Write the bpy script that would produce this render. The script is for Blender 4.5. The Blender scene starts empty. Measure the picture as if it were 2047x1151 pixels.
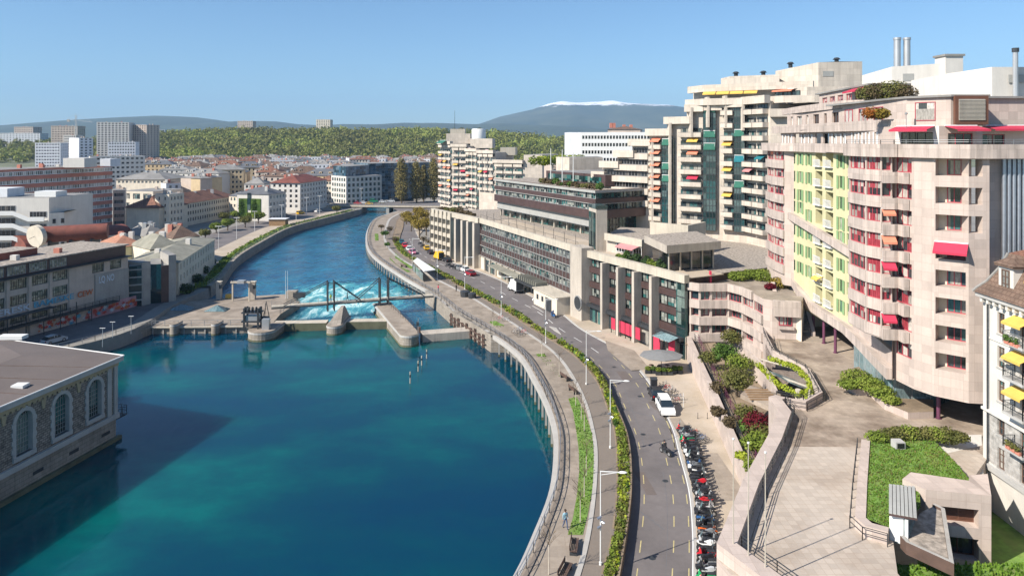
import bpy, math, random
from mathutils import Matrix, Vector
D = bpy.data; C = bpy.context.scene.collection; SC = bpy.context.scene
R = math.radians
# ---------------------------------------------------------------- camera
F, H, HY, CX = 1400.0, 37.0, 279.0, 1023.5      # focal length (px of a 2047 px picture), camera height, horizon
cam = D.cameras.new('camera'); cam_o = D.objects.new('camera', cam); C.objects.link(cam_o)
cam.sensor_width = 36; cam.lens = F / 2047 * 36; cam.shift_y = -(575.5 - HY) / 2047
cam.clip_start = 0.5; cam.clip_end = 60000
cam_o.location = (0, 0, H); cam_o.rotation_euler = (R(90), 0, 0); SC.camera = cam_o
# ---------------------------------------------------------------- sky, sun, exposure
SUN_EL, SUN_DIR = R(38.5), Vector((-0.876, -0.482))
w = D.worlds.new('World'); SC.world = w; w.use_nodes = True
wn = w.node_tree; bg = wn.nodes['Background']
sky = wn.nodes.new('ShaderNodeTexSky'); sky.sky_type = 'NISHITA'; sky.sun_disc = False
sky.sun_elevation = SUN_EL; sky.sun_rotation = math.atan2(SUN_DIR.x, SUN_DIR.y)
sky.altitude = 400; sky.air_density = 1.0; sky.dust_density = 0.3; sky.ozone_density = 2.2
tn = wn.nodes.new('ShaderNodeMix'); tn.data_type = 'RGBA'; tn.blend_type = 'MULTIPLY'; tn.inputs[0].default_value = 1; tn.inputs[7].default_value = (.78, .99, 1.15, 1)
wn.links.new(sky.outputs[0], tn.inputs[6]); wn.links.new(tn.outputs[2], bg.inputs[0]); bg.inputs[1].default_value = 0.065
sun = D.lights.new('sun', 'SUN'); sun.energy = 4.2; sun.angle = R(0.5); sun.color = (1.0, 0.93, 0.83)
sun_o = D.objects.new('sun', sun); C.objects.link(sun_o)
sd = Vector((SUN_DIR.x * math.cos(SUN_EL), SUN_DIR.y * math.cos(SUN_EL), math.sin(SUN_EL)))
sun_o.rotation_euler = sd.to_track_quat('Z', 'Y').to_euler(); sun_o.location = (0, 0, 200)
SC.view_settings.view_transform = 'Standard'; SC.view_settings.look = 'None'
SC.view_settings.exposure = 0.95; SC.view_settings.gamma = 1.0
SC.cycles.max_bounces = 6; SC.cycles.diffuse_bounces = 4; SC.cycles.glossy_bounces = 3
SC.cycles.transparent_max_bounces = 6; SC.cycles.volume_bounces = 0
# ---------------------------------------------------------------- helpers turning image pixels into world positions
def P(px, py, z=0.0):                 # ground point seen at px,py on the level z
    y = F * (H - z) / (py - HY); return ((px - CX) * y / F, y)
def X(px, y): return (px - CX) * y / F
def Z(py, y): return H - (py - HY) * y / F
# ---------------------------------------------------------------- materials
MATS = {}
def _tree(name):
    m = D.materials.new(name); m.use_nodes = True; MATS[name] = m
    return m, m.node_tree, m.node_tree.nodes, m.node_tree.links, m.node_tree.nodes['Principled BSDF']
def N(nt, t, **k):
    n = nt.nodes.new(t)
    for a, b in k.items(): setattr(n, a, b)
    return n
def wallcoord(nt):                    # u along a wall (or x on a floor), v = height (or y on a floor)
    L = nt.links; g = N(nt, 'ShaderNodeNewGeometry')
    cr = N(nt, 'ShaderNodeVectorMath', operation='CROSS_PRODUCT'); L.new(g.outputs['True Normal'], cr.inputs[0]); cr.inputs[1].default_value = (0, 0, 1)
    dt = N(nt, 'ShaderNodeVectorMath', operation='DOT_PRODUCT'); L.new(g.outputs['Position'], dt.inputs[0]); L.new(cr.outputs[0], dt.inputs[1])
    sp = N(nt, 'ShaderNodeSeparateXYZ'); L.new(g.outputs['Position'], sp.inputs[0])
    sn = N(nt, 'ShaderNodeSeparateXYZ'); L.new(g.outputs['True Normal'], sn.inputs[0])
    ab = N(nt, 'ShaderNodeMath', operation='ABSOLUTE'); L.new(sn.outputs[2], ab.inputs[0])
    gt = N(nt, 'ShaderNodeMath', operation='GREATER_THAN'); L.new(ab.outputs[0], gt.inputs[0]); gt.inputs[1].default_value = 0.9
    def mix(a, b):
        m = N(nt, 'ShaderNodeMix'); m.data_type = 'FLOAT'; L.new(gt.outputs[0], m.inputs[0]); L.new(a, m.inputs[2]); L.new(b, m.inputs[3]); return m.outputs[0]
    c = N(nt, 'ShaderNodeCombineXYZ'); L.new(mix(dt.outputs['Value'], sp.outputs[0]), c.inputs[0]); L.new(mix(sp.outputs[2], sp.outputs[1]), c.inputs[1])
    return c.outputs[0], g
def mixc(nt, fac, a, b, mode='MIX'):
    m = N(nt, 'ShaderNodeMix'); m.data_type = 'RGBA'; m.blend_type = mode
    for s, v in ((0, fac), (6, a), (7, b)):
        if isinstance(v, (int, float)): m.inputs[s].default_value = v
        elif isinstance(v, tuple): m.inputs[s].default_value = (*v[:3], 1)
        else: nt.links.new(v, m.inputs[s])
    return m.outputs[2]
def noise(nt, vec, scale, det=4, rough=.6, sc3=None, dis=0):
    if sc3:
        mp = N(nt, 'ShaderNodeMapping'); mp.inputs['Scale'].default_value = sc3; nt.links.new(vec, mp.inputs[0]); vec = mp.outputs[0]
    n = N(nt, 'ShaderNodeTexNoise'); n.inputs['Scale'].default_value = scale; n.inputs['Detail'].default_value = det; n.inputs['Roughness'].default_value = rough; n.inputs['Distortion'].default_value = dis
    nt.links.new(vec, n.inputs['Vector']); return n.outputs['Fac']
def ramp(nt, f, *st, const=False):
    r = N(nt, 'ShaderNodeValToRGB'); nt.links.new(f, r.inputs[0]); e = r.color_ramp.elements
    if const: r.color_ramp.interpolation = 'CONSTANT'
    while len(e) > len(st): e.remove(e[-1])
    while len(e) < len(st): e.new(1)
    for i, (p, c) in enumerate(st):
        e[i].position = p; e[i].color = (*(c if isinstance(c, tuple) else (c, c, c)), 1)
    return r.outputs[0]
def M(name, col, rough=.85, var=.16, sc=.5, bump=0.0, bsc=6.0, metal=0.0, streak=0.0, stain=None, brick=None, spec=.5):
    """painted / stone / cloth surface: broad stains, fine grain, optional rain streaks and joints"""
    m, nt, nn, L, b = _tree(name)
    wc, g = wallcoord(nt); pos = g.outputs['Position']
    n1 = noise(nt, pos, sc, 5); lo = tuple(c * (1 - var) for c in col); hi = tuple(min(1, c * (1 + var)) for c in col)
    c = ramp(nt, n1, (.3, lo), (.7, hi))
    n2 = noise(nt, pos, sc * 14, 3); c = mixc(nt, ramp(nt, n2, (.35, 1 - var * .6), (.65, 1.0)), (0, 0, 0), c) if var > 0 else c
    if streak:
        n3 = noise(nt, wc, 1.0, 4, .7, (1.6, .12, 1)); f = ramp(nt, n3, (.45, 0.0), (.75, streak))
        c = mixc(nt, f, c, tuple(x * .38 for x in col))
    if stain:
        n4 = noise(nt, pos, stain[1], 5, .65); c = mixc(nt, ramp(nt, n4, (.45, 0.0), (.65, stain[2])), c, stain[0])
    if brick:                         # (w, h, joint, colour of joint)
        bt = N(nt, 'ShaderNodeTexBrick'); bt.offset = brick[4] if len(brick) > 4 else 0.5; L.new(wc, bt.inputs['Vector']); bt.inputs['Scale'].default_value = 1
        bt.inputs['Brick Width'].default_value = brick[0]; bt.inputs['Row Height'].default_value = brick[1]; bt.inputs['Mortar Size'].default_value = brick[2]
        bt.inputs['Color1'].default_value = (1, 1, 1, 1); bt.inputs['Color2'].default_value = (.82, .82, .82, 1); bt.inputs['Mortar'].default_value = (*brick[3], 1)
        c = mixc(nt, 1.0, c, bt.outputs['Color'], 'MULTIPLY')
    L.new(c, b.inputs['Base Color']); b.inputs['Roughness'].default_value = rough; b.inputs['Metallic'].default_value = metal
    b.inputs['Specular IOR Level'].default_value = spec
    if bump:
        bp = N(nt, 'ShaderNodeBump'); bp.inputs['Strength'].default_value = bump; bp.inputs['Distance'].default_value = .1
        L.new(noise(nt, pos, bsc, 4), bp.inputs['Height']); L.new(bp.outputs[0], b.inputs['Normal'])
    return m
def GLASS(name, dark=(.03, .05, .06), light=(.45, .43, .38), share=.35, cw=.9, ch=2.9, tint=(.05, .14, .14), rough=.08):
    """window glass; behind it rooms are dark, or a blind or curtain is drawn (one draw per pane)"""
    m, nt, nn, L, b = _tree(name)
    wc, g = wallcoord(nt)
    mp = N(nt, 'ShaderNodeMapping'); mp.inputs['Scale'].default_value = (1 / cw, 1 / ch, 1); L.new(wc, mp.inputs[0])
    fl = N(nt, 'ShaderNodeVectorMath', operation='FLOOR'); L.new(mp.outputs[0], fl.inputs[0])
    wnz = N(nt, 'ShaderNodeTexWhiteNoise'); L.new(fl.outputs[0], wnz.inputs[0])
    a = 1 - share
    c = ramp(nt, wnz.outputs[0], (0, dark), (a * .45, tint), (a * .75, tuple(x * .6 for x in dark)), (a, tuple(x * .6 for x in light)), (a + share * .4, light), (a + share * .8, tuple(x * .8 for x in light)), const=True)
    fn = noise(nt, wc, 3.0, 3, .6, (2.2, .5, 1)); c = mixc(nt, ramp(nt, fn, (.35, .55), (.65, 1.0)), (0, 0, 0), c)
    L.new(c, b.inputs['Base Color']); b.inputs['Roughness'].default_value = rough; b.inputs['Specular IOR Level'].default_value = .7
    bp = N(nt, 'ShaderNodeBump'); bp.inputs['Strength'].default_value = .06; L.new(noise(nt, wc, 1.3, 2), bp.inputs['Height']); L.new(bp.outputs[0], b.inputs['Normal'])
    return m
def LEAF(name, a, b_, c_, sc=.5):
    m, nt, nn, L, b = _tree(name); g = N(nt, 'ShaderNodeNewGeometry')
    c = ramp(nt, noise(nt, g.outputs['Position'], sc, 4, .75), (.3, a), (.5, b_), (.68, c_))
    c = mixc(nt, ramp(nt, noise(nt, g.outputs['Position'], sc * 30, 3), (.35, .45), (.65, 1.0)), (0, 0, 0), c)
    L.new(c, b.inputs['Base Color']); b.inputs['Roughness'].default_value = .7; b.inputs['Specular IOR Level'].default_value = .2
    tr = N(nt, 'ShaderNodeBsdfTranslucent'); L.new(c, tr.inputs[0]); mx = N(nt, 'ShaderNodeMixShader'); mx.inputs[0].default_value = .28
    L.new(b.outputs[0], mx.inputs[1]); L.new(tr.outputs[0], mx.inputs[2]); L.new(mx.outputs[0], nt.nodes['Material Output'].inputs[0])
    return m
# ---------------------------------------------------------------- mesh building
class Fr:                             # a frame standing on a wall line: u along, z up, w outwards (to the right of p0->p1)
    def __init__(s, p0, p1=None, ang=None):
        s.o = (p0[0], p0[1])
        if ang is None: dx, dy = p1[0] - p0[0], p1[1] - p0[1]; s.len = math.hypot(dx, dy); s.u = (dx / s.len, dy / s.len)
        else: s.u = (math.cos(ang), math.sin(ang)); s.len = 1
        s.n = (s.u[1], -s.u[0]); s.ang = math.atan2(s.u[1], s.u[0])
    def p(s, u, z, w=0): return (s.o[0] + s.u[0] * u + s.n[0] * w, s.o[1] + s.u[1] * u + s.n[1] * w, z)
WF = Fr((0, 0), ang=0)                # world frame: u = x, w = -y
class MB:
    def __init__(s): s.v = []; s.f = []; s.mi = []; s.mats = []
    def m(s, mat):
        if isinstance(mat, str): mat = MATS[mat]
        if mat not in s.mats: s.mats.append(mat)
        return s.mats.index(mat)
    def poly(s, pts, mat):
        i = len(s.v); s.v += [tuple(p) for p in pts]; s.f.append(tuple(range(i, i + len(pts)))); s.mi.append(s.m(mat))
    def box(s, fr, u0, u1, z0, z1, w0, w1, mat, top=None):
        a = [fr.p(u, z, w_) for w_ in (w0, w1) for z in (z0, z1) for u in (u0, u1)]
        i = len(s.v); s.v += a; k = s.m(mat); kt = s.m(top) if top else k
        for q, mm in (((4, 5, 7, 6), k), ((1, 0, 2, 3), k), ((0, 4, 6, 2), k), ((5, 1, 3, 7), k), ((6, 7, 3, 2), kt), ((0, 1, 5, 4), k)):
            s.f.append(tuple(i + j for j in q)); s.mi.append(mm)
    def bx(s, x0, x1, y0, y1, z0, z1, mat, top=None): s.box(WF, x0, x1, z0, z1, -y1, -y0, mat, top)
    def prism(s, pts, z0, z1, mat, top=None, bottom=False, inset=0):
        n = len(pts); i = len(s.v)
        z0s = z0 if isinstance(z0, (list, tuple)) else [z0] * n; z1s = z1 if isinstance(z1, (list, tuple)) else [z1] * n
        s.v += [(p[0], p[1], z) for p, z in zip(pts, z0s)] + [(p[0], p[1], z) for p, z in zip(pts, z1s)]
        k = s.m(mat)
        for j in range(n): s.f.append((i + j, i + (j + 1) % n, i + n + (j + 1) % n, i + n + j)); s.mi.append(k)
        s.f.append(tuple(i + n + j for j in range(n))); s.mi.append(s.m(top) if top else k)
        if bottom: s.f.append(tuple(i + n - 1 - j for j in range(n))); s.mi.append(k)
    def tube(s, a, b, r0, r1=None, n=8, mat=None, caps=True):
        r1 = r0 if r1 is None else r1; a = Vector(a); b = Vector(b); d = (b - a).normalized()
        x = d.orthogonal().normalized(); y = d.cross(x); i = len(s.v); k = s.m(mat)
        for c, r in ((a, r0), (b, r1)):
            for j in range(n): t = 2 * math.pi * j / n; s.v.append(tuple(c + x * math.cos(t) * r + y * math.sin(t) * r))
        for j in range(n): s.f.append((i + j, i + (j + 1) % n, i + n + (j + 1) % n, i + n + j)); s.mi.append(k)
        if caps: s.f.append(tuple(i + n + j for j in range(n))); s.mi.append(k); s.f.append(tuple(i + n - 1 - j for j in range(n))); s.mi.append(k)
    def path(s, pts, r, n=6, mat=None):
        for a, b in zip(pts[:-1], pts[1:]): s.tube(a, b, r, r, n, mat)
    def lathe(s, prof, n, mat, c=(0, 0, 0), sx=1, sy=1):
        i = len(s.v); k = s.m(mat)
        for r, z in prof:
            for j in range(n): t = 2 * math.pi * j / n; s.v.append((c[0] + math.cos(t) * r * sx, c[1] + math.sin(t) * r * sy, c[2] + z))
        for q in range(len(prof) - 1):
            for j in range(n): s.f.append((i + q * n + j, i + q * n + (j + 1) % n, i + (q + 1) * n + (j + 1) % n, i + (q + 1) * n + j)); s.mi.append(k)
    def loft(s, secs, mat, cap=True):  # closed sections of equal count
        i = len(s.v); n = len(secs[0]); k = s.m(mat)
        for q in secs: s.v += [tuple(p) for p in q]
        for a in range(len(secs) - 1):
            for j in range(n): s.f.append((i + a * n + j, i + a * n + (j + 1) % n, i + (a + 1) * n + (j + 1) % n, i + (a + 1) * n + j)); s.mi.append(k)
        if cap:
            s.f.append(tuple(i + n - 1 - j for j in range(n))); s.mi.append(k)
            s.f.append(tuple(i + (len(secs) - 1) * n + j for j in range(n))); s.mi.append(k)
    def sheet(s, rows, mat):           # grid of points
        i = len(s.v); n = len(rows[0]); k = s.m(mat)
        for q in rows: s.v += [tuple(p) for p in q]
        for a in range(len(rows) - 1):
            for j in range(n - 1): s.f.append((i + a * n + j, i + a * n + j + 1, i + (a + 1) * n + j + 1, i + (a + 1) * n + j)); s.mi.append(k)
    def holes(s, fr, u0, u1, z0, z1, hs, depth, mat, rev=None):   # wall with real openings and reveals
        us = sorted({u0, u1, *[h[0] for h in hs], *[h[1] for h in hs]}); zs = sorted({z0, z1, *[h[2] for h in hs], *[h[3] for h in hs]})
        us = [u for u in us if u0 - 1e-6 <= u <= u1 + 1e-6]; zs = [z for z in zs if z0 - 1e-6 <= z <= z1 + 1e-6]
        for a, b in zip(zs[:-1], zs[1:]):
            run = None; zc = (a + b) / 2
            for c, d in zip(us[:-1], us[1:]):
                uc = (c + d) / 2; inside = any(h[0] < uc < h[1] and h[2] < zc < h[3] for h in hs)
                if not inside: run = c if run is None else run
                if (inside or d == us[-1]) and run is not None:
                    e = c if inside else d; s.poly([fr.p(run, a), fr.p(e, a), fr.p(e, b), fr.p(run, b)], mat); run = None
        rv = rev or mat
        for h in hs:
            a, b, c, d = h[:4]; q = -depth
            s.poly([fr.p(a, c), fr.p(b, c), fr.p(b, c, q), fr.p(a, c, q)], rv); s.poly([fr.p(a, d, q), fr.p(b, d, q), fr.p(b, d), fr.p(a, d)], rv)
            s.poly([fr.p(a, c), fr.p(a, c, q), fr.p(a, d, q), fr.p(a, d)], rv); s.poly([fr.p(b, c, q), fr.p(b, c), fr.p(b, d), fr.p(b, d, q)], rv)
    def mesh(s, name):
        me = D.meshes.new(name); me.from_pydata(s.v, [], s.f); me.polygons.foreach_set('material_index', s.mi)
        for mt in s.mats: me.materials.append(mt)
        me.update(); return me
BASE = {}
def tag(o, label=None, cat=None, group=None, kind=None):
    if label: o['label'] = label
    if cat: o['category'] = cat
    if group: o['group'] = group
    if kind: o['kind'] = kind
    return o
def thing(name, label, cat, loc=(0, 0, 0), rz=0.0, group=None):
    o = D.objects.new(name, None); o.empty_display_size = .3; C.objects.link(o); o.location = loc; o.rotation_euler = (0, 0, rz)
    BASE[o.name] = Vector(loc); return tag(o, label, cat, group)
def part(name, mb, parent=None, label=None, smooth=False, local=False):   # mb in world coordinates unless local
    if isinstance(mb, MB):
        if parent is not None and not local:
            b = BASE[parent.name]; mb.v = [(v[0] - b.x, v[1] - b.y, v[2] - b.z) for v in mb.v]
        me = mb.mesh(name)
    else: me = mb
    if smooth:
        me.polygons.foreach_set('use_smooth', [True] * len(me.polygons))
        me.set_sharp_from_angle(angle=R(40))
    o = D.objects.new(name, me); C.objects.link(o)
    if parent is not None: o.parent = parent; BASE[o.name] = BASE.get(parent.name, Vector((0, 0, 0)))
    if label: o['label'] = label
    return o
def solo(name, mb, label, cat, group=None, kind=None, loc=None, smooth=False):   # a thing that is one mesh
    if loc is None and kind is None:
        xs = [v[0] for v in mb.v]; ys = [v[1] for v in mb.v]; loc = ((min(xs) + max(xs)) / 2, (min(ys) + max(ys)) / 2, min(v[2] for v in mb.v))
    if loc: mb.v = [(v[0] - loc[0], v[1] - loc[1], v[2] - loc[2]) for v in mb.v]
    o = part(name, mb, smooth=smooth)
    if loc: o.location = loc
    return tag(o, label, cat, group, kind)
def inst(name, me, parent, loc, rz=0.0, sc=None, label=None):     # a part sharing a mesh; loc in world
    o = D.objects.new(name, me); C.objects.link(o); o.parent = parent; o.location = Vector(loc) - BASE[parent.name]; o.rotation_euler = (0, 0, rz)
    BASE[o.name] = Vector(loc)
    if sc: o.scale = sc
    if label: o['label'] = label
    return o
def dup(root, loc, rz=0.0, label=None, group=None, scale=None):
    r = root.copy(); C.objects.link(r); r.location = loc; r.rotation_euler = (0, 0, rz); BASE[r.name] = Vector(loc)
    if label: r['label'] = label
    if group: r['group'] = group
    if scale: r.scale = scale if isinstance(scale, tuple) else (scale,) * 3
    for ch in root.children:
        c = ch.copy(); C.objects.link(c); c.parent = r
        for g in ch.children:
            d = g.copy(); C.objects.link(d); d.parent = c
    return r
def structure(name, mb, smooth=False): o = part(name, mb, smooth=smooth); o['kind'] = 'structure'; return o
# ---------------------------------------------------------------- windows and buildings
WIN = {}
def window_mesh(w, h, nx=2, ny=1, fm='frame_white', gm='glass_room', ft=.07, shut=None, sill=None):
    key = (round(w, 2), round(h, 2), nx, ny, fm, gm, ft, shut, sill)
    if key in WIN: return WIN[key]
    b = MB(); f = Fr((0, 0), ang=0)
    b.poly([f.p(-w / 2, 0, -.04), f.p(w / 2, 0, -.04), f.p(w / 2, h, -.04), f.p(-w / 2, h, -.04)], gm)
    if ft:
        b.box(f, -w / 2, w / 2, 0, ft, -.05, .02, fm); b.box(f, -w / 2, w / 2, h - ft, h, -.05, .02, fm)
        for i in range(nx + 1):
            u = -w / 2 + ft / 2 + (w - ft) * i / nx; t = ft / 2 if i in (0, nx) else ft * .4
            b.box(f, u - t, u + t, ft, h - ft, -.05, .018, fm)
        for i in range(1, ny):
            z = h * i / ny; b.box(f, -w / 2 + ft, w / 2 - ft, z - ft * .3, z + ft * .3, -.05, .014, fm)
    if shut:                           # open shutters on the wall each side (stand .2 proud of the pane)
        for sgn in (-1, 1):
            a = sgn * w / 2; c = sgn * (w / 2 + w * .42); b.box(f, min(a, c), max(a, c), -.02, h + .02, .22, .26, shut)
    if sill: b.box(f, -w / 2 - .08, w / 2 + .08, -.1, -.003, -.02, .3, sill)
    WIN[key] = b.mesh('window'); return WIN[key]
class Bld:
    def __init__(s, name, label, cat, loc, group=None):
        s.t = thing(name, label, cat, loc, 0, group); s.wall = MB(); s.wins = []; s.name = name
    def win(s, fr, u, z, me, depth=.2):
        q = fr.p(u, z, -depth); s.wins.append((q, fr.ang, me))
    def grid(s, p0, p1, z0, z1, sills, n, w, h, mat, me=None, depth=.2, m0=0.6, m1=0.6, skip=None, **k):
        """a wall with n openings in each storey"""
        fr = Fr(p0, p1); me = me or window_mesh(w, h, **k); hs = []
        us = [m0 + (fr.len - m0 - m1) * (i + .5) / n for i in range(n)] if n else []
        for zi, z in enumerate(sills):
            for i, u in enumerate(us):
                if skip and (i, zi) in skip: continue
                hs.append((u - w / 2, u + w / 2, z, z + h)); s.win(fr, u, z, me, depth)
        s.wall.holes(fr, 0, fr.len, z0, z1, hs, depth, mat); return fr
    def plain(s, p0, p1, z0, z1, mat): fr = Fr(p0, p1); s.wall.poly([fr.p(0, z0), fr.p(fr.len, z0), fr.p(fr.len, z1), fr.p(0, z1)], mat); return fr
    def done(s, limit=100):
        part('wall', s.wall, s.t)
        s.wins.sort(key=lambda q: q[0][0] ** 2 + q[0][1] ** 2)
        for q, a, me in s.wins[:limit]: inst('window', me, s.t, q, a)
        rest = s.wins[limit:]
        if rest:
            mb = MB()
            for q, a, me in rest:
                ca, sa = math.cos(a), math.sin(a); i = len(mb.v)
                mb.v += [(q[0] + v.co.x * ca - v.co.y * sa, q[1] + v.co.x * sa + v.co.y * ca, q[2] + v.co.z) for v in me.vertices]
                ids = [mb.m(mt) for mt in me.materials]
                for p_ in me.polygons: mb.f.append(tuple(i + j for j in p_.vertices)); mb.mi.append(ids[p_.material_index])
            o = part('window', mb, s.t); o['kind'] = 'stuff'
        return s.t
def hip(mb, pts, z, rise, mat, over=.4):   # hipped roof on a quadrilateral (p0p1 = long side)
    c = [sum(p[i] for p in pts) / 4 for i in (0, 1)]
    e = [(c[0] + (p[0] - c[0]) * (1 + over / 8), c[1] + (p[1] - c[1]) * (1 + over / 8)) for p in pts]
    la = math.dist(e[0], e[1]); lb = math.dist(e[1], e[2])
    if la < lb: e = e[1:] + e[:1]; la, lb = lb, la
    m0 = [(e[0][i] + e[3][i]) / 2 for i in (0, 1)]; m1 = [(e[1][i] + e[2][i]) / 2 for i in (0, 1)]; t = min(.45, lb / la * .5)
    r0 = (m0[0] + (m1[0] - m0[0]) * t, m0[1] + (m1[1] - m0[1]) * t, z + rise); r1 = (m1[0] + (m0[0] - m1[0]) * t, m1[1] + (m0[1] - m1[1]) * t, z + rise)
    q = [(p[0], p[1], z) for p in e]
    mb.poly([q[0], q[1], r1, r0], mat); mb.poly([q[2], q[3], r0, r1], mat); mb.poly([q[1], q[2], r1], mat); mb.poly([q[3], q[0], r0], mat)
    mb.poly([(p[0], p[1], z) for p in e][::-1], mat)
def interp(tab, y):                    # piecewise, tab = sorted [(y, v)]
    if y <= tab[0][0]: a, b = tab[0], tab[1]
    elif y >= tab[-1][0]: a, b = tab[-2], tab[-1]
    else:
        for a, b in zip(tab[:-1], tab[1:]):
            if a[0] <= y <= b[0]: break
    return a[1] + (b[1] - a[1]) * (y - a[0]) / (b[0] - a[0])
def smooth(tab, step=2.0):             # cubic hermite resampling of (y, v)
    tab = sorted(tab); n = len(tab); ms = []
    for i in range(n):
        a = tab[max(0, i - 1)]; b = tab[min(n - 1, i + 1)]; ms.append((b[1] - a[1]) / (b[0] - a[0]))
    out = []
    for i in range(n - 1):
        (y0, v0), (y1, v1) = tab[i], tab[i + 1]; h = y1 - y0; k = max(1, int(h / step))
        for j in range(k):
            t = j / k; out.append((y0 + h * t, (2 * t ** 3 - 3 * t * t + 1) * v0 + (t ** 3 - 2 * t * t + t) * h * ms[i] + (-2 * t ** 3 + 3 * t * t) * v1 + (t ** 3 - t * t) * h * ms[i + 1]))
    return out + [tab[-1]]
def blob(mb, c, rad, n, size, mat, rng, flat=1.0, shell=.45):   # leaf-sized faces through an ellipsoid
    k = mb.m(mat)
    for _ in range(n):
        while True:
            d = Vector((rng.uniform(-1, 1), rng.uniform(-1, 1), rng.uniform(-1, 1)))
            if .05 < d.length < 1: break
        d = d.normalized() * (shell + (1 - shell) * rng.random() ** .6)
        p = Vector((c[0] + d.x * rad[0], c[1] + d.y * rad[1], c[2] + d.z * rad[2]))
        nrm = (d + Vector((rng.gauss(0, .55), rng.gauss(0, .55), rng.gauss(.25, .5)))).normalized(); u = nrm.orthogonal().normalized()
        u = (Matrix.Rotation(rng.uniform(0, 6.3), 3, nrm) @ u); v = nrm.cross(u); s1 = size * rng.uniform(.6, 1.3); s2 = s1 * rng.uniform(.5, .9)
        i = len(mb.v); mb.v += [tuple(p - u * s1), tuple(p - v * s2), tuple(p + u * s1), tuple(p + v * s2)]; mb.f.append((i, i + 1, i + 2, i + 3)); mb.mi.append(k)
def nth(n):
    O_ = 'zeroth first second third fourth fifth sixth seventh eighth ninth tenth eleventh twelfth thirteenth fourteenth fifteenth sixteenth seventeenth eighteenth nineteenth'.split()
    if n < 20: return O_[n]
    T_ = ['twent', 'thirt', 'fort', 'fift', 'sixt', 'sevent', 'eight', 'ninet'][n // 10 - 2]; return T_ + 'ieth' if n % 10 == 0 else T_ + 'y-' + O_[n % 10]
# ---------------------------------------------------------------- the palette
M('frame_white', (.75, .75, .73), .5, .05); M('frame_red', (.40, .06, .08), .5, .15); M('frame_dark', (.035, .03, .03), .5, .1); M('frame_grey', (.3, .3, .3), .5, .1)
M('frame_brown', (.14, .06, .035), .6, .15); M('shutter_green', (.22, .36, .17), .6, .15); M('shutter_brown', (.12, .07, .05), .7, .15); M('shutter_white', (.66, .65, .63), .6, .05)
GLASS('glass_room'); GLASS('glass_shop', share=.15, tint=(.06, .16, .15)); GLASS('glass_green', dark=(.015, .04, .04), light=(.2, .26, .23), share=.3, tint=(.03, .13, .12), cw=1.0)
GLASS('glass_office', dark=(.015, .03, .03), light=(.36, .38, .34), share=.5, tint=(.04, .15, .14), cw=.85, ch=2.95); GLASS('glass_dark', dark=(.02, .022, .025), light=(.12, .11, .1), share=.15, tint=(.03, .04, .05))
GLASS('glass_bay', dark=(.05, .05, .055), light=(.60, .54, .48), share=.5, tint=(.34, .05, .065), cw=.75, ch=2.87); GLASS('glass_blue', dark=(.03, .07, .10), light=(.16, .25, .32), share=.45, tint=(.05, .13, .2), cw=2.0, ch=1.6)
GLASS('glass_factory', dark=(.25, .27, .2), light=(.5, .5, .4), share=.4, tint=(.1, .14, .1), cw=.45, ch=.5); GLASS('glass_blind', dark=(.05, .05, .05), light=(.62, .56, .5), share=.62)
GLASS('glass_teal', dark=(.02, .05, .055), light=(.10, .15, .15), share=.35, tint=(.025, .085, .09), cw=2.2, ch=1.45, rough=.15); GLASS('glass_pale', dark=(.12, .2, .22), light=(.25, .36, .38), share=.5, tint=(.16, .27, .29), cw=2.0, ch=4)
M('concrete', (.44, .39, .33), .9, .14, .25, streak=.5); M('concrete_pale', (.48, .43, .35), .9, .12, .3, streak=.4); M('concrete_grey', (.36, .34, .31), .9, .15, .3, streak=.3)
M('panel_cream', (.58, .51, .43), .85, .08, .3, streak=.34, brick=(1.5, 1.4, .02, (.7, .68, .66), 0.0)); M('panel_pink', (.52, .43, .375), .85, .07, .3, streak=.22, brick=(1.1, .96, .018, (.78, .75, .73), 0.0))
M('rubble_pale', (.45, .43, .40), .95, .35, 1.6, brick=(.7, .35, .03, (.8, .78, .76))); M('band_pink', (.53, .445, .39), .85, .09, .4, streak=.75, brick=(.95, 3.0, .015, (.7, .66, .64), 0.0)); M('plaster_yellow', (.56, .52, .31), .85, .08, .4, streak=.2); M('plaster_white', (.60, .57, .52), .8, .06, .4, streak=.2)
M('plaster_cool', (.64, .65, .67), .85, .08, .4, streak=.15); M('plaster_ochre', (.56, .43, .26), .85, .1, .4, streak=.15); M('plaster_cream', (.64, .57, .46), .85, .1, .4, streak=.2); M('plaster_tan', (.52, .43, .36), .85, .12, .4, streak=.3)
M('spandrel_brown', (.085, .052, .048), .45, .2, .6, metal=.2); M('band_grey', (.33, .33, .31), .7, .12); M('metal_light', (.5, .5, .5), .4, .08, metal=.6); M('metal_dark', (.05, .055, .06), .5, .2, metal=.3); M('rail_metal', (.3, .31, .31), .5, .1, metal=.4)
M('galvanised', (.42, .45, .5), .38, .1, 2.0, metal=.75); M('purple_steel', (.13, .04, .08), .5, .2); M('brick_red', (.52, .20, .14), .85, .12, .4); M('roof_tile', (.27, .13, .085), .9, .3, .6, brick=(.4, .35, .04, (.5, .45, .45)))
M('roof_brown', (.19, .125, .09), .9, .3, .6, brick=(.4, .35, .04, (.6, .55, .55))); M('roof_grey', (.26, .25, .235), .9, .2, .3, stain=((.13, .125, .12), .12, .6)); M('roof_gravel', (.36, .31, .26), .95, .55, 2.2, bump=.5, bsc=20); M('roof_green', (.26, .25, .20), .95, .25, .4)
M('roof_felt', (.135, .11, .10), .95, .12, .2, bump=.3, bsc=14); M('roof_slate', (.12, .125, .135), .7, .2, .5); M('roof_rust', (.20, .06, .04), .75, .3, .4); M('roof_orange', (.40, .19, .12), .85, .3, 1.2)
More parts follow.
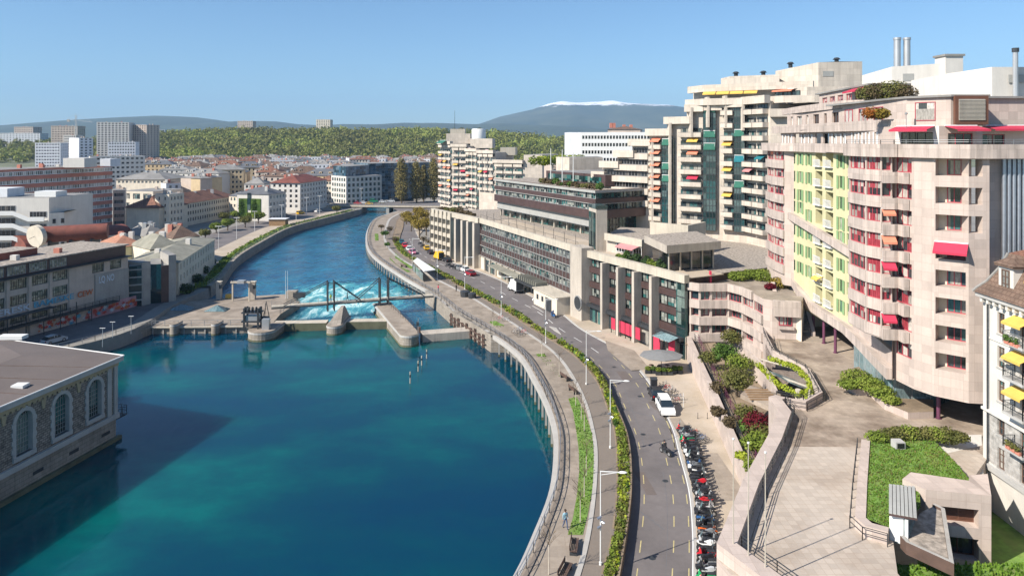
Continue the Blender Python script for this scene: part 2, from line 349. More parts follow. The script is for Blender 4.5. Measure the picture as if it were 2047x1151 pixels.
M('asphalt', (.16, .142, .138), .9, .14, .12, stain=((.085, .076, .076), .22, .5), bump=.15, bsc=30); M('paving', (.33, .275, .22), .9, .13, .25, stain=((.20, .16, .12), .4, .7), brick=(1.6, 1.6, .02, (.8, .78, .76))); M('paving_path', (.20, .165, .135), .9, .14, .3, stain=((.13, .11, .09), .3, .5))
M('kerb', (.40, .38, .35), .85, .1, .5); M('plaza', (.40, .325, .255), .9, .14, .5, stain=((.17, .125, .09), .16, .95), brick=(.62, .62, .02, (.82, .8, .78), 0.0)); M('plaza_clean', (.50, .43, .36), .85, .08, .5, stain=((.33, .26, .20), .25, .6), brick=(.62, .62, .022, (.8, .77, .74), 0.0))
M('sand_pave', (.40, .33, .25), .95, .12, .2, stain=((.50, .43, .36), .12, .6)); M('ground_far', (.16, .17, .10), .95, .3, .03); M('ground_city', (.25, .235, .21), .95, .2, .08); M('grass', (.15, .27, .045), .95, .35, 1.3, stain=((.20, .19, .06), .5, .5), bump=.6, bsc=20)
M('stone_old', (.34, .30, .25), .95, .2, .3, streak=.5, brick=(1.2, .5, .03, (.6, .58, .55))); M('stone_wet', (.12, .12, .07), .7, .3, .6); M('rubble', (.33, .285, .245), .95, .5, 1.6, brick=(.55, .28, .05, (.5, .48, .46))); M('trim_stone', (.42, .41, .39), .85, .12, .6); M('trim_sand', (.40, .33, .21), .9, .12, .6)
M('paint_white', (.66, .66, .64), .6, .03); M('paint_yellow', (.50, .42, .20), .8, .2, 2.0); M('lamp_white', (.7, .7, .68), .4, .03); M('wood', (.27, .17, .09), .8, .2, 1.0); M('wood_dark', (.10, .06, .045), .8, .2, 1.0); M('bark', (.12, .09, .06), .95, .25, 2.0); M('bark_pale', (.5, .44, .36), .9, .15, 2.0)
M('soil', (.24, .18, .12), .95, .3, .6, bump=.5, bsc=8); M('tyre', (.02, .02, .02), .8, .1); M('chrome', (.55, .55, .56), .25, .05, metal=.9); M('car_glass', (.02, .03, .04), .08, .05); M('black_plastic', (.025, .025, .028), .5, .1); M('lens', (.5, .5, .48), .2, .03); M('tail_red', (.4, .01, .01), .3, .05)
for n_, c_ in dict(white=(.78, .78, .76), red=(.55, .02, .03), darkred=(.28, .015, .03), yellow=(.75, .45, .01), black=(.02, .02, .024), grey=(.2, .21, .22), silver=(.45, .46, .47), blue=(.03, .1, .25), green=(.02, .3, .1), orange=(.62, .13, .03), teal=(.02, .12, .14), pink=(.5, .16, .24)).items():
    M('paint_' + n_ + '_gloss', c_, .28, .03)
for n_, c_ in dict(red=(.50, .03, .07), yellow=(.66, .42, .09), orange=(.62, .22, .13), green=(.025, .13, .09), teal=(.01, .15, .18), grey=(.2, .2, .2), beige=(.42, .36, .27), pink=(.5, .22, .22)).items():
    M('cloth_' + n_, c_, .85, .1, 1.0)
M('skin', (.45, .27, .2), .6, .05); M('hair', (.05, .03, .02), .8, .1); M('cloth_jeans', (.06, .09, .18), .9, .1); M('cloth_black', (.02, .02, .024), .85, .1); M('cloth_sky', (.25, .42, .5), .9, .1); M('cloth_vest', (.6, .75, .05), .8, .05)
LEAF('leaf_spring', (.14, .20, .03), (.24, .32, .045), (.36, .40, .08)); LEAF('leaf_green', (.06, .12, .025), (.11, .20, .035), (.18, .29, .05)); LEAF('leaf_dark', (.03, .06, .02), (.055, .10, .03), (.09, .14, .045)); LEAF('leaf_yellow', (.22, .16, .03), (.34, .25, .04), (.40, .32, .07)); LEAF('leaf_olive', (.11, .13, .035), (.20, .20, .055), (.30, .28, .09))
LEAF('leaf_red', (.10, .006, .015), (.18, .012, .025), (.24, .03, .04), 1.5); LEAF('leaf_lime', (.30, .38, .03), (.42, .50, .04), (.52, .58, .07), 1.5); LEAF('leaf_brown', (.10, .07, .04), (.16, .12, .06), (.22, .17, .09)); LEAF('leaf_poplar', (.20, .16, .06), (.30, .25, .09), (.40, .34, .12), .4); LEAF('leaf_orange', (.35, .10, .02), (.45, .18, .03), (.3, .06, .03), 2); LEAF('grass_blade', (.10, .20, .02), (.17, .31, .035), (.30, .36, .08), .6)
LEAF('leaf_wood', (.17, .15, .06), (.30, .31, .08), (.48, .56, .12), .014)
from mathutils import noise as NZ
rng = random.Random(7)
# ================================================================ right bank edges traced from image pixels (picture row -> columns of each edge)
ST = [(1300, 930, 960, 1090, 1105, 1170, 1215, 1390), (1151, 1026, 1056, 1148, 1160, 1200, 1239, 1387), (1072, 1063, 1093, 1170, 1180, 1221, 1252, 1387), (981, 1098, 1119, 1184, 1192, 1231, 1263, 1379),
      (902, 1107, 1124, 1187, 1195, 1231, 1261, 1358), (861, 1106, 1122, 1182, 1189, 1227, 1253, 1348), (809, 1091, 1112, 1169, 1175, 1211, 1232, 1323), (756, 1065, 1091, 1143, 1150, 1188, 1209, 1292),
      (704, 1031, 1061, 1104, 1110, 1138, 1158, 1242), (658, 966, 984, 1040, 1046, 1064, 1084, 1162), (623, 908, 922, 985, 991, 1010, 1034, 1117), (589, 866, 880, 930, 936, 950, 968, 1056),
      (554, 806, 820, 862, 868, 884, 905, 985), (511, 745, 757, 790, 795, 806, 822, 872), (483, 731, 741, 768, 773, 785, 800, 842), (455, 736, 745, 770, 775, 790, 806, 828), (436, 752, 760, 780, 784, 797, 811, 832), (421, 796, 802, 812, 816, 828, 838, 852)]
def zprom(y): return interp([(0, .8), (112, .8), (135, .3), (150, .14), (500, .14)], y)
EDGE = []
for k in range(7):
    t = []
    for s in ST:
        z = 0.0
        if k < 6:
            z = .8
            for _ in range(6): z = zprom(P(s[1 + k], s[0], z)[1])
        x, y = P(s[1 + k], s[0], z); t.append((y, x))
    EDGE.append(sorted(smooth(t, 1.5)))
def ex(k, y): return interp(EDGE[k], y)
YS = [44 + 1.6 * i for i in range(0, 210)]; YS = [y for y in YS if y < 364]
FAC = [(40, 12.5), (50.5, 14.9), (60, 20.6), (66.5, 23.4), (118, 29.2), (123, 24.7), (148, 13.9), (201, -9), (229, -25.6), (262, -36), (364, -38)]   # foot of walls along the pavement
LEFT = smooth([(30, -150), (60, -128), (93, -104), (112, -92), (124, -80.5), (137, -74.5), (158, -76.5), (175, -76), (188, -78), (219, -86), (251, -90), (294, -93), (322, -89), (355, -83), (380, -81), (420, -95), (500, -150)], 4)
def lx(y): return interp(LEFT, y)
def rx(y): return ex(0, y) if y < 362 else interp([(362, ex(0, 362)), (400, -46), (440, -64), (500, -110)], y)
# ---------------- water
def water_mat():
    m, nt, nn, L, b = _tree('water'); g = N(nt, 'ShaderNodeNewGeometry'); pos = g.outputs['Position']
    sp = N(nt, 'ShaderNodeSeparateXYZ'); L.new(pos, sp.inputs[0])
    deep = ramp(nt, noise(nt, pos, 1, 8, .62, (.020, .034, 1)), (.36, (.0, .031, .070)), (.47, (.0, .042, .070)), (.56, (.0, .068, .080)), (.66, (.0, .115, .105)))
    def mr(v, a, b_, lo=0.0, hi=1.0):
        r = N(nt, 'ShaderNodeMapRange'); r.interpolation_type = 'SMOOTHSTEP'; L.new(v, r.inputs[0]); r.inputs[1].default_value = a; r.inputs[2].default_value = b_; r.inputs[3].default_value = lo; r.inputs[4].default_value = hi; return r.outputs[0]
    up = mr(sp.outputs[1], 142, 170)      # beyond the weir the river runs fast over a pale bed
    c = mixc(nt, up, deep, ramp(nt, noise(nt, pos, 1, 7, .75, (.16, .10, 1)), (.35, (.0, .06, .14)), (.62, (.005, .14, .23))))
    ds = N(nt, 'ShaderNodeVectorMath', operation='DISTANCE'); mp = N(nt, 'ShaderNodeMapping'); mp.inputs['Scale'].default_value = (1, .62, 0); L.new(pos, mp.inputs[0]); L.new(mp.outputs[0], ds.inputs[0]); ds.inputs[1].default_value = (-43, 171 * .62, 0)
    near = mr(ds.outputs['Value'], 8, 27, 1.0, 0.0)
    fo = noise(nt, pos, 1, 9, .74, (.20, .085, 1), 1.6); s_ = N(nt, 'ShaderNodeMath', operation='MULTIPLY_ADD'); L.new(near, s_.inputs[0]); s_.inputs[1].default_value = .34; L.new(fo, s_.inputs[2])
    f1 = N(nt, 'ShaderNodeMath', operation='MULTIPLY'); L.new(mr(s_.outputs[0], .62, .86), f1.inputs[0]); L.new(up, f1.inputs[1])
    c = mixc(nt, f1.outputs[0], c, (.08, .34, .38)); f2 = N(nt, 'ShaderNodeMath', operation='MULTIPLY'); L.new(mr(s_.outputs[0], .80, .95), f2.inputs[0]); L.new(up, f2.inputs[1]); c = mixc(nt, f2.outputs[0], c, (.62, .78, .76))
    L.new(c, b.inputs['Base Color']); b.inputs['IOR'].default_value = 1.33; b.inputs['Specular IOR Level'].default_value = .5
    m.node_tree.nodes['Principled BSDF'].subsurface_method = 'BURLEY'; b.inputs['Subsurface Weight'].default_value = .85; b.inputs['Subsurface Radius'].default_value = (.5, 1, 1); b.inputs['Subsurface Scale'].default_value = 5.5
    ro = N(nt, 'ShaderNodeMapRange'); L.new(f1.outputs[0], ro.inputs[0]); ro.inputs[3].default_value = .045; ro.inputs[4].default_value = .6; L.new(ro.outputs[0], b.inputs['Roughness'])
    b1 = N(nt, 'ShaderNodeBump'); b1.inputs['Distance'].default_value = .25; L.new(noise(nt, pos, 1, 4, .6, (.9, .55, 1)), b1.inputs['Height']); L.new(mr(sp.outputs[1], 135, 172, .13, .85), b1.inputs['Strength']); 
    b2 = N(nt, 'ShaderNodeBump'); b2.inputs['Distance'].default_value = .8; L.new(noise(nt, pos, 1, 3, .6, (.22, .14, 1)), b2.inputs['Height']); L.new(mr(sp.outputs[1], 140, 180, .03, .55), b2.inputs['Strength']); L.new(b1.outputs[0], b2.inputs['Normal']); L.new(b2.outputs[0], b.inputs['Normal'])
water_mat()
WY = [-40 + 6 * i for i in range(92)]
mb = MB(); mb.sheet([[(x, y, -2.8) for x in (-170, -120, -60, 0, 40, 60)] for y in WY if y < 560], 'water'); structure('river', mb)
# ---------------- ground in one sheet each side, joined behind the bend
mb = MB(); ys = [-60, 0] + [30 + 4 * i for i in range(118)]
def gl(y): return -.3 if y < 175 else interp([(175, -.3), (200, -.06), (600, -.06)], y)
mb.sheet([[(-3500, y, gl(y)), (-600, y, gl(y)), (lx(y), y, gl(y)), (lx(y) + .35, y, -3.6)] for y in ys], 'ground_city')
def rr(y): return ex(6, max(44, y)) if y < 364 else rx(y) + 3
mb.sheet([[(rx(max(44, y)) + 2.6, y, -3.6), (rx(max(44, y)) + 2.6, y, -.12), (rr(y), y, -.12), (300, y, -.12), (3500, y, -.12)] for y in ys], 'ground_city')
mb.sheet([[(x, y, -.07) for x in (-3500, -600, -170, 300, 3500)] for y in (498, 600, 760, 935)], 'ground_city')
structure('ground', mb)
HT = [(-400, 27), (250, 27), (300, 37), (420, 44), (860, 44), (1000, 40), (1140, 27), (1700, 27)]
def hz(x, y):
    h = interp(HT, CX + x / max(y, 900) * F); t = min(1, max(0, (y - 930) / 390)); return -.1 + (h + .1) * t * t * (3 - 2 * t)
mb = MB(); mb.sheet([[(x, y, hz(x, y)) for x in range(-2200, 2201, 40)] for y in [930 + 20 * i for i in range(26)]], 'ground_far')
mb.sheet([[(x * (1 + (y - 1430) / 2500), y, hz(x, 1430) + (y - 1430) * .0001) for x in range(-2200, 2201, 40)] for y in (1430, 2500, 5000, 9000, 13000)], 'ground_far')
structure('hills', mb)
# ---------------- promenade, cycle path, road
mb = MB(); zz = [zprom(y) for y in YS]
E = [[ex(k, y) for y in YS] for k in range(7)]
sl = MB()
sl.sheet([[(E[0][i] - .02, y, z - .75), (E[0][i] - .02, y, z + .02), (E[0][i] + .55, y, z + .02), (E[0][i] + .56, y, z)] for i, (y, z) in enumerate(zip(YS, zz))], 'kerb')
sl.sheet([[(E[0][i] + 2.8, y, z - .75), (E[0][i] - .02, y, z - .75)] for i, (y, z) in enumerate(zip(YS, zz))], 'concrete_grey')
sl.sheet([[(E[0][i] + .54, y, z), (E[2][i], y, z)] for i, (y, z) in enumerate(zip(YS, zz))], 'paving')
structure('promenade', sl)
mb.sheet([[(E[2][i], y, z - .3), (E[2][i], y, z + .05), (E[3][i], y, z + .05), (E[3][i], y, z - .3)] for i, (y, z) in enumerate(zip(YS, zz))], 'kerb'); structure('kerb_strip', mb)
mb = MB(); mb.sheet([[(E[3][i], y, z - .02), (E[4][i], y, z - .02)] for i, (y, z) in enumerate(zip(YS, zz))], 'paving_path'); structure('cycle_path', mb)
mb = MB(); mb.sheet([[(E[4][i], y, z - .02), (E[4][i] + .01, y, z + .06), (E[4][i] + .18, y, z + .06), (E[4][i] + .19, y, z - .01), (E[5][i] - .22, y, z - .01), (E[5][i] - .21, y, z + .1), (E[5][i], y, z + .1), (E[5][i], y, -.1)] for i, (y, z) in enumerate(zip(YS, zz))], 'soil'); structure('planting_bed', mb)
mb = MB(); mb.sheet([[(E[5][i] - .02, y, 0), (E[6][i] + .02, y, 0)] for i, y in enumerate(YS)], 'asphalt')
mb.sheet([[(interp([(350, E[5][-1]), (364, -60), (420, -78)], y), y, .01), (interp([(350, E[6][-1]), (364, -30), (420, -30)], y), y, .01)] for y in (362, 372, 384, 420)], 'asphalt')
structure('road', mb)
mb = MB(); mb.sheet([[(E[6][i], y, 0), (E[6][i], y, .12), (E[6][i] + .22, y, .12)] for i, y in enumerate(YS)], 'paint_white' if False else 'kerb')
mb.sheet([[(E[6][i] + .2, y, .119), (max(E[6][i] + 1, interp(FAC, y) + .3), y, .119)] for i, y in enumerate(YS)], 'sand_pave'); structure('pavement', mb)
# patches of paler concrete on the pavement
mb = MB()
for q in (((1392, 905), (1434, 905), (1500, 1000), (1400, 1000)), ((1338, 835), (1360, 835), (1378, 858), (1350, 858)), ((1210, 680), (1268, 700), (1300, 738), (1262, 740), (1215, 700))):
    mb.poly([(*P(a, b, .124), .124) for a, b in q][::-1], 'paving')
structure('pavement_patch', mb)
# painted lines: short yellow dashes that follow the road
mb = MB()
def dash(t, y, L_, w_, mat, z=.006):
    a = ex(5, y) + (ex(6, y) - ex(5, y)) * t; b = ex(5, y + L_) + (ex(6, y + L_) - ex(5, y + L_)) * t
    mb.poly([(a - w_ / 2, y, z), (a + w_ / 2, y, z), (b + w_ / 2, y + L_, z), (b - w_ / 2, y + L_, z)], mat)
y = 46
while y < 118:
    for t in (.21, .70, .93): dash(t, y, 1.9, .10, 'paint_yellow')
    y += 4.2
while y < 260:
    dash(.5, y, 3.0, .14, 'paint_white'); y += 6.5
for y in range(46, 260, 2): dash(.985, y, 2.0, .12, 'paint_white')
for y in range(84, 100, 2): dash(.93, y, 2.0, .12, 'paint_yellow')
for i in range(6): dash(.62, 150 + i, 1.0, .14, 'paint_white', .01)
structure('road_marking', mb)
mb = MB(); rk = random.Random(2)
for (ta, ya, tb_, yb_) in ((.0, 97, 1.0, 92), (.0, 121, .9, 117), (.1, 70, .55, 66.5), (.3, 84, .36, 104), (.62, 55, .58, 78), (0, 140, 1, 136)):
    n = 16; pp = []
    for i in range(n + 1):
        t = i / n; y = ya + (yb_ - ya) * t + rk.uniform(-.2, .2); u = ta + (tb_ - ta) * t; x = ex(5, y) + (ex(6, y) - ex(5, y)) * u; pp.append((x, y))
    mb.sheet([[(x - .03, y - .05, .004), (x + .03, y + .05, .004)] for x, y in pp], 'roof_slate')
for t, y in ((.4, 62), (.6, 76), (.35, 88), (.62, 101), (.5, 114), (.3, 131)): x = ex(5, y) + (ex(6, y) - ex(5, y)) * t; mb.poly([(x + math.cos(a * .5236) * .33, y + math.sin(a * .5236) * .33, .005) for a in range(12)], 'metal_dark')
for t, y, w_, l_ in ((.25, 73, 1.1, 5), (.8, 96, 1.3, 3), (.45, 108, 1.6, 4)): x = ex(5, y) + (ex(6, y) - ex(5, y)) * t; mb.poly([(x, y, .003), (x + w_, y, .003), (x + w_ - .4, y + l_, .003), (x - .4, y + l_, .003)], 'roof_felt')
structure('road_patch', mb)
for q in (((1098, 652), (1112, 655), (1122, 668), (1108, 660)), ((926, 573), (935, 572), (948, 582), (938, 583))):
    mb = MB(); mb.prism([P(a, b, .1) for a, b in q][::-1], 0, .13, 'kerb'); tag(structure('traffic_island', mb))
# grass plots on the promenade
mb = MB()
PLOTS = [((1071, 707), (1088, 707), (1128, 752), (1112, 757)), ((1136, 796), (1153, 793), (1170, 825), (1184, 870), (1188, 915), (1187, 960), (1182, 990), (1174, 1030), (1165, 1068), (1135, 1068), (1145, 1035), (1153, 990), (1158, 940), (1157, 900), (1152, 860), (1146, 825)),
         ((978, 643), (990, 641), (1012, 652), (996, 657)), ((778, 514), (795, 531), (822, 543), (814, 544), (781, 520)), ((749, 467), (756, 467), (757, 481), (750, 481)), ((790, 505), (806, 520), (828, 536), (820, 537), (790, 515))]
PL3 = []
for q in PLOTS:
    z = .8
    for _ in range(5): z = zprom(P(q[0][0], q[0][1], z)[1]) + .03
    pts = [(*P(a, b, z), z) for a, b in q]; PL3.append(pts); mb.poly(pts, 'grass')
o = structure('grass_plot', mb)
def blades(pts, dens, mat, h=.16, mb=None, seed=1):
    r = random.Random(seed); xs = [p[0] for p in pts]; ys_ = [p[1] for p in pts]; mb = mb or MB(); k = mb.m(mat)
    def ins(x, y):
        c = False; n = len(pts); j = n - 1
        for i in range(n):
            if (pts[i][1] > y) != (pts[j][1] > y) and x < (pts[j][0] - pts[i][0]) * (y - pts[i][1]) / (pts[j][1] - pts[i][1]) + pts[i][0]: c = not c
            j = i
        return c
    A = (max(xs) - min(xs)) * (max(ys_) - min(ys_))
    for _ in range(int(A * dens)):
        x = r.uniform(min(xs), max(xs)); y = r.uniform(min(ys_), max(ys_))
        if not ins(x, y): continue
        z = pts[0][2] if len(pts[0]) > 2 else 0; a = r.uniform(0, 3.14); c, s_ = math.cos(a) * h * .55, math.sin(a) * h * .55; hh = h * r.uniform(.5, 1.3); l = r.uniform(-.5, .5) * h
        i = len(mb.v); mb.v += [(x - c, y - s_, z), (x + c, y + s_, z), (x + c * .4 + l, y + s_ * .4 + l, z + hh), (x - c * .4 + l, y - s_ * .4, z + hh)]; mb.f.append((i, i + 1, i + 2, i + 3)); mb.mi.append(k)
    return mb
mb = MB()
for i, p in enumerate(PL3): blades(p, 14 if i < 2 else 6, 'grass_blade', .14, mb, i)
tag(part('grass', mb), 'short green grass on the promenade lawns', kind='stuff')
# low planting along the bed between path and road, with gaps of bare slab
mb = MB(); r_ = random.Random(3)
for _ in range(15000):
    y = r_.uniform(46, 112) if r_.random() < .62 else r_.uniform(112, 262)
    a, b = ex(4, y) + .35, ex(5, y) - .35
    if NZ.noise(Vector((y * .35, 2.2, 0))) < -.28 and y > 95: continue
    if y < 88 and (y % 3.4) < .55 and r_.random() < .9: a = a; b = a + (b - a) * .55
    x = a + (b - a) * r_.random(); h = .25 + .5 * max(0, NZ.noise(Vector((x * .6, y * .4, 5)))) + (.35 if y > 95 else 0); s_ = .16 if y < 112 else .26
    blob(mb, (x, y, zprom(y) + h * .5), (.25, .25, h * .6), 1, s_, ('leaf_spring', 'leaf_olive', 'leaf_lime', 'leaf_green')[min(3, int(abs(NZ.noise(Vector((x * .7, y * .22, 9)))) * 9))], r_)
tag(part('ground_cover', mb), 'yellow green ground cover plants in the bed between cycle path and road', kind='stuff')
mb = MB()
for i in range(13):
    y = 47 + 3.4 * i; x = ex(5, y); mb.bx(x - 1.35, x - .2, y, y + 1.0, .6, .93, 'paving_path')
structure('slab', mb)
# ---------------- mountains with snow, far away
def snow(): 
    m, nt, nn, L, b = _tree('mountain'); g = N(nt, 'ShaderNodeNewGeometry'); sp = N(nt, 'ShaderNodeSeparateXYZ'); L.new(g.outputs['Position'], sp.inputs[0])
    a = N(nt, 'ShaderNodeMath', operation='MULTIPLY_ADD'); L.new(noise(nt, g.outputs['Position'], .004, 8, .7), a.inputs[0]); a.inputs[1].default_value = 260; L.new(sp.outputs[2], a.inputs[2])
    r = N(nt, 'ShaderNodeMapRange'); L.new(a.outputs[0], r.inputs[0]); r.inputs[1].default_value = 575; r.inputs[2].default_value = 600
    c = mixc(nt, r.outputs[0], ramp(nt, noise(nt, g.outputs['Position'], .002, 7, .65), (.35, (.035, .05, .03)), (.65, (.09, .10, .06))), (.85, .86, .9)); L.new(c, b.inputs['Base Color']); b.inputs['Roughness'].default_value = .95
snow(); M('forest_far', (.055, .07, .035), .95, .35, .004)
def ridge(name, prof, Y, mat, amp, dep, step=6):
    mb = MB(); rows = []
    for j in range(15):
        t = j / 14; y = Y - dep + dep * t * 1.5; f = math.sin(min(1, t * 1.5) * math.pi / 2) if t < .67 else 1 - (t - .67) * .8; f = max(0, f)
        row = []
        for px in range(prof[0][0], prof[-1][0] + 1, step):
            x = (px - CX) * Y / F; zt = (HY - interp(prof, px)) * Y / F + H - 20; n = NZ.fractal(Vector((x * .0011, y * .0011, 3.3)), 1.0, 2.0, 6) * amp
            row.append((x, y, 20 + zt * f + n * (1 - abs(2 * f - 1) * .85)))
        rows.append(row)
    mb.sheet(rows, mat); return structure(name, mb, True)
ridge('mountain', [(930, 262), (960, 250), (1000, 235), (1060, 222), (1095, 210), (1120, 205), (1150, 208), (1190, 206), (1215, 203), (1240, 207), (1280, 209), (1320, 211), (1345, 216), (1400, 219), (1500, 224), (1700, 240)], 9500, 'mountain', 60, 3000)
ridge('mountain', [(1850, 215), (1940, 195), (1990, 180), (2010, 166), (2030, 158), (2050, 156), (2080, 162), (2120, 158), (2200, 170), (2300, 200)], 9400, 'mountain', 90, 3000)
ridge('far_hills', [(-300, 262), (-60, 258), (0, 256), (60, 254), (130, 249), (200, 243), (280, 237), (340, 233), (400, 235), (440, 240), (480, 246), (520, 243), (560, 244), (600, 249), (660, 252), (700, 249), (760, 250), (820, 247), (880, 247), (950, 249), (1010, 247), (1100, 252), (1200, 258)], 7000, 'forest_far', 30, 2200)
# ---------------- the wooded slope (one mass of trees)
mb = MB(); r_ = random.Random(11)
for _ in range(4300):
    px = r_.uniform(-90, 1160); y = 938 + 440 * r_.random() ** 1.25; x = (px - CX) * y / F
    if px > 880 and r_.random() < .3: continue
    if px < 262 and (y < 1010 or r_.random() < .45): continue
    s_ = r_.uniform(4.2, 8.0) * (.72 if y < 985 else 1); h = s_ * r_.uniform(.8, 1.25)
    blob(mb, (x, y, hz(x, y) + h * .9 + 1.5), (s_, s_, h), 42, 1.9, 'leaf_wood', r_, shell=.8)
tag(part('wood', mb), 'spring woodland covering the slope behind the city', kind='stuff')
# ---------------- air
m = D.materials.new('haze'); m.use_nodes = True; nt = m.node_tree; nt.nodes.remove(nt.nodes['Principled BSDF'])
v = nt.nodes.new('ShaderNodeVolumePrincipled'); v.inputs['Color'].default_value = (.42, .68, 1.0, 1); v.inputs['Density'].default_value = 7.5e-5; v.inputs['Anisotropy'].default_value = 0.0
nt.links.new(v.outputs[0], nt.nodes['Material Output'].inputs['Volume']); MATS['haze'] = m
mb = MB(); mb.bx(-9500, 11500, -80, 16000, -6, 960, 'haze'); tag(part('haze', mb), 'thin blue haze in the distance', kind='stuff')
# ================================================================ helpers for the right bank
def offs(pts, d):                      # offset an open polyline towards its outward side
    out = []; n = len(pts)
    for i in range(n):
        ns = []
        if i > 0: f = Fr(pts[i - 1], pts[i]); ns.append(f.n)
        if i < n - 1: f = Fr(pts[i], pts[i + 1]); ns.append(f.n)
        nx = sum(a[0] for a in ns); ny = sum(a[1] for a in ns); l = math.hypot(nx, ny) or 1; nx /= l; ny /= l
        c = max(.45, nx * ns[0][0] + ny * ns[0][1]); out.append((pts[i][0] + nx * d / c, pts[i][1] + ny * d / c))
    return out
def band(mb, pts, zb, zt, w0, w1, mat, top=None):   # a ribbon wall swept along a polyline between offsets w0 < w1
    n = len(pts); zb = zb if isinstance(zb, (list, tuple)) else [zb] * n; zt = zt if isinstance(zt, (list, tuple)) else [zt] * n
    a = offs(pts, w0); b = offs(pts, w1)
    mb.sheet([[(*a[i], zb[i]), (*b[i], zb[i]), (*b[i], zt[i])] for i in range(n)], mat)
    mb.sheet([[(*b[i], zt[i]), (*a[i], zt[i])] for i in range(n)], top or mat); mb.sheet([[(*a[i], zt[i]), (*a[i], zb[i])] for i in range(n)], mat)
    for i in (0, n - 1): mb.poly([(*a[i], zb[i]), (*b[i], zb[i]), (*b[i], zt[i]), (*a[i], zt[i])], mat)
def rail(mb, pts, h=1.0, sp=1.5, r=.025, mat='rail_metal', bars=2, infill=0):   # pts 3-D along the foot
    for a, b in zip(pts[:-1], pts[1:]):
        a = Vector(a); b = Vector(b); L_ = (b - a).length; n = max(1, round(L_ / sp))
        for j in range(bars): z = Vector((0, 0, h * (1 - j / max(1, bars) * .9))); mb.tube(a + z, b + z, r, r, 4, mat, False)
        for i in range(n + 1): p = a.lerp(b, i / n); mb.tube(p, p + Vector((0, 0, h)), r * 1.2, r * 1.2, 4, mat, False)
        if infill:
            k = int(L_ / infill)
            for i in range(k): p = a.lerp(b, (i + .5) / k); mb.tube(p + Vector((0, 0, h * .08)), p + Vector((0, 0, h)), r * .45, r * .45, 3, mat, False)
AWN = {}
def awning_mesh(w_, d, drop, cloth):
    key = (round(w_, 1), round(d, 1), round(drop, 1), cloth)
    if key in AWN: return AWN[key]
    b = MB(); f = Fr((0, 0), ang=0)
    b.loft([[f.p(-w_ / 2, 0, 0), f.p(-w_ / 2, -.04, 0), f.p(-w_ / 2, -drop - .04, d), f.p(-w_ / 2, -drop, d)], [f.p(w_ / 2, 0, 0), f.p(w_ / 2, -.04, 0), f.p(w_ / 2, -drop - .04, d), f.p(w_ / 2, -drop, d)]], cloth)
    b.box(f, -w_ / 2, w_ / 2, -drop - .22, -drop - .045, d - .03, d, cloth); b.tube(f.p(-w_ / 2, .03, .02), f.p(w_ / 2, .03, .02), .07, .07, 6, 'frame_white')
    for s in (-1, 1): b.tube(f.p(s * w_ * .45, -.1, .05), f.p(s * w_ * .45, -drop - .05, d - .05), .02, .02, 4, 'frame_white')
    AWN[key] = b.mesh('awning'); return AWN[key]
def awn(t, fr, u, z, w_, d, drop, cloth, wo=0.0):
    inst('awning', awning_mesh(w_, d, drop, 'cloth_' + cloth), t, fr.p(u, z, wo), fr.ang, label=cloth + ' awning')
# ================================================================ A. pink corner block with red windows
PK = [(42.5, 85.4), (40.4, 84), (40.2, 79.6), (40.9, 77.6), (42.0, 77.4), (42.6, 78.3), (43.05, 75), (44.0, 73), (46.3, 71), (48.2, 70.7), (48.6, 71.8), (64, 71.8)]
s0 = 33.6; FL = 2.87
A = Bld('apartment_building', 'tall pink panelled apartment block with red framed bay windows and red awnings', 'building', (52, 80, 7))
wl = A.wall; zb = 10.3
rows = [s0 - FL * k for k in range(7)]
wred = lambda w_, n: window_mesh(w_, 1.5, n, 1, 'frame_red', 'glass_blind', .1)
def seg(i): return Fr(PK[i], PK[i + 1])
def strip(i, margin, n, rws=rows, h=1.62, mat='panel_pink', fmat='frame_red', z0=zb, z1=35.07):
    f = seg(i); z0 = 15.0 if i < 4 else z0; w_ = f.len - 2 * margin; me = window_mesh(w_, h, n, 1, fmat, 'glass_bay', .09)
    f.len; wl.holes(f, 0, f.len, z0, z1, [(margin, f.len - margin, z, z + h) for z in rws], .22, mat)
    for z in rws: A.win(f, f.len / 2, z, me, .22)
A.plain(PK[0], PK[1], 15.0, 35.07, 'panel_pink')
wl.poly([(*p, 15.0) for p in (PK[0], PK[1], PK[2], PK[3], PK[4], (43.2, 78.3), (45.9, 95))], 'concrete_pale'); f = Fr((45.7, 94), (42.75, 78.25)); wl.box(f, 0, f.len, zb, 13.1, -.5, .0, 'panel_pink'); wl.box(f, 0, f.len, 13.1, 15, -2.2, -1.9, 'glass_dark')
strip(1, .12, 5); strip(2, .1, 3); strip(3, .1, 1); A.plain(PK[4], PK[5], zb, 35.07, 'panel_pink'); strip(5, .35, 3, [s0 - .2 - FL * k for k in range(8)])
A.plain(PK[6], PK[7], zb, 35.07, 'panel_pink')
# loggias: deep openings with a glazed wall inside
f = seg(7); lrow = [s0 - .35 - FL * k for k in range(8)]; g8 = seg(8)
wl.holes(f, 0, f.len, zb, 35.07, [(.12, f.len - (.0 if k < 3 else .25), z, z + 1.72) for k, z in enumerate(lrow)], 1.7, 'panel_pink')
wl.holes(g8, 0, g8.len, zb, 35.07, [(0, 1.3, z, z + 1.72) for z in lrow[:3]], 1.5, 'panel_pink')
lg = window_mesh(1.9, 1.72, 3, 1, 'frame_red', 'glass_room', .09)
for z in lrow:
    A.win(f, f.len - 1.2, z, lg, 1.62); ff = Fr(f.p(f.len - 2.2, 0, -.2)[:2], f.p(f.len - 2.2, 0, -1.6)[:2])
    wl.poly([f.p(.1, z, -1.66), f.p(f.len - 2.15, z, -1.66), f.p(f.len - 2.15, z + 1.72, -1.66), f.p(.1, z + 1.72, -1.66)], 'plaster_cream')
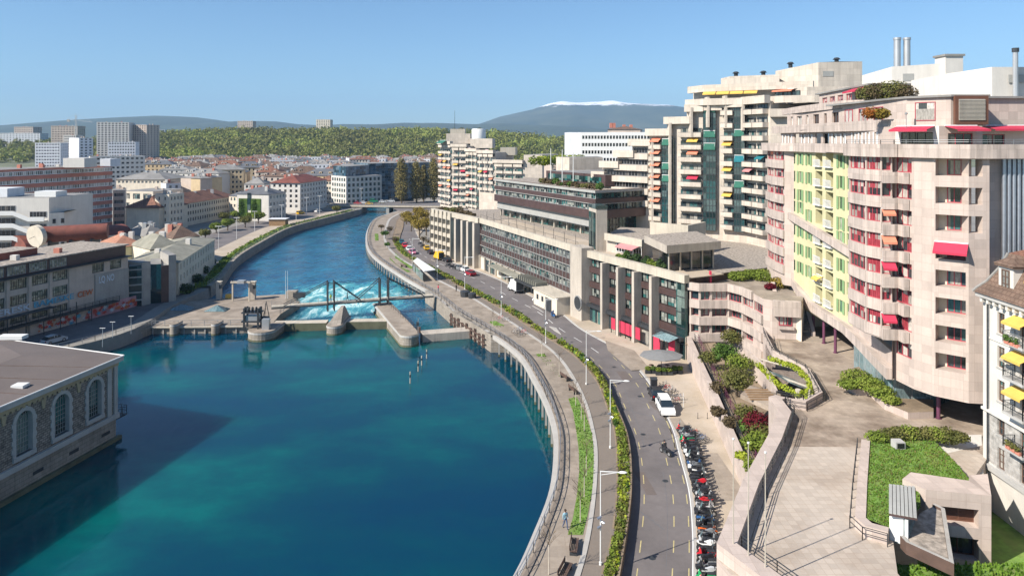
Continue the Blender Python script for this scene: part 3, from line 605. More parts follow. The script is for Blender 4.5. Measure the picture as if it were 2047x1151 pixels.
for i in (9, 10): A.plain(PK[i], PK[i + 1], zb - (3.2 if i == 10 else 0), 35.07, 'panel_pink')
# bands on the bay, swelling outwards
bal = MB()
for k in range(7):
    z = rows[k]; band(bal, [PK[1], PK[2], PK[3], PK[4]], z - 1.24, z + .02, .02, .12, 'band_pink')
    b2 = MB()
for k in range(7):
    z = rows[k] - .2; b2 = MB(); band(b2, [PK[3], PK[4], (43.0, 77.5), (42.9, 75.6)], z - 1.2, z + .0, .03, .6, 'band_pink'); part('balcony', b2, A.t)
part('spandrel', bal, A.t)
# soffit, wall foot
wl.poly([(*p, zb) for p in [(42.9, 78.3)] + PK[5:]] + [(75, 90, zb), (75, 125, zb), (54, 125, zb), (46.2, 95, zb)], 'concrete_pale')
# big terrace parapet
tb = MB(); band(tb, PK[:10] + [(66, 70.9)], 35.07, 36.5, -.2, .55, 'band_pink')
wl.poly([(*p, 35.2) for p in offs(PK, .2)] + [(78, 71.8, 35.2), (78, 112, 35.2), (47, 112, 35.2)], 'paving')
part('parapet', tb, A.t)
rl = MB(); rail(rl, [(*p, 36.5) for p in offs(PK, .2)], .45, 2.5, .03, 'rail_metal', 2); part('railing', rl, A.t)
# set-back storeys
S1 = [(46.2, 96), (44.6, 84.5), (44.6, 81.5), (47.5, 77.9), (52.3, 77.9), (52.8, 82.0), (72, 82)]
def fpoly(i, S): return Fr(S[i], S[i + 1])
A.grid(S1[0], S1[1], 35.2, 38.5, [36.2], 4, .9, 1.7, 'panel_pink', fm='frame_white', nx=2, shut='shutter_white')
A.plain(S1[1], S1[2], 35.2, 38.5, 'panel_pink'); A.grid(S1[2], S1[3], 35.2, 38.5, [35.4], 1, 3.4, 2.4, 'plaster_white', fm='frame_dark', nx=4, gm='glass_dark')
A.grid(S1[3], S1[4], 35.2, 38.5, [35.4], 1, 2.8, 2.3, 'panel_pink', fm='frame_red', nx=3, gm='glass_dark'); A.plain(S1[4], S1[5], 35.2, 38.5, 'panel_pink'); A.grid(S1[5], S1[6], 35.2, 38.5, [35.4], 3, 2.6, 2.2, 'plaster_white', fm='frame_red', nx=2)
wl.poly([(*p, 38.5) for p in S1] + [(72, 108, 38.5), (46, 112, 38.5)], 'roof_grey')
f = fpoly(2, S1); awn(A.t, f, f.len / 2 - .1, 38.5, 4.0, 2.2, .4, 'red', .05); f = fpoly(3, S1); awn(A.t, f, f.len / 2, 38.5, 3.6, 2.3, .4, 'red', .05); f = fpoly(5, S1); awn(A.t, f, 5.2, 38.6, 6.4, 2.6, .4, 'red', .05)
S2 = [(47.6, 101), (47.3, 87.5), (47.4, 84.2), (50.5, 80.6), (54.6, 80.6), (55, 83.8), (72, 83.8)]
p2 = MB(); band(p2, [(46.9, 113), (45.9, 96), (45.2, 86), (45.4, 83.5), (47.0, 81.6)], 38.1, 39.4, -.2, .35, 'band_pink'); part('parapet', p2, A.t)
wl.prism([S2[0], (47.3, 87.5), (47.4, 84.2), (50.5, 80.6), (54.6, 80.6), (55, 83.8), (72, 83.8), (72, 101)], 38.5, 41.9, 'panel_pink', 'roof_grey')
f = fpoly(0, S2)
for u in (2.2, 6.4, 10.5): inst('window', window_mesh(2.4, 2.0, 2, 1, 'frame_red', 'glass_blind', .1), A.t, f.p(u, 39.2, .06), f.ang)
f = fpoly(3, S2)
lv = MB(); lv.box(f, .1, 3.9, 38.7, 42.0, .3, .65, 'frame_brown'); lv.box(f, .5, 3.5, 39.2, 41.6, .64, .68, 'band_grey')
for i in range(16): z = 39.2 + .15 * i; lv.box(f, .5, 3.5, z, z + .07, .66, .76, 'concrete_pale')
part('louvre_panel', lv, A.t)
f = fpoly(2, S2); inst('window', window_mesh(2.2, 2.2, 1, 1, 'frame_red', 'glass_blind', .08), A.t, f.p(f.len / 2 - .3, 39.2, .06), f.ang)
wl.prism([(46.6, 104), (46.9, 87.3), (47.2, 83.9), (50.3, 80.2), (54.8, 80.2), (55.4, 83.4), (73, 83.4), (73, 104)], 41.9, 42.15, 'roof_grey', bottom=True)
# plant rooms on the roof
pr = MB(); pr.prism([(57, 100), (57, 93), (61, 89), (69, 89), (69, 100)], 42.1, [45.4, 45.6, 46.2, 46.2, 46.2], 'plaster_white', 'roof_grey'); pr.box(Fr((62, 88.9), (69, 88.9)), 1.0, 3.4, 44.2, 45.2, 0, .06, 'band_grey'); pr.box(Fr((62, 88.9), (69, 88.9)), 4.6, 6.2, 44.2, 45.2, 0, .06, 'band_grey')
pr.prism([(66.2, 88.6), (71, 86.6), (72, 90), (69.1, 92)], 42.1, 44.6, 'plaster_cool', 'roof_grey'); part('plant_room', pr, A.t)
fl_ = MB()
for i in range(5): x = 50.1 + .5 * i; y = 71.3; fl_.tube((x, y, 24.9), (x, y, 35.0), .2, .2, 10, 'galvanised'); fl_.tube((x, y, 24.7), (x, y, 24.95), .25, .25, 10, 'galvanised')
fl_.bx(50.4, 53.2, 70.7, 71.75, 23.4, 24.8, 'plaster_white'); part('flue_pipe', fl_, A.t, 'bundle of five grey vertical flue pipes', smooth=True)
ch = MB(); ch.tube((63.4, 88.2, 42.1), (63.4, 88.2, 48.0), .3, .3, 10, 'metal_light'); ch.tube((63.4, 88.2, 48.0), (63.4, 88.2, 48.5), .4, .4, 10, 'metal_dark'); part('chimney', ch, A.t)
f = seg(7); awn(A.t, f, f.len / 2, lrow[3] + 1.75, 3.0, 1.0, .9, 'red', .03)
f = seg(3); awn(A.t, f, .6, rows[4] + 1.5, 1.4, .9, .7, 'red', .25); awn(A.t, f, .6, rows[3] + 1.5, 1.4, .9, .7, 'orange', .25); awn(A.t, f, .6, rows[2] + 1.5, 1.3, .7, .5, 'orange', .25); awn(A.t, f, .6, rows[6] + 1.5, 1.4, .9, .7, 'red', .25)
lam = MB(); lam.tube((44.8, 79.6, 36.5), (44.8, 79.6, 39.8), .04, .04, 6, 'rail_metal'); lam.lathe([(0, 39.8), (.16, 39.85), (.16, 40), (0, 40.1)], 8, 'rail_metal', (44.8, 79.6, 0)); part('roof_lamp', lam, A.t)
A.done()
# ground floor under the block: glazed base, purple columns
gb = MB(); G = [(52, 95), (44.95, 92), (43.2, 79.3), (48.0, 78.9), (60, 88)]
for a, b in zip(G[:-1], G[1:]):
    f = Fr(a, b); gb.box(f, 0, f.len, 7.0, zb, -.3, 0, 'glass_pale')
    for i in range(int(f.len / 2) + 1): gb.box(f, i * 2 - .03, i * 2 + .03, 7.0, zb, 0, .04, 'frame_grey')
solo('glazed_lobby', gb, 'pale blue glazed lobby wall under the pink apartment block', 'glass wall')
colm = MB(); colm.tube((0, 0, 0), (0, 0, 3.9), .2, .2, 12, 'purple_steel'); colm.tube((0, 0, 0), (0, 0, .06), .32, .32, 12, 'purple_steel'); cme = colm.mesh('column')
for i, (px, py, zt, lab) in enumerate([(1626, 669, 4.1, 'purple steel column under the sloping band, farthest from the camera of those by the stairs'), (1647, 686, 4.0, 'purple steel column, middle of the row of three under the sloping band'), (1670, 705, 4.0, 'purple steel column under the sloping band, nearest of the row of three'), (1876, 836, 3.3, 'purple steel column standing alone under the corner of the pink block'), (1558, 560, 4.0, 'slim purple column behind the clipped bushes on the upper terrace')]):
    z = 7.0 if i < 4 else 12.3; x, y = P(px, py, z); o = D.objects.new('column', cme); C.objects.link(o); o.location = (x, y, z); o.scale = (1, 1, zt / 3.9); tag(o, lab, 'column', 'purple columns')
# ================================================================ B. yellow middle block with green shutters
B = Bld('apartment_building', 'yellow apartment block with green shutters and arched white windows above', 'building', (50, 104, 7))
X0 = 45.7
def zbot(y): return interp([(84, 10.35), (106, 11.2), (109.6, 12.2), (119.6, 14.6), (124, 15.9), (140, 19)], y)
yp = lambda px: X0 * F / (px - CX)
fr = Fr((X0, 113.5), (X0, 86)); uy = lambda y: 113.5 - y
slots = [(1588, 'g', .8), (1600, 'g', 1.3), (1617, 'g', 1.2), (1637, 'l', 2.3), (1658, 'l', 2.4), (1681, 'g', 1.25), (1696, 'g', 1.0)]
for zk, (z0, z1, mat) in enumerate([(10.4, 35.07, 'plaster_yellow')]):
    hs = []
    for k in range(8):
        for px, t_, w_ in slots:
            y = yp(px); z = 33.05 - FL * k
            if z < zbot(y) + 1.5: continue
            u = uy(y)
            if abs(z - interp([(95, 21.6), (114.4, 24.2)], y) - .1) < .7: z += .9
            h = 1.75
            if t_ == 'g': hs.append((u - w_ / 2, u + w_ / 2, z, z + h)); B.win(fr, u, z, window_mesh(w_, h, 2, 1, 'shutter_green', 'glass_room', .1, 'shutter_green' if w_ > 1.1 else None), .15)
            else: hs.append((u - w_ / 2, u + w_ / 2, z, z + 2.1)); B.win(fr, u, z, window_mesh(w_, 2.1, 2, 1, 'frame_brown', 'glass_room', .08), 1.2)
    deep = [h for h in hs if h[1] - h[0] > 2]; sh = [h for h in hs if h[1] - h[0] <= 2]
    lo = min(uy(yp(1627)), 99); hi = uy(yp(1669))
    B.wall.holes(Fr((X0, 113.5), (X0, 86)), 0, lo, z0, z1, [h for h in sh if h[1] < lo], .15, mat)
    B.wall.holes(fr, lo, hi, z0, z1, deep, 1.25, mat); B.wall.holes(fr, hi, 27.5, z0, z1, [h for h in sh if h[0] > hi], .15, mat)
    for h in deep:
        if random.Random(int(h[2] * 10 + h[0])).random() < .7:
            br = MB()
            for i in range(12):
                u = h[0] + (h[1] - h[0]) * i / 11; br.tube(fr.p(u, h[2], .35), fr.p(u, h[2] + .95, .4), .03, .03, 4, 'plaster_cool', False)
            br.tube(fr.p(h[0], h[2] + .95, .4), fr.p(h[1], h[2] + .95, .4), .04, .04, 4, 'plaster_cool'); br.box(fr, h[0], h[1], h[2] - .12, h[2], .0, .45, 'plaster_cool'); part('balcony_railing', br, B.t)
# pink bay at the left end
LB = [(47.0, 124.5), (45.2, 124), (44.5, 119), (44.6, 114.6), (45.7, 113.5)]
for i, n_ in ((1, 3), (2, 3)):
    f = Fr(LB[i], LB[i + 1]); B.wall.holes(f, 0, f.len, 13.2, 35.07, [(.2, f.len - .2, s0 - FL * k, s0 - FL * k + 1.5) for k in range(7)], .2, 'panel_pink')
    for k in range(7): B.win(f, f.len / 2, s0 - FL * k, window_mesh(f.len - .4, 1.5, n_, 1, 'frame_red', 'glass_bay', .12), .2)
B.plain(LB[0], LB[1], 13.2, 35.07, 'panel_pink'); B.plain(LB[3], LB[4], 13.2, 35.07, 'panel_pink')
for k in range(7): b_ = MB(); band(b_, LB[1:4], s0 - FL * k - 1.37, s0 - FL * k, .02, .3, 'band_pink'); part('spandrel', b_, B.t)
tb = MB(); band(tb, [(46.0, 126), (44.9, 124.6), (44.3, 119), (44.4, 114.3), (45.6, 112.5), (45.6, 88), (42.3, 86.2)], 35.07, 36.4, -.2, .5, 'band_pink'); part('parapet', tb, B.t)
db = MB(); ys_ = [126, 119.6, 114.5, 109.6, 106, 100, 95, 90, 84, 78.3]
band(db, [(X0 + .0 + max(0, y - 112) * .28, y) for y in ys_[:3]] + [(X0, y) for y in ys_[3:7]] + [(44.9, 90), (43.8, 84), (42.85, 78.4)], [zbot(y) for y in ys_], [zbot(y) + 1.25 for y in ys_], -.1, .9, 'band_pink')
band(db, [(X0, y) for y in (114.4, 108, 102, 95, 88, 84)], [24.2 - (114.4 - y) * .134 - .1 for y in (114.4, 108, 102, 95, 88, 84)], [24.2 - (114.4 - y) * .134 + 1.0 for y in (114.4, 108, 102, 95, 88, 84)], 0, .75, 'band_pink')
part('balcony_band', db, B.t, 'long sloping pink parapet bands')
# floor deck and set-back storeys
B.wall.poly([(45.2, 124, 35.2), (45.2, 86, 35.2), (60, 86, 35.2), (60, 124, 35.2)], 'paving')
f = Fr((47.6, 124), (46.2, 96)); hs = []
for i in range(9):
    u = 1.8 + 3.05 * i
    if i in (2, 5, 6): hs.append((u - 1.1, u + 1.1, 35.6, 37.9)); B.win(f, u, 35.6, window_mesh(2.2, 2.3, 2, 1, 'frame_brown', 'glass_dark', .08), 1.0)
    else:                               # arched white windows
        hs.append((u - .5, u + .5, 36.1, 37.8)); B.win(f, u, 36.1, window_mesh(1.0, 1.7, 2, 1, 'frame_white', 'glass_room', .12, 'shutter_white'), .2)
B.wall.holes(f, 0, f.len, 35.2, 38.3, hs, .25, 'panel_pink')
f2 = Fr((49.5, 126), (47.6, 101)); hs = []
for i in range(6):
    u = 2.5 + 4 * i; w_ = 2.6 if i % 2 else 1.2; hs.append((u - w_ / 2, u + w_ / 2, 38.9, 41.0)); B.win(f2, u, 38.9, window_mesh(w_, 2.1, 2, 1, 'frame_brown' if i > 2 else 'frame_white', 'glass_dark' if i > 2 else 'glass_room', .1), .3)
B.wall.holes(f2, 0, f2.len, 38.3, 41.5, hs, .3, 'panel_pink')
pp = MB(); band(pp, [(47.9, 128), (46.6, 113), (45.9, 96)], 38.1, 39.35, -.2, .4, 'band_pink'); band(pp, [(50.6, 130), (49.0, 118), (48.0, 101), (50, 99)], 41.5, 42.6, -.2, .5, 'band_pink'); part('parapet', pp, B.t)
B.wall.prism([(49.5, 126), (47.6, 101), (62, 101), (62, 126)], 41.4, 41.6, 'roof_grey'); B.wall.poly([(47.6, 124, 38.3), (46.2, 96, 38.3), (60, 96, 38.3), (60, 124, 38.3)], 'paving')
f3 = Fr((53.5, 122), (51.5, 101)); hs = [(1.5 + 3.6 * i, 3.9 + 3.6 * i, 42.2, 44.1) for i in range(5)]
B.wall.holes(f3, 0, f3.len, 41.6, 44.8, hs, .2, 'panel_pink')
for h in hs: B.win(f3, (h[0] + h[1]) / 2, 42.2, window_mesh(2.4, 1.9, 3, 1, 'frame_red', 'glass_blind', .12), .2)
B.wall.prism([(53.2, 123), (51.1, 100.6), (66, 100.6), (66, 123)], 44.8, 45.05, 'roof_grey', bottom=True); B.plain((51.5, 101), (66, 101), 41.6, 44.8, 'plaster_white')
awn(B.t, f3, 17.5, 44.7, 5, 1.5, .5, 'red', .05); awn(B.t, fr, uy(yp(1640)), 16.9, 2.0, .9, .5, 'yellow', .1)
B.wall.prism([(58, 116), (57.5, 106), (67, 104), (67, 116)], 45, [47.6, 48.0, 48.5, 48], 'plaster_white', 'roof_grey')
vb = MB(); vb.box(Fr((57.5, 106), (67, 104)), 1.5, 3, 45.8, 46.9, .0, .06, 'band_grey'); part('roof_vent', vb, B.t); vb = MB(); vb.bx(64, 66.6, 103.4, 106, 45, 49.3, 'plaster_white'); vb.bx(63.8, 66.8, 103.2, 106.2, 49.3, 49.6, 'roof_grey'); part('roof_vent', vb, B.t)
st = MB()
for dx in (0, 1.55): st.tube((61.6 + dx, 112, 47), (61.6 + dx, 112, 53.2), .52, .52, 12, 'metal_light'); st.tube((61.6 + dx, 112, 52.9), (61.6 + dx, 112, 53.25), .6, .6, 12, 'metal_light')
B.done()
solo('chimney_pair', st, 'two tall steel chimneys side by side on the roof of the yellow block', 'chimney', smooth=True)
# ================================================================ C. stepped cream block with teal glass
TC = Bld('apartment_building', 'high cream apartment block with stepped roofline and dark teal glass strips', 'building', (48, 165, 7))
LN = [(1190, 186), (1298, 173), (1349, 168), (1405, 164), (1445, 162), (1493, 158), (1540, 150), (1600, 148)]
lnY = lambda px: interp(LN, px)
def pt(px): y = lnY(px); return (X(px, y), y)
tops = [(1190, 1206, 28.6), (1206, 1234, 31.4), (1234, 1264, 34.2), (1264, 1298, 37.1), (1298, 1334, 39.6), (1334, 1373, 42.4), (1373, 1410, 45.2), (1410, 1445, 45.4), (1445, 1493, 46.0), (1493, 1540, 46.5), (1540, 1600, 43.5)]
for a, b, zt in tops:
    f = Fr(pt(a), pt(b)); q0 = pt(a); q1 = pt(b); TC.wall.prism([q0, q1, (q1[0] + 16, q1[1] + 26), (q0[0] + 16, q0[1] + 26)], 12, zt - 1.2, 'panel_cream', 'roof_grey')
    bb = MB(); band(bb, [f.p(-.3, 0)[:2], f.p(f.len, 0)[:2], f.p(f.len + .5, 0, -6)[:2]] if a < 1373 else [f.p(-.1, 0)[:2], f.p(f.len, 0)[:2]], zt - 1.7, zt, .02, 1.5, 'panel_cream'); part('parapet', bb, TC.t)
bays = [(1303, 1326, 'b', 'orange'), (1327, 1349, 'g', None), (1360, 1405, 'b', 'red'), (1407, 1432, 'g', None), (1446, 1469, 'b', 'yellow'), (1471, 1492, 'g', None), (1494, 1513, 'b', None), (1515, 1536, 'b', None)]
tzs = {1303: 35.7, 1327: 35.7, 1360: 38.6, 1407: 43.4, 1446: 43.6, 1471: 43.6, 1494: 43.6, 1515: 43.6}
balc = {}
rgc = random.Random(21)
for a, b, t_, aw in bays:
    f = Fr(pt(a), pt(b)); z = tzs[a]; w_ = f.len
    if t_ == 'b':
        m_ = MB(); lf = Fr((0, 0), ang=0); m_.box(lf, -w_ / 2, w_ / 2, -1.08, -.93, 0, 1.5, 'concrete_pale'); m_.box(lf, -w_ / 2, w_ / 2, -1.08, 0, 1.38, 1.5, 'panel_cream')
        for sg in (-1, 1): m_.box(lf, sg * w_ / 2 - .06, sg * w_ / 2 + .06, -1.08, 0, 0, 1.5, 'panel_cream')
        m_.tube(lf.p(-w_ / 2, .22, 1.44), lf.p(w_ / 2, .22, 1.44), .03, .03, 4, 'rail_metal'); m_.tube(lf.p(-w_ / 2, .02, 1.44), lf.p(w_ / 2, .02, 1.44), .05, .05, 4, 'metal_dark')
        me = m_.mesh('balcony'); wm = window_mesh(w_ - .3, 2.0, max(2, int(w_ / 1.1)), 1, 'frame_dark', 'glass_room', .08)
    else:
        m_ = MB(); lf = Fr((0, 0), ang=0); m_.box(lf, -w_ / 2, w_ / 2, -1.4, 1.48, 0, .9, 'glass_teal'); m_.box(lf, -w_ / 2 - .03, w_ / 2 + .03, -1.46, -1.36, 0, .97, 'metal_dark'); m_.box(lf, -w_ / 2 - .03, w_ / 2 + .03, -.1, .02, 0, .96, 'metal_dark')
        for i in range(5): u = -w_ / 2 + w_ * i / 4; m_.box(lf, u - .04, u + .04, -1.4, 1.48, .89, .95, 'metal_dark')
        me = m_.mesh('glazed_bay')
    k = 0
    while z > 15.5:
        if t_ == 'b':
            inst('balcony', me, TC.t, f.p(w_ / 2, z, 0), f.ang); TC.wins.append((f.p(w_ / 2, z - .93, .12), f.ang, wm))
            want = (aw == 'orange' and k < 6) or (aw == 'red' and k in (1, 2, 4)) or (aw == 'yellow' and k in (3, 5, 7)) or (aw is None and k in ((5,) if a == 1494 else (4,)))
            if want:
                col = aw or ('teal' if a > 1500 else 'pink')
                if aw == 'red' and k == 1: col = 'yellow'
                if aw == 'red': col = 'orange' if k == 2 else col
                awn(TC.t, f, w_ * (.5 if w_ < 3.4 else .62), z + 1.8, min(w_ * .8, 2.6), 1.6, .9, col, .1)
        else:
            inst('glazed_bay', me, TC.t, f.p(w_ / 2, z, 0), f.ang)
            if k in (0, 2, 3) and a != 1471 or (a == 1471 and k in (2, 4, 6)): awn(TC.t, f, w_ / 2, z + 1.4, w_ * .92, .25, 1.3, 'green' if k != 4 else 'teal', .93)
        z -= 2.9; k += 1
fin = MB()
for px, zt in ((1301, 36.5), (1336, 41.0), (1378, 44.5), (1411, 46.8), (1446, 47), (1480, 46)):
    q = pt(px); fin.bx(q[0] - .25, q[0] + .25, q[1] - 2.2, q[1] + .2, 13 if px < 1340 else zt - 7, zt, 'panel_cream')
part('pier', fin, TC.t)
for zt in (34.9, 32.0, 29.1, 26.2, 23.3):      # ribbon windows of the stepped wing
    a = max([t[0] for t in tops[:4] if True and t[2] <= zt + 99] + [1190]); lo_ = [t[0] for t in tops[:4] if t[2] > zt + .6]
    if not lo_: continue
    f = Fr(pt(min(lo_)), pt(1298)); TC.wins.append((f.p(f.len / 2, zt - 1.35, .12), f.ang, window_mesh(f.len - .8, 1.45, int(f.len / 1.0), 1, 'frame_grey', 'glass_dark', .1)))
    bb = MB(); bb.box(f, -.4, f.len + .2, zt - 2.85, zt - 1.4, .02, 1.0, 'panel_cream'); part('spandrel', bb, TC.t)
# upper penthouses with yellow awning
def U(px, py, y): return X(px, y), y, Z(py, y)
up = MB(); up.prism([(44.5, 172), (46.5, 166), (57, 160), (61, 158), (64, 152), (75, 150), (75, 175), (50, 182)], 45.0, 48.4, 'panel_cream', 'roof_grey'); TC.wall.v  # storey
part('penthouse', up, TC.t)
b_ = MB(); band(b_, [(43.5, 171), (45.8, 165.3), (56.5, 159.0), (60.5, 156.6), (66, 153.2)], 48.2, 49.8, -.5, .8, 'panel_cream')
band(b_, [(41.5, 166.5), (44.6, 162.4), (55, 156.6), (58.5, 150.5), (64, 148)], 44.9, 46.4, -.3, .6, 'panel_cream'); part('parapet', b_, TC.t)
b_ = MB(); b_.prism([(52.5, 176), (52.9, 170), (63, 165), (63, 176)], 48.3, 52.3, 'panel_cream', 'roof_grey'); b_.prism([(63.2, 168), (70, 160), (75, 160), (80, 160), (80, 172)], 48.3, [53.4, 54.6, 54.8, 54.8, 54], 'panel_cream', 'roof_grey'); b_.box(Fr((70, 160), (80, 160)), 1, 3.4, 51.4, 52.6, 0, .08, 'band_grey')
for x, y, z in ((55, 172, 52.3), (61, 170, 52.3), (76, 164, 54.8), (66, 166, 54)): b_.tube((x, y, z), (x, y, z + .9), .5, .5, 8, 'metal_dark'); b_.lathe([(.9, z + .9), (.5, z + 1.3), (0, z + 1.4)], 8, 'metal_dark', (x, y, 0))
part('plant_room', b_, TC.t)
f = Fr((45.4, 165.9), (56.8, 159.6)); 
for i in range(4): awn(TC.t, f, 1.7 + 3.1 * i, 48.4, 2.9, 1.6, .8, 'yellow', .7)
f = Fr((59, 158.2), (64, 152.6)); awn(TC.t, f, 2.8, 48.2, 4.6, 1.4, .4, 'orange', .3)
for i in range(3): TC.wins.append((f.p(1.4 + 2 * i, 45.6, .12), f.ang, window_mesh(1.8, 2.2, 2, 1, 'frame_dark', 'glass_teal', .08)))
TC.done()
# ================================================================ E. far stepped tower, left end of the row
T = Bld('apartment_building', 'distant stepped cream tower with close balcony rows and a white roof tank', 'building', (-20, 320, 3))
def q_(px, y): return (X(px, y), y)
TL = [(880, 334), (905, 322), (935, 318), (958, 308), (990, 300), (1047, 292), (1084, 290)]
tz = [36.2, 35.0, 33.0, 32.4, 28.4, 31.6]
fl3 = 2.9; rgt = random.Random(5)
for i in range(6):
    p0, p1 = q_(*TL[i]), q_(*TL[i + 1]); f = Fr(p0, p1); T.wall.prism([p0, p1, (p1[0] + 8, p1[1] + 22), (p0[0] + 8, p0[1] + 22)], 0, tz[i] - 1, 'panel_cream', 'roof_grey')
    if i == 5:
        continue
    nb = 2 if f.len < 9 else 3; bw = f.len / nb; m_ = MB(); lf = Fr((0, 0), ang=0); w_ = bw - .5
    m_.box(lf, -w_ / 2, w_ / 2, -1.1, 0, 1.1, 1.25, 'panel_cream'); m_.box(lf, -w_ / 2, w_ / 2, -1.1, -.95, 0, 1.1, 'panel_cream'); me = m_.mesh('balcony'); wm = window_mesh(w_, 1.9, 3, 1, 'frame_grey', 'glass_green' if i in (2, 4) else 'glass_room', .1)
    z = tz[i] - 1.8; n_ = 0
    while z > (6 if i < 3 else 14):
        for j in range(nb):
            u = bw * (j + .5); T.wins.append((f.p(u, z - .9, .1), f.ang, wm))
            if (i + n_ + j) % 1 == 0: inst('balcony', me, T.t, f.p(u, z, 0), f.ang)
            if i < 4 and rgt.random() < .13: awn(T.t, f, u, z + 1.9, w_ * .7, 1.3, .9, rgt.choice(['orange', 'orange', 'red', 'yellow']), .1)
        z -= fl3; n_ += 1
    bb = MB(); bb.box(f, -.3, f.len + .3, tz[i] - 1.4, tz[i], .0, 1.6, 'panel_cream'); part('parapet', bb, T.t)
pr = MB(); pr.prism([q_(892, 332), q_(940, 332), q_(946, 344), q_(896, 346)], 35, 39.8, 'panel_cream', 'roof_grey'); pr.prism([q_(900, 334), q_(930, 334), q_(932, 342), q_(902, 342)], 39.8, 42.0, 'concrete_pale', 'roof_grey'); pr.prism([q_(940, 325), q_(984, 322), q_(990, 338), q_(944, 340)], 33, 37.4, 'panel_cream', 'roof_grey')
pr.prism([q_(1000, 312), q_(1030, 312), q_(1034, 325), q_(1002, 325)], 30, 33.4, 'concrete_pale', 'roof_grey'); part('plant_room', pr, T.t)
tk = MB(); x, y = q_(957, 330); tk.lathe([(0, 42), (3.0, 42), (3.3, 41.6), (3.3, 37), (3.3, 36)], 20, 'paint_white', (x, y, 0)); part('roof_tank', tk, T.t, smooth=True)
f = Fr(q_(880, 333), q_(905, 321.5)); awn(T.t, f, f.len / 2, 36.6, 7, 2.2, 1.2, 'green', 1.6)
T.done()
# ================================================================ D. white office block behind
W = Bld('office_building', 'long white office block with even rows of small dark windows and blank left end', 'building', (45, 315, 5))
W.grid((24.8, 330), (25.2, 315), 0, 40.2, [], 0, 1, 1, 'plaster_cool')
W.plain((25.2, 315), (30.8, 313), 0, 40.2, 'plaster_cool')
W.grid((30.8, 313), (66, 306), 0, 40.2, [37.2, 33.9, 30.6, 27.3, 24.0, 20.7], 26, .95, 1.5, 'paint_white', fm='frame_grey', gm='glass_dark', nx=1, ft=.05, depth=.25, m0=.4, m1=.2)
W.wall.poly([(24.8, 330, 40.2), (25.2, 315, 40.2), (30.8, 313, 40.2), (66, 306, 40.2), (68, 325, 40.2)], 'roof_grey')
W.done()
wb = MB()
for j, (z0, z1) in enumerate(((35.9, 37.0), (32.6, 33.7), (29.3, 30.4))): wb.box(Fr((30.8, 313), (66, 306)), .2, 35.6, z0, z0 + .5, .04, .14, 'plaster_cool')
# brown roofs and rooftop machines beyond it
RB = Bld('office_building', 'small brown block with cluttered roof, seen above the white office block', 'building', (80, 420, 30)); q = [q_(1215, 420), q_(1280, 415), q_(1284, 440), q_(1220, 445)]; RB.wall.prism(q, 20, 43, 'plaster_tan', 'roof_brown'); hip(RB.wall, q, 43, 2.2, 'roof_brown')
for px in (1222, 1228, 1248, 1262): x, y = q_(px, 425); RB.wall.bx(x - .8, x + .8, y, y + 2, 44, 47 if px < 1230 else 46, 'brick_red')
RB.done()

# roof planting on the blocks
for i, (px, py, y, rd_, mt, lab) in enumerate(((1735, 186, 96, 1.5, 'leaf_olive', 'left end of the olive hedge on the roof of the yellow block'), (1758, 184, 95, 1.8, 'leaf_brown', 'brownish middle of the hedge on the roof of the yellow block'), (1785, 182, 94, 2.0, 'leaf_olive', 'tallest olive bush of the hedge on the roof'), (1808, 186, 93, 1.5, 'leaf_brown', 'right end of the brownish hedge on the roof'), (1742, 226, 84, 1.0, 'leaf_orange', 'orange red bush on the upper terrace of the pink block'), (1762, 227, 83.5, .9, 'leaf_yellow', 'yellow bush beside the orange one on the upper terrace'))):
    r_r = random.Random(i); m_ = MB(); c = (X(px, y), y, Z(py, y)); blob(m_, c, (rd_ * 1.2, rd_, rd_ * .75), int(700 * rd_), .14, mt, r_r, shell=.3); solo('roof_bush', m_, lab, 'bush')
# ================================================================ F. long quay office building
O = Bld('office_building', 'long low quayside office building of dark glass and brown bands with tall beige fins', 'building', (8, 160, 0))
a0, a1 = (-9, 201), (13.9, 147.6); fa = Fr(a0, a1); LA = fa.len
ow = O.wall; back = (a1[0] + 13, a1[1] + 16)
ow.prism([(-25.6, 229), (-9, 201), (13.9, 147.6), (16, 143), (29.1, 117.3), (31, 120), (60, 135), (60, 190), (10, 240)], .0, 3.9, 'concrete', 'concrete')
ow.prism([offs([(-25.6, 229), (-9, 201), (13.9, 147.6), (16, 143), (29.1, 117.3)], -.9)[i] for i in range(5)] + [(31.5, 120), (60, 135), (60, 190), (10, 240)], 3.9, 13.6, 'spandrel_brown', 'roof_gravel')
rows_ = [(11.15, 1.9), (8.05, 1.9), (4.95, 1.9)]
def glassrow(t, f, u0, u1, z, h, gm='glass_office', w0=-.35, bay=5.2, fmt='frame_grey'):
    n = max(1, round((u1 - u0) / bay)); bw = (u1 - u0) / n; me = window_mesh(bw - .12, h, max(2, round(bw / .95)), 1, fmt, gm, .09)
    for i in range(n): t.wins.append((f.p(u0 + bw * (i + .5), z, w0), f.ang, me))
for z, h in rows_: glassrow(O, fa, .3, LA - .3, z, h)
sp = MB()
for z0, z1 in ((9.98, 11.13), (6.88, 8.03), (3.95, 4.93)): sp.box(fa, .0, LA, z0, z1, -.5, .12, 'spandrel_brown'); sp.box(fa, 0, LA, z0 - .1, z0 - .003, -.5, .3, 'band_grey')
part('spandrel', sp, O.t)
fi = MB()
n = int(LA / 1.62)
for i in range(1, n): u = LA * i / n; fi.box(fa, u - .03, u + .03, 4.3, 13.1, .13, .26, 'band_grey')
part('mullion', fi, O.t)
pa = MB(); pa.box(fa, -.2, LA, 13.1, 14.5, -.4, .4, 'concrete_pale'); pa.box(fa, 0, LA, 13.62, 13.7, -9.0, -.42, 'sand_pave'); part('terrace', pa, O.t)
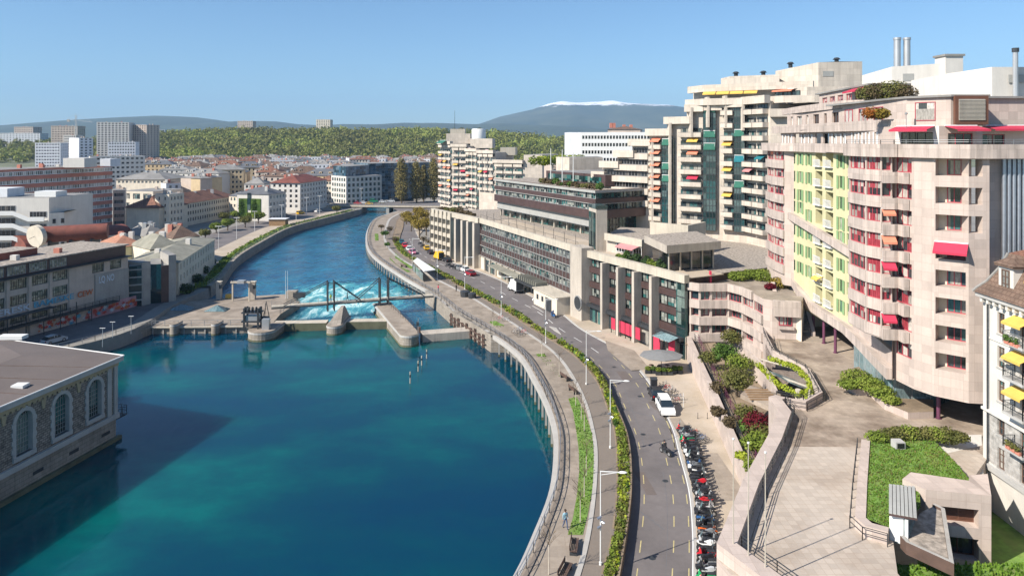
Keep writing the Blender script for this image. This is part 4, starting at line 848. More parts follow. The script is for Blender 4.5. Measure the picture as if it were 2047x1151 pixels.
rl = MB(); rail(rl, [fa.p(0, 14.5, 0), fa.p(LA, 14.5, 0)], .9, 5.2, .035, 'metal_dark', 1)
for i in range(11): u = LA * (i + .5) / 11; rl.tube(fa.p(u, 13.7, -.9), fa.p(u, 16.6, -.9), .05, .05, 5, 'metal_dark')
part('railing', rl, O.t)
# set-in ground floor with shop fronts and canopies
gf = MB()
for i in range(14):
    u0 = LA * i / 14 + .3; gf.box(fa, u0, u0 + LA / 14 - .6, .12, 3.3, -.02, .08, 'glass_shop' if i % 3 else 'plaster_cream'); gf.box(fa, u0 - .5, u0 - .1, .12, 3.9, 0, .5, 'concrete_pale')
part('shop_front', gf, O.t)
cn = MB(); cn.box(fa, 14, 33, 3.3, 3.6, .5, 3.4, 'roof_green'); cn.box(fa, 34, 45, 3.2, 3.7, .5, 4.2, 'metal_dark')
for i in range(10): u = 34.5 + i * 1.1; cn.box(fa, u, u + .3, 3.2, 4.6, .6, 3.6, 'roof_green')
part('canopy', cn, O.t)
an = MB(); an.box(fa, 45.5, 57, .12, 3.6, .5, 4.4, 'plaster_cream', 'roof_gravel'); an.box(fa, 45.3, 57.2, 3.6, 3.85, .3, 4.7, 'concrete_pale')
for u in (47, 49.5): an.box(fa, u, u + 1, 1.6, 2.7, 4.35, 4.44, 'glass_dark')
an.box(fa, 51.5, 54.5, .12, 2.9, 4.35, 4.46, 'metal_dark'); part('annexe', an, O.t)
# big beige wall fins
def finbox(px0, px1, y0, y1, zt, pro=1.6):
    f = Fr(q_(px0, y0), q_(px1, y1)); m_ = MB(); m_.box(f, 0, f.len, .0, zt, -1.5, pro, 'concrete'); return m_
m_ = MB(); ff = Fr(a1, (15.9, 143)); m_.box(ff, 0.1, ff.len - .1, 0, 14.9, -1, 1.9, 'concrete'); part('fin_wall', m_, O.t)
cl = MB(); c_ = ff.p(ff.len - 1.3, 3.6, 1.92); n_ = Vector((ff.n[0], ff.n[1], 0)); cl.tube(Vector(c_), Vector(c_) + n_ * .25, 1.5, 1.5, 20, 'metal_light'); cl.tube(Vector(c_) + n_ * .24, Vector(c_) + n_ * .3, 1.3, 1.3, 20, 'metal_dark'); part('fan_disc', cl, O.t)
# section with four fins
b0, b1 = (15.9, 143), (29.1, 117.3); fb = Fr(b0, b1); LB_ = fb.len
for z, h in ((11.2, 1.75), (8.2, 1.75), (5.2, 1.75)): glassrow(O, fb, .3, LB_ - 2.4, z, h, 'glass_office', -.3, 2.6, 'frame_dark')
sp = MB()
for z0, z1 in ((10.0, 11.15), (7.0, 8.15), (3.9, 5.15)): sp.box(fb, 0, LB_ - 2.2, z0, z1, -.5, .1, 'spandrel_brown')
part('spandrel', sp, O.t)
pa = MB(); pa.box(fb, -.2, LB_ + .3, 12.98, 14.35, -.5, .55, 'concrete_pale'); pa.box(fb, 0, LB_, 13.62, 13.75, -8.5, -.52, 'sand_pave'); part('terrace', pa, O.t)
for px in (1204.5, 1236.5, 1268.5, 1303):
    best = min((abs(CX + F * fb.p(u, 0, 1.4)[0] / fb.p(u, 0, 1.4)[1] - px), u) for u in [i * .1 for i in range(int(LB_ * 10))])[1]
    m_ = MB(); m_.box(fb, best - .35, best + .35, .12, 12.98, .0, 1.75, 'concrete'); part('fin_wall', m_, O.t)
gl = MB(); gl.box(fb, LB_ - 2.2, LB_ - .1, .12, 12.95, -.5, .15, 'glass_green')
for i in range(5): gl.box(fb, LB_ - 2.25, LB_ - .05, 2.6 + 2.6 * i, 2.75 + 2.6 * i, .15, .2, 'metal_dark')
part('corner_glazing', gl, O.t)
gf = MB()
for i in range(9):
    u0 = LB_ * i / 10; gf.box(fb, u0 + .1, u0 + 2.6, .12, 3.2, .0, .1, 'glass_shop' if i not in (5, 7) else 'plaster_white')
gf.box(fb, .2, LB_ - .2, 3.2, 3.8, .0, 1.0, 'metal_dark'); part('shop_front', gf, O.t)
for i in range(6): rd = MB(); rd.box(fb, 9.5 + i * 1.5, 10.8 + i * 1.5, .9, 3.0, 1.3, 1.42, 'cloth_red'); rd.box(fb, 9.4 + i * 1.5, 9.48 + i * 1.5, .12, 3.1, 1.3, 1.45, 'metal_dark'); part('shop_panel', rd, O.t, 'bright red panel of the street level restaurant')
rd = MB(); rd.box(fb, 22.4, 24.1, .2, 3.0, 1.5, 1.62, 'cloth_red'); part('shop_panel', rd, O.t, 'bright red panel left of the corner entrance'); rd = MB(); rd.box(fb, 26.2, 27.7, .2, 3.2, 1.3, 1.42, 'cloth_red'); part('shop_panel', rd, O.t, 'bright red panel right of the corner entrance'); rd = MB(); rd.poly([fb.p(24.0, 3.9, 1.2), fb.p(28.5, 3.9, 1.2), fb.p(28.5, 3.4, 3.3), fb.p(24.0, 3.4, 3.3)], 'glass_pale')
part('glass_canopy', rd, O.t)
# far section: beige grid of balconies, glazed stair slots
c0, c1 = (-25.6, 229), (-9, 201); fc = Fr(c0, c1); LC = fc.len
m_ = MB()
for k in range(5): z = 13.2 - 2.75 * k; m_.box(fc, 0, 15.2, z - 1.1, z, .0, 1.1, 'concrete_pale')
for i in range(6): u = 3.04 * i; m_.box(fc, max(0, u - .15), u + .15, .12, 14.4, -.2, 1.4, 'concrete_pale')
part('balcony_grid', m_, O.t)
for k in range(4): glassrow(O, fc, .3, 15, 10.6 - 2.75 * k, 1.6, 'glass_room', .1, 3.0)
gl = MB()
for u0, u1 in ((15.5, 18.5), (21, 23), (25, 27), (28.4, 30.6)): gl.box(fc, u0, u1, .12, 13.1, -.3, .1, 'glass_green'); 
part('stair_glazing', gl, O.t)
for u in (19.6, 24, 27.7, 31.6): m_ = MB(); m_.box(fc, u - .6, u + .6, .12, 13.1, .0, 1.9, 'concrete'); part('fin_wall', m_, O.t)
m_ = MB(); m_.box(fc, -.3, LC, 13.1, 14.5, -.4, .9, 'concrete_pale'); m_.box(fc, 0, LC, 13.62, 13.7, -12, -.42, 'roof_gravel'); part('terrace', m_, O.t)
# stair tower of dark glass and beige panels on the roof
tw = MB(); x0, y0 = q_(1177, 152); ftw = Fr((x0, y0), q_(1192, 147)); tw.box(ftw, 0, ftw.len, 13.6, 22.4, -2.4, 0, 'concrete'); tw.box(ftw, .5, ftw.len - .3, 13.8, 21.6, .002, .06, 'glass_green'); tw.box(ftw, -.1, ftw.len + .1, 22.4, 23.1, -2.5, .1, 'glass_teal')
for i in range(7): u = .5 + (ftw.len - .8) * i / 6; tw.box(ftw, u - .05, u + .05, 13.8, 21.6, .06, .14, 'metal_dark')
part('stair_tower', tw, O.t)
# upper storeys, overhanging the terrace
u0_, u1_, u2_ = (-5.3, 215), (19.7, 165), (34.7, 175)
fu = Fr(u0_, u1_); fs = Fr(u1_, u2_); LU = fu.len; LS = fs.len
inner = offs([u0_, u1_, u2_], -3.0)
ow.prism(inner + [(36, 200), (5, 230)], 13.6, 18.3, 'glass_green', 'concrete'); ow.prism(offs([u0_, u1_, u2_], -.5) + [(36, 200), (5, 232)], 18.4, 24.4, 'spandrel_brown', 'roof_gravel')
sp = MB(); band(sp, [u0_, u1_, u2_], 18.2, 20.2, -.6, .15, 'spandrel_brown'); band(sp, [u0_, u1_, u2_], 21.8, 22.9, -.6, .15, 'spandrel_brown'); band(sp, [u0_, u1_, u2_], 21.68, 21.797, -.6, .3, 'band_grey'); band(sp, [u0_, u1_, u2_], 24.4, 25.0, -.8, .5, 'band_grey', 'roof_brown'); part('spandrel', sp, O.t)
sp = MB(); f_ = Fr(inner[0], inner[1]); sp.box(f_, 0, f_.len, 16.0, 18.2, 1.9, 2.1, 'band_grey'); sp.box(f_, 0, f_.len, 15.8, 15.998, .1, 2.2, 'metal_dark')  # panels in darker grey, shade under the overhang put into their colour
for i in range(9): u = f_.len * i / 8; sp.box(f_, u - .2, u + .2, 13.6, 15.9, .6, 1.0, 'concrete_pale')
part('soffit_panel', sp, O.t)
for z, h in ((20.22, 1.45), (22.92, 1.45)): glassrow(O, fu, .2, LU - .2, z, h, 'glass_office', -.2, 4.6); glassrow(O, fs, .2, LS - .2, z, h, 'glass_green', -.2, 3.2, 'frame_dark')
glassrow(O, Fr(inner[1], inner[2]), .2, 13, 13.8, 2.2, 'glass_green', .15, 3.0, 'frame_dark'); glassrow(O, Fr(inner[1], inner[2]), .2, 13, 16.2, 1.9, 'glass_green', .15, 3.0, 'frame_dark')
gp = MB(); gp.prism([(10, 205), (24, 180), (40, 186), (40, 215)], 25, 27.9, 'spandrel_brown', 'roof_grey'); gp.box(Fr((10, 205), (24, 180)), 1, 27, 25.6, 27.2, .0, .1, 'glass_green'); gp.prism([(14, 222), (17.5, 214), (28, 217), (28, 230)], 25, 31.5, 'panel_cream', 'roof_grey'); part('plant_room', gp, O.t)
O.done()
rn = random.Random(4)
for i, (px, ztop) in enumerate(((1101, 34.5), (1124, 34.2), (1146, 33.6))):
    y = 190 - 5 * i; x = X(px, y); m_ = MB(); m_.tube((x, y, 25), (x, y, ztop), .13, .08, 8, 'paint_white'); m_.lathe([(.0, ztop + .1), (.14, ztop), (.0, ztop - .1)], 8, 'paint_white', (x, y, 0)); solo('flagpole', m_, 'bare white flagpole on the office roof, ' + ('left', 'middle', 'right')[i] + ' of three', 'flagpole', 'bare flagpoles on the office roof')
# ---------------- café pavilion and stepped roofs beside it
CP = Bld('roof_pavilion', 'low beige pavilion with heavy flat roof slab on the office terrace, pink awning beside it', 'building', (30, 128, 13))
y1, y2, y3, y4 = 128, 133, 131, 121
slab = [q_(1288, 134), q_(1333, 121), q_(1441, 126), q_(1392, 140)]
CP.wall.prism([(p[0], p[1]) for p in slab], 17.3, 18.7, 'concrete', 'roof_gravel', bottom=True); ins = [(26.5, 132), (27.6, 123.5), (36.5, 127.5), (36.5, 137)]; CP.wall.prism(ins, 13.6, 17.3, 'glass_dark')
f = Fr(ins[1], ins[2])
for i in range(5): CP.wall.box(f, f.len * i / 4 - .12, f.len * i / 4 + .12, 13.6, 17.3, .05, .25, 'concrete')
CP.wall.prism([q_(1212, 146), q_(1285, 137), q_(1320, 145), q_(1345, 156), q_(1240, 160)], 13.6, 17.0, 'panel_cream', 'roof_gravel')
b_ = MB(); band(b_, [q_(1211, 145.5), q_(1286, 135.8)], 16.2, 17.6, -.2, .4, 'concrete_pale'); band(b_, [q_(1300, 148), q_(1375, 142), q_(1410, 148)], 16.6, 19.6, -.5, .1, 'concrete_pale'); part('parapet', b_, CP.t)
f = Fr(q_(1232, 143.5), q_(1286, 136)); glassrow(CP, f, .2, f.len - .2, 14.2, 1.7, 'glass_dark', .2, 2.4, 'frame_white'); awn(CP.t, f, f.len * .62, 16.3, 5.5, 2.0, .6, 'pink', .3)
CP.done()
# plants in pots along the terrace
def shrub(name, label, c, rad, n, size, mat, seed, cat='shrub', group=None, stem=None):
    r = random.Random(seed); m_ = MB(); blob(m_, c, rad, n, size, mat, r, shell=.35)
    core = MB(); base = (c[0], c[1], c[2] - rad[2])
    if stem is None: return solo(name, m_, label, cat, group, loc=base)
    t = thing(name, label, cat, (c[0], c[1], base[2] - stem), 0, group); part('foliage', m_, t); core.tube((c[0], c[1], base[2] - stem), (c[0], c[1], c[2]), .12, .06, 6, 'bark')
    for k in range(4): a = k * 1.57 + seed; core.tube((c[0], c[1], base[2]), (c[0] + math.cos(a) * rad[0] * .6, c[1] + math.sin(a) * rad[1] * .6, c[2] + rad[2] * .4), .06, .03, 5, 'bark')
    part('trunk', core, t); return t
for i in range(12):
    u = 7.5 + 1.25 * i; q = fb.p(u, 13.9, -1.6 - .6 * rn.random()); h = rn.uniform(.4, 1.0)
    if u < LB_ - 6: shrub('potted_plant', nth(i + 1) + ' leafy plant from the left behind the parapet of the quay office roof', (q[0], q[1], 13.75 + h), (.7, .7, h), 260, .2, rn.choice(['leaf_green', 'leaf_olive', 'leaf_dark', 'leaf_spring']), i, 'plant', 'plants on the office roof terrace')
for i in range(16):
    u = .5 + 1.9 * i; q = fu.p(LU - 1 - u, 25, -2.2); h = rn.uniform(.3, 1.0)
    shrub('roof_plant', nth(i + 1) + ' dry shrub from the right on the roof edge of the upper office storeys', (q[0], q[1], 25.0 + h), (1.1, 1.1, h), 200, .25, rn.choice(['leaf_olive', 'leaf_brown', 'leaf_green']), 40 + i, 'shrub', 'shrubs along the office roof edge')
for i in range(9):
    q = fc.p(1 + 2.7 * i, 14, -1.5 - rn.random()); h = rn.uniform(.5, 1.3); shrub('roof_plant', nth(i + 1) + ' brownish shrub on the terrace below the distant tower, from the left', (q[0], q[1], 13.8 + h), (1.5, 1.3, h), 200, .3, rn.choice(['leaf_brown', 'leaf_olive', 'leaf_brown']), 70 + i, 'shrub', 'shrubs below the distant tower')
for i in range(7):
    x, y = q_(1160 - i * 15, 250 - 3 * i); shrub('roof_plant', nth(i + 1) + ' yellow green hedge plant from the right before the white office block', (x, y, 29 + 1), (2.6, 2, 1.7), 240, .4, 'leaf_lime' if i % 2 else 'leaf_spring', 90 + i, 'shrub', 'hedge in front of the white office')
# a podium carrying those hedges
m_ = MB(); m_.prism([(12, 262), (14, 235), (45, 232), (60, 262)], 5, 28.4, 'plaster_tan', 'roof_grey'); solo('roof_podium', m_, 'flat grey roofed low block behind the upper office storeys', 'building')
# ================================================================ G. curved beige loggia building
G = Bld('terrace_building', 'low curved beige building with three rows of recessed red framed windows above the garden', 'building', (34, 118, 3))
LG = [(29.5, 119.5), (29.9, 117.6), (31.2, 116.6), (36.0, 116.6), (37.4, 113.8), (38.0, 110.2), (38.2, 106.5)]
sl_ = [10.3, 7.55, 4.8]
for i in range(6):
    f = Fr(LG[i], LG[i + 1]); 
    if i in (0,): G.wall.holes(f, 0, f.len, .0, 12.8, [], .3, 'panel_pink'); continue
    mg = .15 if i != 2 else .3
    hs = [(mg, f.len - mg, z, z + 1.45) for z in sl_] if i != 2 else [(u0, u1, z, z + 1.45) for z in sl_ for u0, u1 in ((.25, 1.75), (2.1, 4.65))]
    if i == 5: hs = hs[:1]
    G.wall.holes(f, 0, f.len, .0, 12.8, hs, .9, 'panel_pink')
    for h in hs: G.win(f, (h[0] + h[1]) / 2, h[2], window_mesh(h[1] - h[0], 1.45, max(1, int((h[1] - h[0]) / .7)), 1, 'frame_red', 'glass_room', .08), .8 if h[2] < 10 else .3)
for k, z in enumerate(sl_): b_ = MB(); band(b_, LG[1:7], z - 1.35, z - .02, .02, .35, 'band_pink'); part('balcony_band', b_, G.t)
b_ = MB(); band(b_, LG[0:6], 11.8, 13.1, .02, .4, 'band_pink'); part('parapet', b_, G.t)
TOP = LG + [(41.5, 106.5), (43, 104), (47, 112), (58, 114), (58, 150), (31, 150), (28, 124)]
G.wall.prism([(30.6, 122)] + offs(LG, -1.3)[1:] + TOP[7:-1] + [(30, 124)], .0, 12.3, 'plaster_cream', 'paving'); G.wall.poly([(*p, 12.29) for p in LG + offs(LG, -1.6)[::-1]], 'paving')
fk = Fr((39.4, 105.9), (42.6, 105.0)); G.wall.prism([(38.2, 106.5), (39.2, 105.6), (43.2, 104.6), (45, 108), (40, 110)], 6.9, 12.8, 'panel_pink', 'paving')
fk = Fr((39.2, 105.6), (43.2, 104.6)); inst('window', window_mesh(1.9, 1.4, 3, 1, 'frame_red', 'glass_room', .12), G.t, fk.p(1.9, 9.1, .08), fk.ang); kb = MB(); kb.box(fk, .1, 4.0, 10.6, 12.9, .1, .9, 'band_pink'); kb.box(fk, .9, 3.1, 8.6, 9.0, .1, .5, 'band_pink'); part('window_hood', kb, G.t)
G.done()
# ================================================================ plaza deck
DK = 7.0
WEST = [(15.2, 36), (16.3, 43), (14.7, 50.3), (19.7, 59.7), (25.0, 68.5), (28.5, 75), (28.9, 78.8), (29.6, 79.4), (32.5, 78), (35.4, 80.7), (37.4, 89), (35.9, 96.5), (37.3, 103), (38.2, 106.2)]
mb = MB()
def wx(y): return interp([(p[1], p[0]) for p in WEST if p[1] != 43], y)
deckE = [(38.2, 106.2), (43, 104.6), (47, 112), (58, 114), (75, 114), (75, 66), (44.8, 66), (39, 60.2), (33.5, 60.2), (33.0, 57), (28.9, 56), (28.7, 52.8), (26.7, 48.5), (26.4, 36)]
far_ = [p for p in WEST if p[1] >= 68.5] + deckE[:7] + [(44.8, 68.4)]
mb.prism(far_[::-1], -.1, DK, 'panel_pink', 'plaza')
mb.prism([(25.0, 68.45), (44.8, 68.35), (44.8, 66), (39, 60.2), (33.5, 60.2), (33.0, 57), (28.9, 56), (28.7, 52.8), (26.7, 48.5), (26.4, 36), (15.2, 36), (16.3, 43), (14.7, 50.3), (19.7, 59.7)], -.1, DK + .004, 'panel_pink', 'plaza_clean')
structure('plaza_deck', mb)
def wallpath(name, label, pts, zb, zt, th, mat, cat='wall', top=None, side=0):
    m_ = MB(); band(m_, pts, zb, zt, -th if side == 0 else 0, 0 if side == 0 else th, mat, top); return solo(name, m_, label, cat)
ne = [(20.2, 38.5), (16.45, 46.6), (14.7, 50.3)]
# parapets are swept so that their outer side faces the street (order: far -> near keeps the street to the right)
wallpath('plaza_parapet', 'broad beige parapet along the street side of the large plaza, with a dark inner edge', [(30.0, 79.6), (28.9, 78.9), (28.5, 75), (25.0, 68.5), (19.7, 59.7), (14.7, 50.3), (16.45, 46.6), (20.2, 38.5)], -.05, 8.05, 1.3, 'panel_pink')
m_ = MB(); ip = offs([(30.0, 79.6), (28.9, 78.9), (28.5, 75), (25.0, 68.5), (19.7, 59.7), (14.7, 50.3), (16.45, 46.6), (20.2, 38.5)], -1.6); rail(m_, [(*p, 7.75) for p in ip], .85, 2.2, .03, 'metal_dark', 3); rail(m_, [(*p, 7.0) for p in offs(ip, -.35)], .55, 2.2, .03, 'metal_dark', 1); solo('plaza_railing', m_, 'dark steel handrail along the inner side of the plaza parapet', 'railing')
wallpath('plaza_parapet', 'pale parapet round the sunken court with climbing plants beside the plaza', [(38.4, 107.5), (37.3, 103), (35.9, 96.5), (37.4, 89), (35.4, 80.7), (32.5, 78), (29.9, 79.5)], 2.0, 8.0, .35, 'panel_pink')
m_ = MB(); rail(m_, [(*p, 8.0) for p in [(38.3, 107.0), (37.2, 103), (35.8, 96.5), (37.3, 89), (35.3, 80.7), (32.5, 78.1), (30.0, 79.5)]], .5, 2.0, .035, 'metal_dark', 2); rail(m_, [(*p, 7.0) for p in [(38.9, 104.0), (36.6, 96.6), (38.1, 89), (36.0, 80.3), (32.6, 77.3), (30.0, 78.7)]], .9, 2.0, .03, 'metal_dark', 2); solo('court_railing', m_, 'double dark handrail following the edge of the sunken court', 'railing')
# sunken court with vines, glass canopy, slab bridge
mb = MB(); mb.poly([(28, 76, 3.2), (36.5, 77, 3.2), (38.5, 89, 3.2), (38.5, 108, 3.2), (29, 118, 3.0), (29, 100, 3.0)], 'soil'); structure('court_floor', mb)
m_ = MB(); band(m_, [(34.2, 103.5), (34.3, 96), (33.6, 92), (32.3, 86), (31.2, 84)], 2.5, 6.3, -.3, 0, 'panel_pink'); solo('court_wall', m_, 'low beige wall between the sunken court and the garden trees', 'wall')
m_ = MB(); m_.loft([[(33.8, 92.0, 6.6), (34.6, 88, 6.6), (34.6, 88, 6.66), (33.8, 92.0, 6.66)], [(37.0, 91.6, 5.6), (37.2, 87.4, 5.6), (37.2, 87.4, 5.66), (37.0, 91.6, 5.66)]], 'glass_pale'); solo('glass_canopy', m_, 'small sloping glass canopy over the sunken court', 'canopy')
m_ = MB(); m_.prism([(29.6, 79.5), (30.6, 79.2), (32.2, 84), (29.6, 87), (27.4, 84)], 6.0, 6.5, 'plaza', bottom=True)
for i in range(5): m_.bx(27.9 + .1 * i, 31.2, 82.0 + i * .8, 82.25 + i * .8, 6.5, 6.62, 'wood')
solo('slab_bridge', m_, 'small paved terrace with timber strips beside the dark red bush', 'terrace')
def vine(label, pts, n, seed):
    r = random.Random(seed); m_ = MB()
    for a, b in zip(pts[:-1], pts[1:]):
        for _ in range(n): t = r.random(); p = [a[i] + (b[i] - a[i]) * t for i in range(3)]; blob(m_, p, (.45, .45, .4), 1, .17, 'leaf_lime', r)
    return solo('climbing_vine', m_, label, 'vine')
vine('bright yellow green vine over the beams of the sunken court, upper sweep', [(35.0, 95, 7.3), (36.6, 91, 7.6), (36.6, 86, 7.4), (34.5, 81.5, 6.6), (33.8, 80, 5.6)], 330, 1)
vine('bright yellow green vine trailing on the wall between garden and sunken court', [(33.6, 96, 6.3), (33.9, 93, 6.0), (33.2, 88, 6.4), (34.2, 84, 6.5), (36.0, 84, 6.8)], 260, 2)
m_ = MB(); 
for a, b in (((34.2, 96, 6.9), (36.6, 91, 7.3)), ((36.6, 91, 7.3), (36.4, 85.5, 7.2)), ((36.4, 85.5, 7.2), (33.9, 80.2, 6.9)), ((34.0, 93, 6.1), (36.5, 84.6, 6.9))): m_.tube(a, b, .12, .12, 4, 'concrete_pale')
for c in ((33.6, 81, 3.2), (35.2, 82.3, 3.2), (34.4, 84.2, 3.2)): m_.tube(c, (c[0], c[1], 7), .35, .35, 8, 'concrete_pale')
solo('court_pergola', m_, 'beige concrete beams and posts spanning the sunken court', 'pergola')
# ramp wall and garden
mb = MB(); mb.sheet([[(interp([(62, 21.5), (66, 23.6), (118, 29.6)], y), y, interp([(62, 1.4), (118, 3.0)], y)), (min(wx(y) if y > 66 else 24, 33.5 if y > 84 else 40) + .2, y, interp([(62, 1.8), (118, 3.4)], y))] for y in range(62, 119, 2)], 'soil'); structure('garden_soil', mb)
wallpath('garden_wall', 'long thin beige wall descending along the pavement beside the garden', [(29.4, 118.3), (28.2, 108), (26.5, 92), (24.3, 73.5), (22.6, 64.0)], -.1, [4.0, 3.7, 3.2, 2.5, 2.2], .75, 'panel_pink')
m_ = MB()
for o_ in (-1.1, -1.7): rail(m_, [(*p, z) for p, z in zip(offs([(29.4, 118.0), (28.2, 108), (26.5, 92), (24.3, 73.5), (23.0, 66.0)], o_), (3.4, 3.1, 2.6, 2.1, 1.9))], 1.3, 2.4, .035, 'metal_dark' if o_ > -1.5 else 'purple_steel', 3)
solo('garden_railing', m_, 'dark railing along the narrow path between garden and ramp wall', 'railing')
def crown_tree(name, label, x, y, z, h, rad, mat, seed, n=900, size=.22, cat='tree', group=None, trunk=.35, lobes=7, bark='bark', dens=.35, ov=1.0):
    r = random.Random(seed); t = thing(name, label, cat, (x, y, z), 0, group); tr = MB(); th = h * trunk
    tr.tube((x, y, z - .2), (x + .1, y, z + th), .045 * h ** .8, .03 * h ** .8, 7, bark); cw = MB()
    for k in range(lobes):
        a = k * 2.4 + seed; rr_ = rad * (.55 * (k / lobes) ** .5 + .05); q = (x + math.cos(a) * rr_, y + math.sin(a) * rr_, z + th + (h - th) * (.25 + .55 * ((k * 7) % lobes) / lobes))
        tr.tube((x + .1, y, z + th * .8), q, .018 * h ** .8, .008 * h, 5, bark)
        s_ = rad * r.uniform(.42, .62); blob(cw, q, (s_, s_, s_ * ov * r.uniform(.75, 1.05)), n // lobes, size, mat, r, shell=dens)
    part('trunk', tr, t); part('crown', cw, t); return t
GT = [(1420, 745, 'leaf_olive', 4.2, 1.6, 'rough olive shrub at the far left corner of the garden', .4), (1450, 745, 'leaf_green', 6.2, 2.4, 'green garden tree in front of the curved loggia building', .35), (1472, 800, 'leaf_olive', 7.4, 2.7, 'tall olive green garden tree, the largest in the sunken garden', .2), (1478, 762, 'leaf_spring', 5.4, 2.0, 'light green garden tree against the curved wall', .35),
      (1490, 845, 'leaf_olive', 3.0, 1.6, 'low olive bush left of the dark red bush', .2), (1530, 700, 'leaf_spring', 3.5, 1.5, 'slender light shrub close to the terrace wall', .3), (1440, 790, 'leaf_brown', 2.4, 1.5, 'brownish bare shrub on the garden slope', .2), (1512, 905, 'leaf_spring', 3.2, 1.9, 'bright green bush just below the dark red bush', .15), (1500, 870, 'leaf_green', 2.6, 1.6, 'small rounded bush beside the dark red one', .15),
      (1522, 880, 'leaf_olive', 3.4, 1.7, 'bush leaning on the plaza corner wall', .15), (1505, 945, 'leaf_spring', 2.2, 1.3, 'lowest green bush at the near tip of the garden', .15), (1462, 700, 'leaf_olive', 4.8, 2.0, 'olive shrub below the lowest loggia row', .3), (1465, 855, 'leaf_brown', 1.8, 1.3, 'dry low shrub in the middle of the garden', .15), (1482, 915, 'leaf_lime', 1.0, .7, 'tiny bright green tuft on the bare slope', .1), (1435, 830, 'leaf_brown', 1.6, 1.2, 'grey brown ground shrub by the ramp railing', .1)]
for i, (px, py, mt, h, rd_, lab, tk_) in enumerate(GT):
    x, y = P(px, py, 2.6); crown_tree('garden_tree' if h > 3 else 'garden_bush', lab, x, y, 2.6, h, rd_, mt, i + 1, int(700 * rd_), .16, 'tree' if h > 3 else 'bush', trunk=tk_)
x, y = P(1508, 870, 2.8); shrub('red_bush', 'rounded dark red bush in the sunken garden', (x + .3, y, 4.2), (1.7, 1.4, 1.4), 1500, .13, 'leaf_red', 9, 'bush', stem=.4)
# planter against the pale lobby wall
PLN = [P(*q, 7.0) for q in ((1675, 772), (1684, 752), (1712, 745), (1728, 742), (1800, 778), (1866, 812), (1866, 836), (1815, 838), (1768, 818), (1738, 790), (1712, 790))]
m_ = MB(); m_.prism(PLN[::-1], 7.0, 7.75, 'panel_pink', 'soil'); pl = solo('planter', m_, 'stepped pale stone planter at the foot of the pale blue lobby wall', 'planter')
for i, (px, py, rd_, lab) in enumerate(((1695, 775, 1.3, 'leftmost'), (1712, 765, 2.0, 'tallest'), (1738, 778, 1.9, 'third'), (1762, 792, 1.6, 'fourth'), (1782, 806, 1.1, 'nearest'))):
    x, y = P(px, py, 7.8); shrub('planter_shrub', lab + ' light green shrub in the stepped planter by the lobby wall', (x, y, 7.8 + rd_ * .35), (rd_, rd_ * .8, rd_ * .45), int(650 * rd_), .13, 'leaf_spring', 60 + i)
# stairs up to the upper terrace
m_ = MB(); b0_, t0_ = Vector((43.6, 108.2, 7.0)), Vector((42.6, 117.0, 12.3))
fs_ = Fr((40.4, 107.2), (44.6, 106.0)); 
for i in range(16): m_.box(fs_, 1.6 - .05 * i, 5.2 - .05 * i, 7.0, 7.3 + .33 * i, -9.6, .6 - i * .6, 'paving' if i % 2 else 'plaza')
for u0 in (.9, 5.2): m_.box(fs_, u0 - .3, u0 + .3, 6.9, 8.1, -1.2, .6, 'panel_pink'); m_.loft([[fs_.p(u0 - .3, 7, .4), fs_.p(u0 + .3, 7, .4), fs_.p(u0 + .3, 8.2, .4), fs_.p(u0 - .3, 8.2, .4)], [fs_.p(u0 - .9, 7, -9.4), fs_.p(u0 - .3, 7, -9.4), fs_.p(u0 - .3, 13.4, -9.4), fs_.p(u0 - .9, 13.4, -9.4)]], 'panel_pink')
for i in range(4): m_.box(fs_, .6 - i * .2, 6.0 + i * .3, 6.9, 7.5 - i * .14, .6 + i * .35, .95 + i * .35, 'paving')
st_ = thing('staircase', 'wide beige outdoor staircase rising from the plaza to the upper terrace', 'stairs', (43, 107, 7)); part('steps', m_, st_)
r1 = MB()
for u0 in (1.4, 4.9): rail(r1, [fs_.p(u0, 7.6, .6), fs_.p(u0 - .8, 12.7, -9)], .9, 1.6, .03, 'metal_dark', 2)
part('handrail', r1, st_)
m_ = MB(); m_.box(Fr((46, 113.5), (52, 112)), 0, 6.5, 11.2, 12.3, 0, .25, 'wood'); m_.box(Fr((46, 113.5), (52, 112)), -1.0, 7, 7, 11.2, -.4, 0, 'panel_pink'); m_.box(Fr((46, 113.5), (52, 112)), 0, 7, 11.0, 11.2, 0, 2.6, 'concrete_pale')
for u in (.8, 2.6, 5.2): m_.box(Fr((46, 113.5), (52, 112)), u, u + 1.1, 7.0, 9.9, .0, .12, 'frame_red')
solo('terrace_wall', m_, 'beige wall with timber fence and dark red arched doors beside the stairs', 'wall')
for i, (px, py, rd_, mt, lab) in enumerate(((1452, 556, 1.3, 'leaf_green', 'small blue green bush, leftmost on the upper terrace'), (1476, 560, 1.9, 'leaf_spring', 'clipped bright bush on the upper terrace, second from the left'), (1500, 556, 1.8, 'leaf_spring', 'clipped bright bush on the upper terrace, third from the left'), (1526, 560, 2.2, 'leaf_spring', 'broad clipped bush just left of the slim purple column'), (1545, 556, 1.7, 'leaf_green', 'clipped bush touching the slim purple column'), (1562, 574, 2.0, 'leaf_yellow', 'yellowish bush at the head of the stairs'), (1540, 578, 1.1, 'leaf_red', 'little reddish bush beside the yellowish one'))):
    x, y = P(px, py, 12.4); shrub('terrace_bush', lab, (x, y, 12.4 + rd_ * .4), (rd_, rd_ * .8, rd_ * .5), int(500 * rd_), .16, mt, 80 + i, 'bush')
m_ = MB(); x, y = P(1420, 566, 12.3); m_.box(Fr((x, y), ang=0), -.15, .15, 12.3, 14.4, -.3, .3, 'cloth_red'); solo('info_pillar', m_, 'small red pillar standing alone on the upper terrace', 'pillar')
